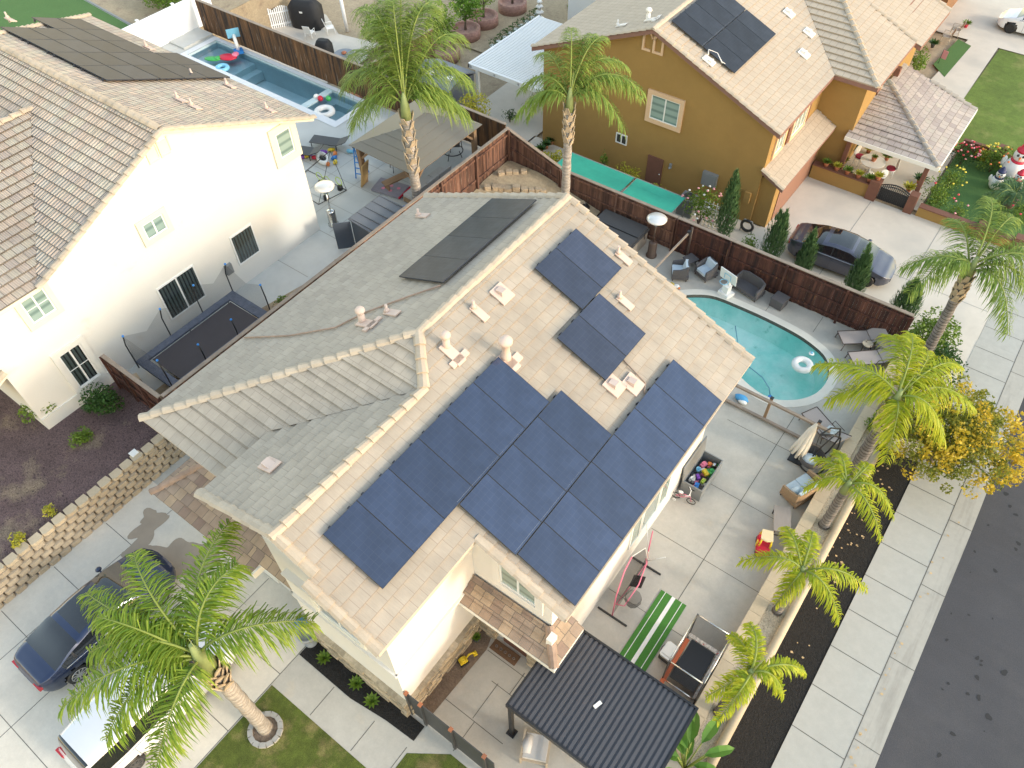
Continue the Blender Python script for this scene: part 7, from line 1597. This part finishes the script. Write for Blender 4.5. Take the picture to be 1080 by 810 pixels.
# ================================================================== CARS
def car(label, loc, rz, paint, L=4.7, W=1.84, H=1.45, suv=False, group='parked cars', hood=1.15, wheelcol=BLACK, chrome=None):
    T = thing('parked_car', label, 'car', loc, rz, group)
    def lerp(tab, x):
        for (a, p), (b_, q) in zip(tab[:-1], tab[1:]):
            if x <= b_: t = (x-a)/(b_-a); t = t*t*(3-2*t)*.5+t*.5; return p+(q-p)*t
        return tab[-1][1]
    s = L/4.7; X = lambda v: v*s
    if suv: belt = [(-2.35,.85),(-2.2,1.0),(-1.0,1.03),(1.2,1.0),(2.1,.9),(2.35,.68)]; top = [(-2.35,.90),(-2.27,1.15),(-2.05,H-.06),(-1.2,H),(.2,H),(.55,H-.06),(1.15,1.12),(1.35,1.03),(2.1,.93),(2.35,.70)]; gh = (-2.25,1.25); roofx = (-1.95,.5)
    else: belt = [(-2.35,.75),(-2.2,.93),(-1.0,.95),(1.0,.90),(2.0,.74),(2.35,.55)]; top = [(-2.35,.78),(-2.2,1.0),(-1.85,1.07),(-1.0,H-.09),(-.3,H),(.25,H-.02),(.75,H-.16),(1.45,.95),(2.0,.78),(2.35,.57)]; gh = (-1.75,1.4); roofx = (-.85,.45)
    half = [(-2.35,.42),(-2.31,.62),(-2.2,.78),(-1.95,.90),(-1.5,.965),(-1.0,1),(1.0,1),(1.6,.965),(1.95,.90),(2.15,.80),(2.3,.58),(2.35,.36)] if not suv else [(-2.35,.62),(-2.28,.80),(-2.0,.93),(-1.2,1),(1.0,1),(1.8,.96),(2.15,.84),(2.3,.66),(2.35,.5)]
    low = [(-2.35,.42),(-2.1,.25),(-1.8,.2),(1.9,.18),(2.35,.30)]
    nx = 76; rows = []; wr = .335; wx = (-1.42, 1.42); W2 = W/2
    for i in range(nx+1):
        x = -2.35+4.7*i/nx; hw = lerp(half, x)*W2; zb_ = lerp(belt, x); zt = max(lerp(top, x), zb_+.012); zl = lerp(low, x); g_ = max(0, zt-zb_); rw = hw*.985-min(.24, g_*.52)
        pts = [(0,zl+.0),(hw*.8,zl),(hw*.93,zl+.03),(hw*.965,zl+(zb_-zl)*.22),(hw*.975,zl+(zb_-zl)*.42),(hw*.99,zl+(zb_-zl)*.62),(hw*1.0,zl+(zb_-zl)*.80),(hw*.985,zb_-.03),(hw*.955,zb_)]
        ge = [(hw*.955+(rw-hw*.955)*t, zb_+(zt-.05*min(1,g_*3)-zb_)*t) for t in (.12,.5,.88)]
        pts += ge + [(rw*.97, zt-.035*min(1,g_*3)), (rw*.80, zt-.008), (rw*.45, zt+.008), (0, zt+.014)]
        rows.append((x, pts))
    m = len(rows[0][1]); body = MB(); glass = MB(); black = MB()
    def V(i, j, sgn): x, pts = rows[i]; return Vector((X(x), sgn*pts[j][0], pts[j][1]))
    for i in range(nx):
        for j in range(m-1):
            xm = (rows[i][0]+rows[i+1][0])/2; zm = (rows[i][1][j][1]+rows[i+1][1][j+1][1])/2
            if any((xm-w_)**2+(zm-.34)**2 < (wr+.055)**2 for w_ in wx) and 1 <= j <= 6: continue
            side = 9 <= j <= 10 and gh[0]+.22 < xm < gh[1]-.42; pillar = abs(xm-(-.35)) < .045 or abs(xm-(-1.22 if suv else -1.15)) < .04
            ends = (roofx[1]+.02 < xm < gh[1]-.06 or gh[0]+.03 < xm < roofx[0]-.02) and j >= 12
            if not suv and roofx[0]+.15 < xm < roofx[1]-.1 and j >= 13: ends = True
            isg = (side and not pillar) or ends
            for sg in (1, -1):
                q = [V(i,j,sg), V(i+1,j,sg), V(i+1,j+1,sg), V(i,j+1,sg)]
                if sg < 0: q.reverse()
                (glass if isg else (black if (side and pillar) or j < 2 else body)).face(q, 0, None, True)
    def close(mb):
        return mb
    import bmesh
    for nm, mb, mm in (('body',body,paint),('windows',glass,CARGLASS),('underbody',black,BLACK)):
        o = part(nm, mb, mm, T); bm = bmesh.new(); bm.from_mesh(o.data); bmesh.ops.remove_doubles(bm, verts=bm.verts, dist=.002); bm.to_mesh(o.data); bm.free()
    q = MB(); q.box(X(-1.95),X(1.95),-W2*.72,W2*.72,.22,.62); part('wheel_well', q, BLACK, T)
    for w_ in wx:
        for sg in (-1, 1):
            q = MB(); y = sg*(W2-.13); q.lathe((0,0,0),[(.2,-.11),(wr-.02,-.11),(wr,-.07),(wr,.07),(wr-.02,.11),(.2,.11)],24); i_ = [(v[0],v[2],v[1]) for v in q.v]; q.v = [(X(w_)+a, y+b2, wr+c) for a, b2, c in i_]; wh = part('wheel', q, BLACK, T)
            q = MB()
            for k in range(10): a = 2*math.pi*k/10; q.bar((X(w_),y+sg*.105,wr),(X(w_)+.22*math.cos(a),y+sg*.11,wr+.22*math.sin(a)),.045,.02,up=(0,1,0))
            q.torus((X(w_),y+sg*.10,wr),.225,.02,n=24,m=6,axis='y'); part('rim', q, wheelcol, wh)
    zf = lerp(belt,2.2)
    for sg in (-1, 1):
        q = MB(); q.slab([(X(2.14),sg*W2*.48,zf-.03),(X(2.04),sg*W2*.78,zf+.0),(X(1.82),sg*W2*.88,zf+.07),(X(2.0),sg*W2*.52,zf+.06)],(0,0,-.10)); part('headlight', q, mat('headlight',(.75,.78,.8),.1,coat=1) if 'headlight' not in bpy.data.materials else bpy.data.materials['headlight'], T)
        q = MB(); q.box(X(-2.335),X(-2.14),sg*W2*.42 if sg > 0 else -W2*.74,W2*.74 if sg > 0 else -W2*.42,.72 if not suv else .85,.84 if not suv else 1.1); part('taillight', q, mat('taillight',(.45,.01,.015),.15,coat=1) if 'taillight' not in bpy.data.materials else bpy.data.materials['taillight'], T)
        q = MB(); q.ball((X(.85),sg*(W2+.09),1.0 if not suv else 1.1),.10,.09,.07); q.bar((X(.85),sg*(W2-.06),.95),(X(.85),sg*(W2+.06),.98 if not suv else 1.05),.05,.03); part('mirror', q, paint, T)
        q = MB(); pts = [(X(x),sg*(lerp(half,x)*W2*.965+.004),lerp(belt,x)+.012) for x in [gh[0]+.25+k*(gh[1]-gh[0]-.55)/10 for k in range(11)]]; q.tube(pts,.012,5); part('window_trim', q, chrome or STEEL, T)
    for sg in (-1, 1):
        q = MB()
        for xs in (.72,-.34,-1.12):
            i = min(range(nx+1), key=lambda k: abs(rows[k][0]-xs)); q.tube([(X(rows[i][0]), sg*(rows[i][1][j][0]+.002), rows[i][1][j][1]) for j in range(2,9)], .006, 4)
        part('door_gap', q, BLACK, T)
        for xs in (-.22,-1.02): q = MB(); q.bar((X(xs-.1),sg*(W2+.004),zf*.0+lerp(belt,xs)-.13),(X(xs+.1),sg*(W2+.004),lerp(belt,xs)-.13),.03,.03); part('door_handle', q, chrome or paint, T)
    q = MB(); q.box(X(-2.37),X(-2.34),-.26,.26,.55,.68); part('number_plate', q, WHITE, T)
    q = MB(); q.box(X(2.27),X(2.33),-.45,.45,.36,.5); part('grille', q, BLACK, T)
    return T
CARGLASS = mat('car_glass',(.012,.014,.017),.04,coat=1)
def paint(n, c, metal=.5, r=.28): return mat(n, c, r, metal=metal, coat=.8, noise=[(1.2,.03)])
car('dark blue sedan with chrome window line parked beside the block wall', (-15.95,-.05,0), R(90), paint('paint_navy',(.015,.028,.075),.4,.3), 4.75, 1.86, 1.42, wheelcol=STEEL)
car('white large suv parked under the front palm', (-12.6,-.55,0), R(90), paint('paint_white',(.66,.68,.72),.05,.25), 4.95, 1.95, 1.74, suv=True, wheelcol=DKGREY)
car('dark grey sedan behind the cypresses on the ochre house driveway', (-4.2,30.1,-1.2), R(4), paint('paint_grey',(.085,.09,.125),.6,.3), 4.7, 1.85, 1.44)
car('white sedan at the top right corner on the far driveway', (-2.3,57.6,-1.2), R(180+0), paint('paint_pearl',(.82,.83,.85),.05,.25), 4.7, 1.86, 1.45, wheelcol=BLACK)

# road stains and little cracks
b = MB()
for _ in range(70):
    x, y = 4.9+abs(random.gauss(0,1.6)), random.uniform(5,24); z = zs(y)-.024+random.uniform(0,.002); r_ = random.uniform(.02,.09); blob(b, x, y, r_, r_*random.uniform(.7,1.6), z, n=10, wob=.35)
tag(b.build('road_stain', mat('oil_stain',(.022,.021,.022),.7)), 'dark oil drips scattered on the asphalt road', 'stains', kind='stuff')
SUN_STRENGTH, SUN_ANGLE, SKY_STRENGTH, EXPO = 0.65, 8.0, .15, 1.70
F_ = 816.964
RR_ = ([0.8039542958741831, 0.5944767808936033, -0.015963931966317357], [-0.4521184685601321, 0.6284306606301296, 0.6329800906559538], [-0.3863241909747399, 0.5016694746128745, -0.7740034610448168])
# ------------------------------------------------------------------ light and camera
SUN = Vector((12.9, 2.0, 5.0)).normalized(); el = math.asin(SUN.z); az = math.atan2(SUN.x, SUN.y)
w = bpy.data.worlds.new('World'); sc.world = w; w.use_nodes = True; nt = w.node_tree
sk = nt.nodes.new('ShaderNodeTexSky'); sk.sky_type = 'NISHITA'; sk.sun_disc = False; sk.sun_elevation = el; sk.sun_rotation = az
sk.air_density = 1.7; sk.dust_density = .6; sk.ozone_density = 0.1
bg = nt.nodes['Background']; bg.inputs[1].default_value = SKY_STRENGTH; tn = nt.nodes.new('ShaderNodeMix'); tn.data_type = 'RGBA'; tn.blend_type = 'MULTIPLY'; tn.inputs['Factor'].default_value = 1; tn.inputs['B'].default_value = (1.07,.955,.895,1); nt.links.new(sk.outputs[0], tn.inputs['A']); nt.links.new(tn.outputs['Result'], bg.inputs[0])   # warm tint added to the sky colour to cut its blue cast
ld = bpy.data.lights.new('sun', 'SUN'); ld.energy = SUN_STRENGTH; ld.angle = R(SUN_ANGLE); ld.color = (1, .93, .80)
lo = bpy.data.objects.new('sun', ld); COL.objects.link(lo); lo.rotation_euler = SUN.to_track_quat('Z', 'Y').to_euler()
rr, uu, ff = RR_
cd_ = bpy.data.cameras.new('camera'); cam = bpy.data.objects.new('camera', cd_); COL.objects.link(cam)
m = Matrix((rr, uu, [-k for k in ff])).transposed().to_4x4(); m.translation = Vector((0, 0, 23)); cam.matrix_world = m
cd_.sensor_width = 36; cd_.lens = 36*F_/1080; cd_.clip_end = 1000; sc.camera = cam
sc.view_settings.view_transform = 'Standard'; sc.view_settings.look = 'None'; sc.view_settings.exposure = EXPO; sc.view_settings.gamma = 1
sc.render.resolution_x = 1024; sc.render.resolution_y = 768
sc.cycles.max_bounces = 6; sc.cycles.transparent_max_bounces = 12
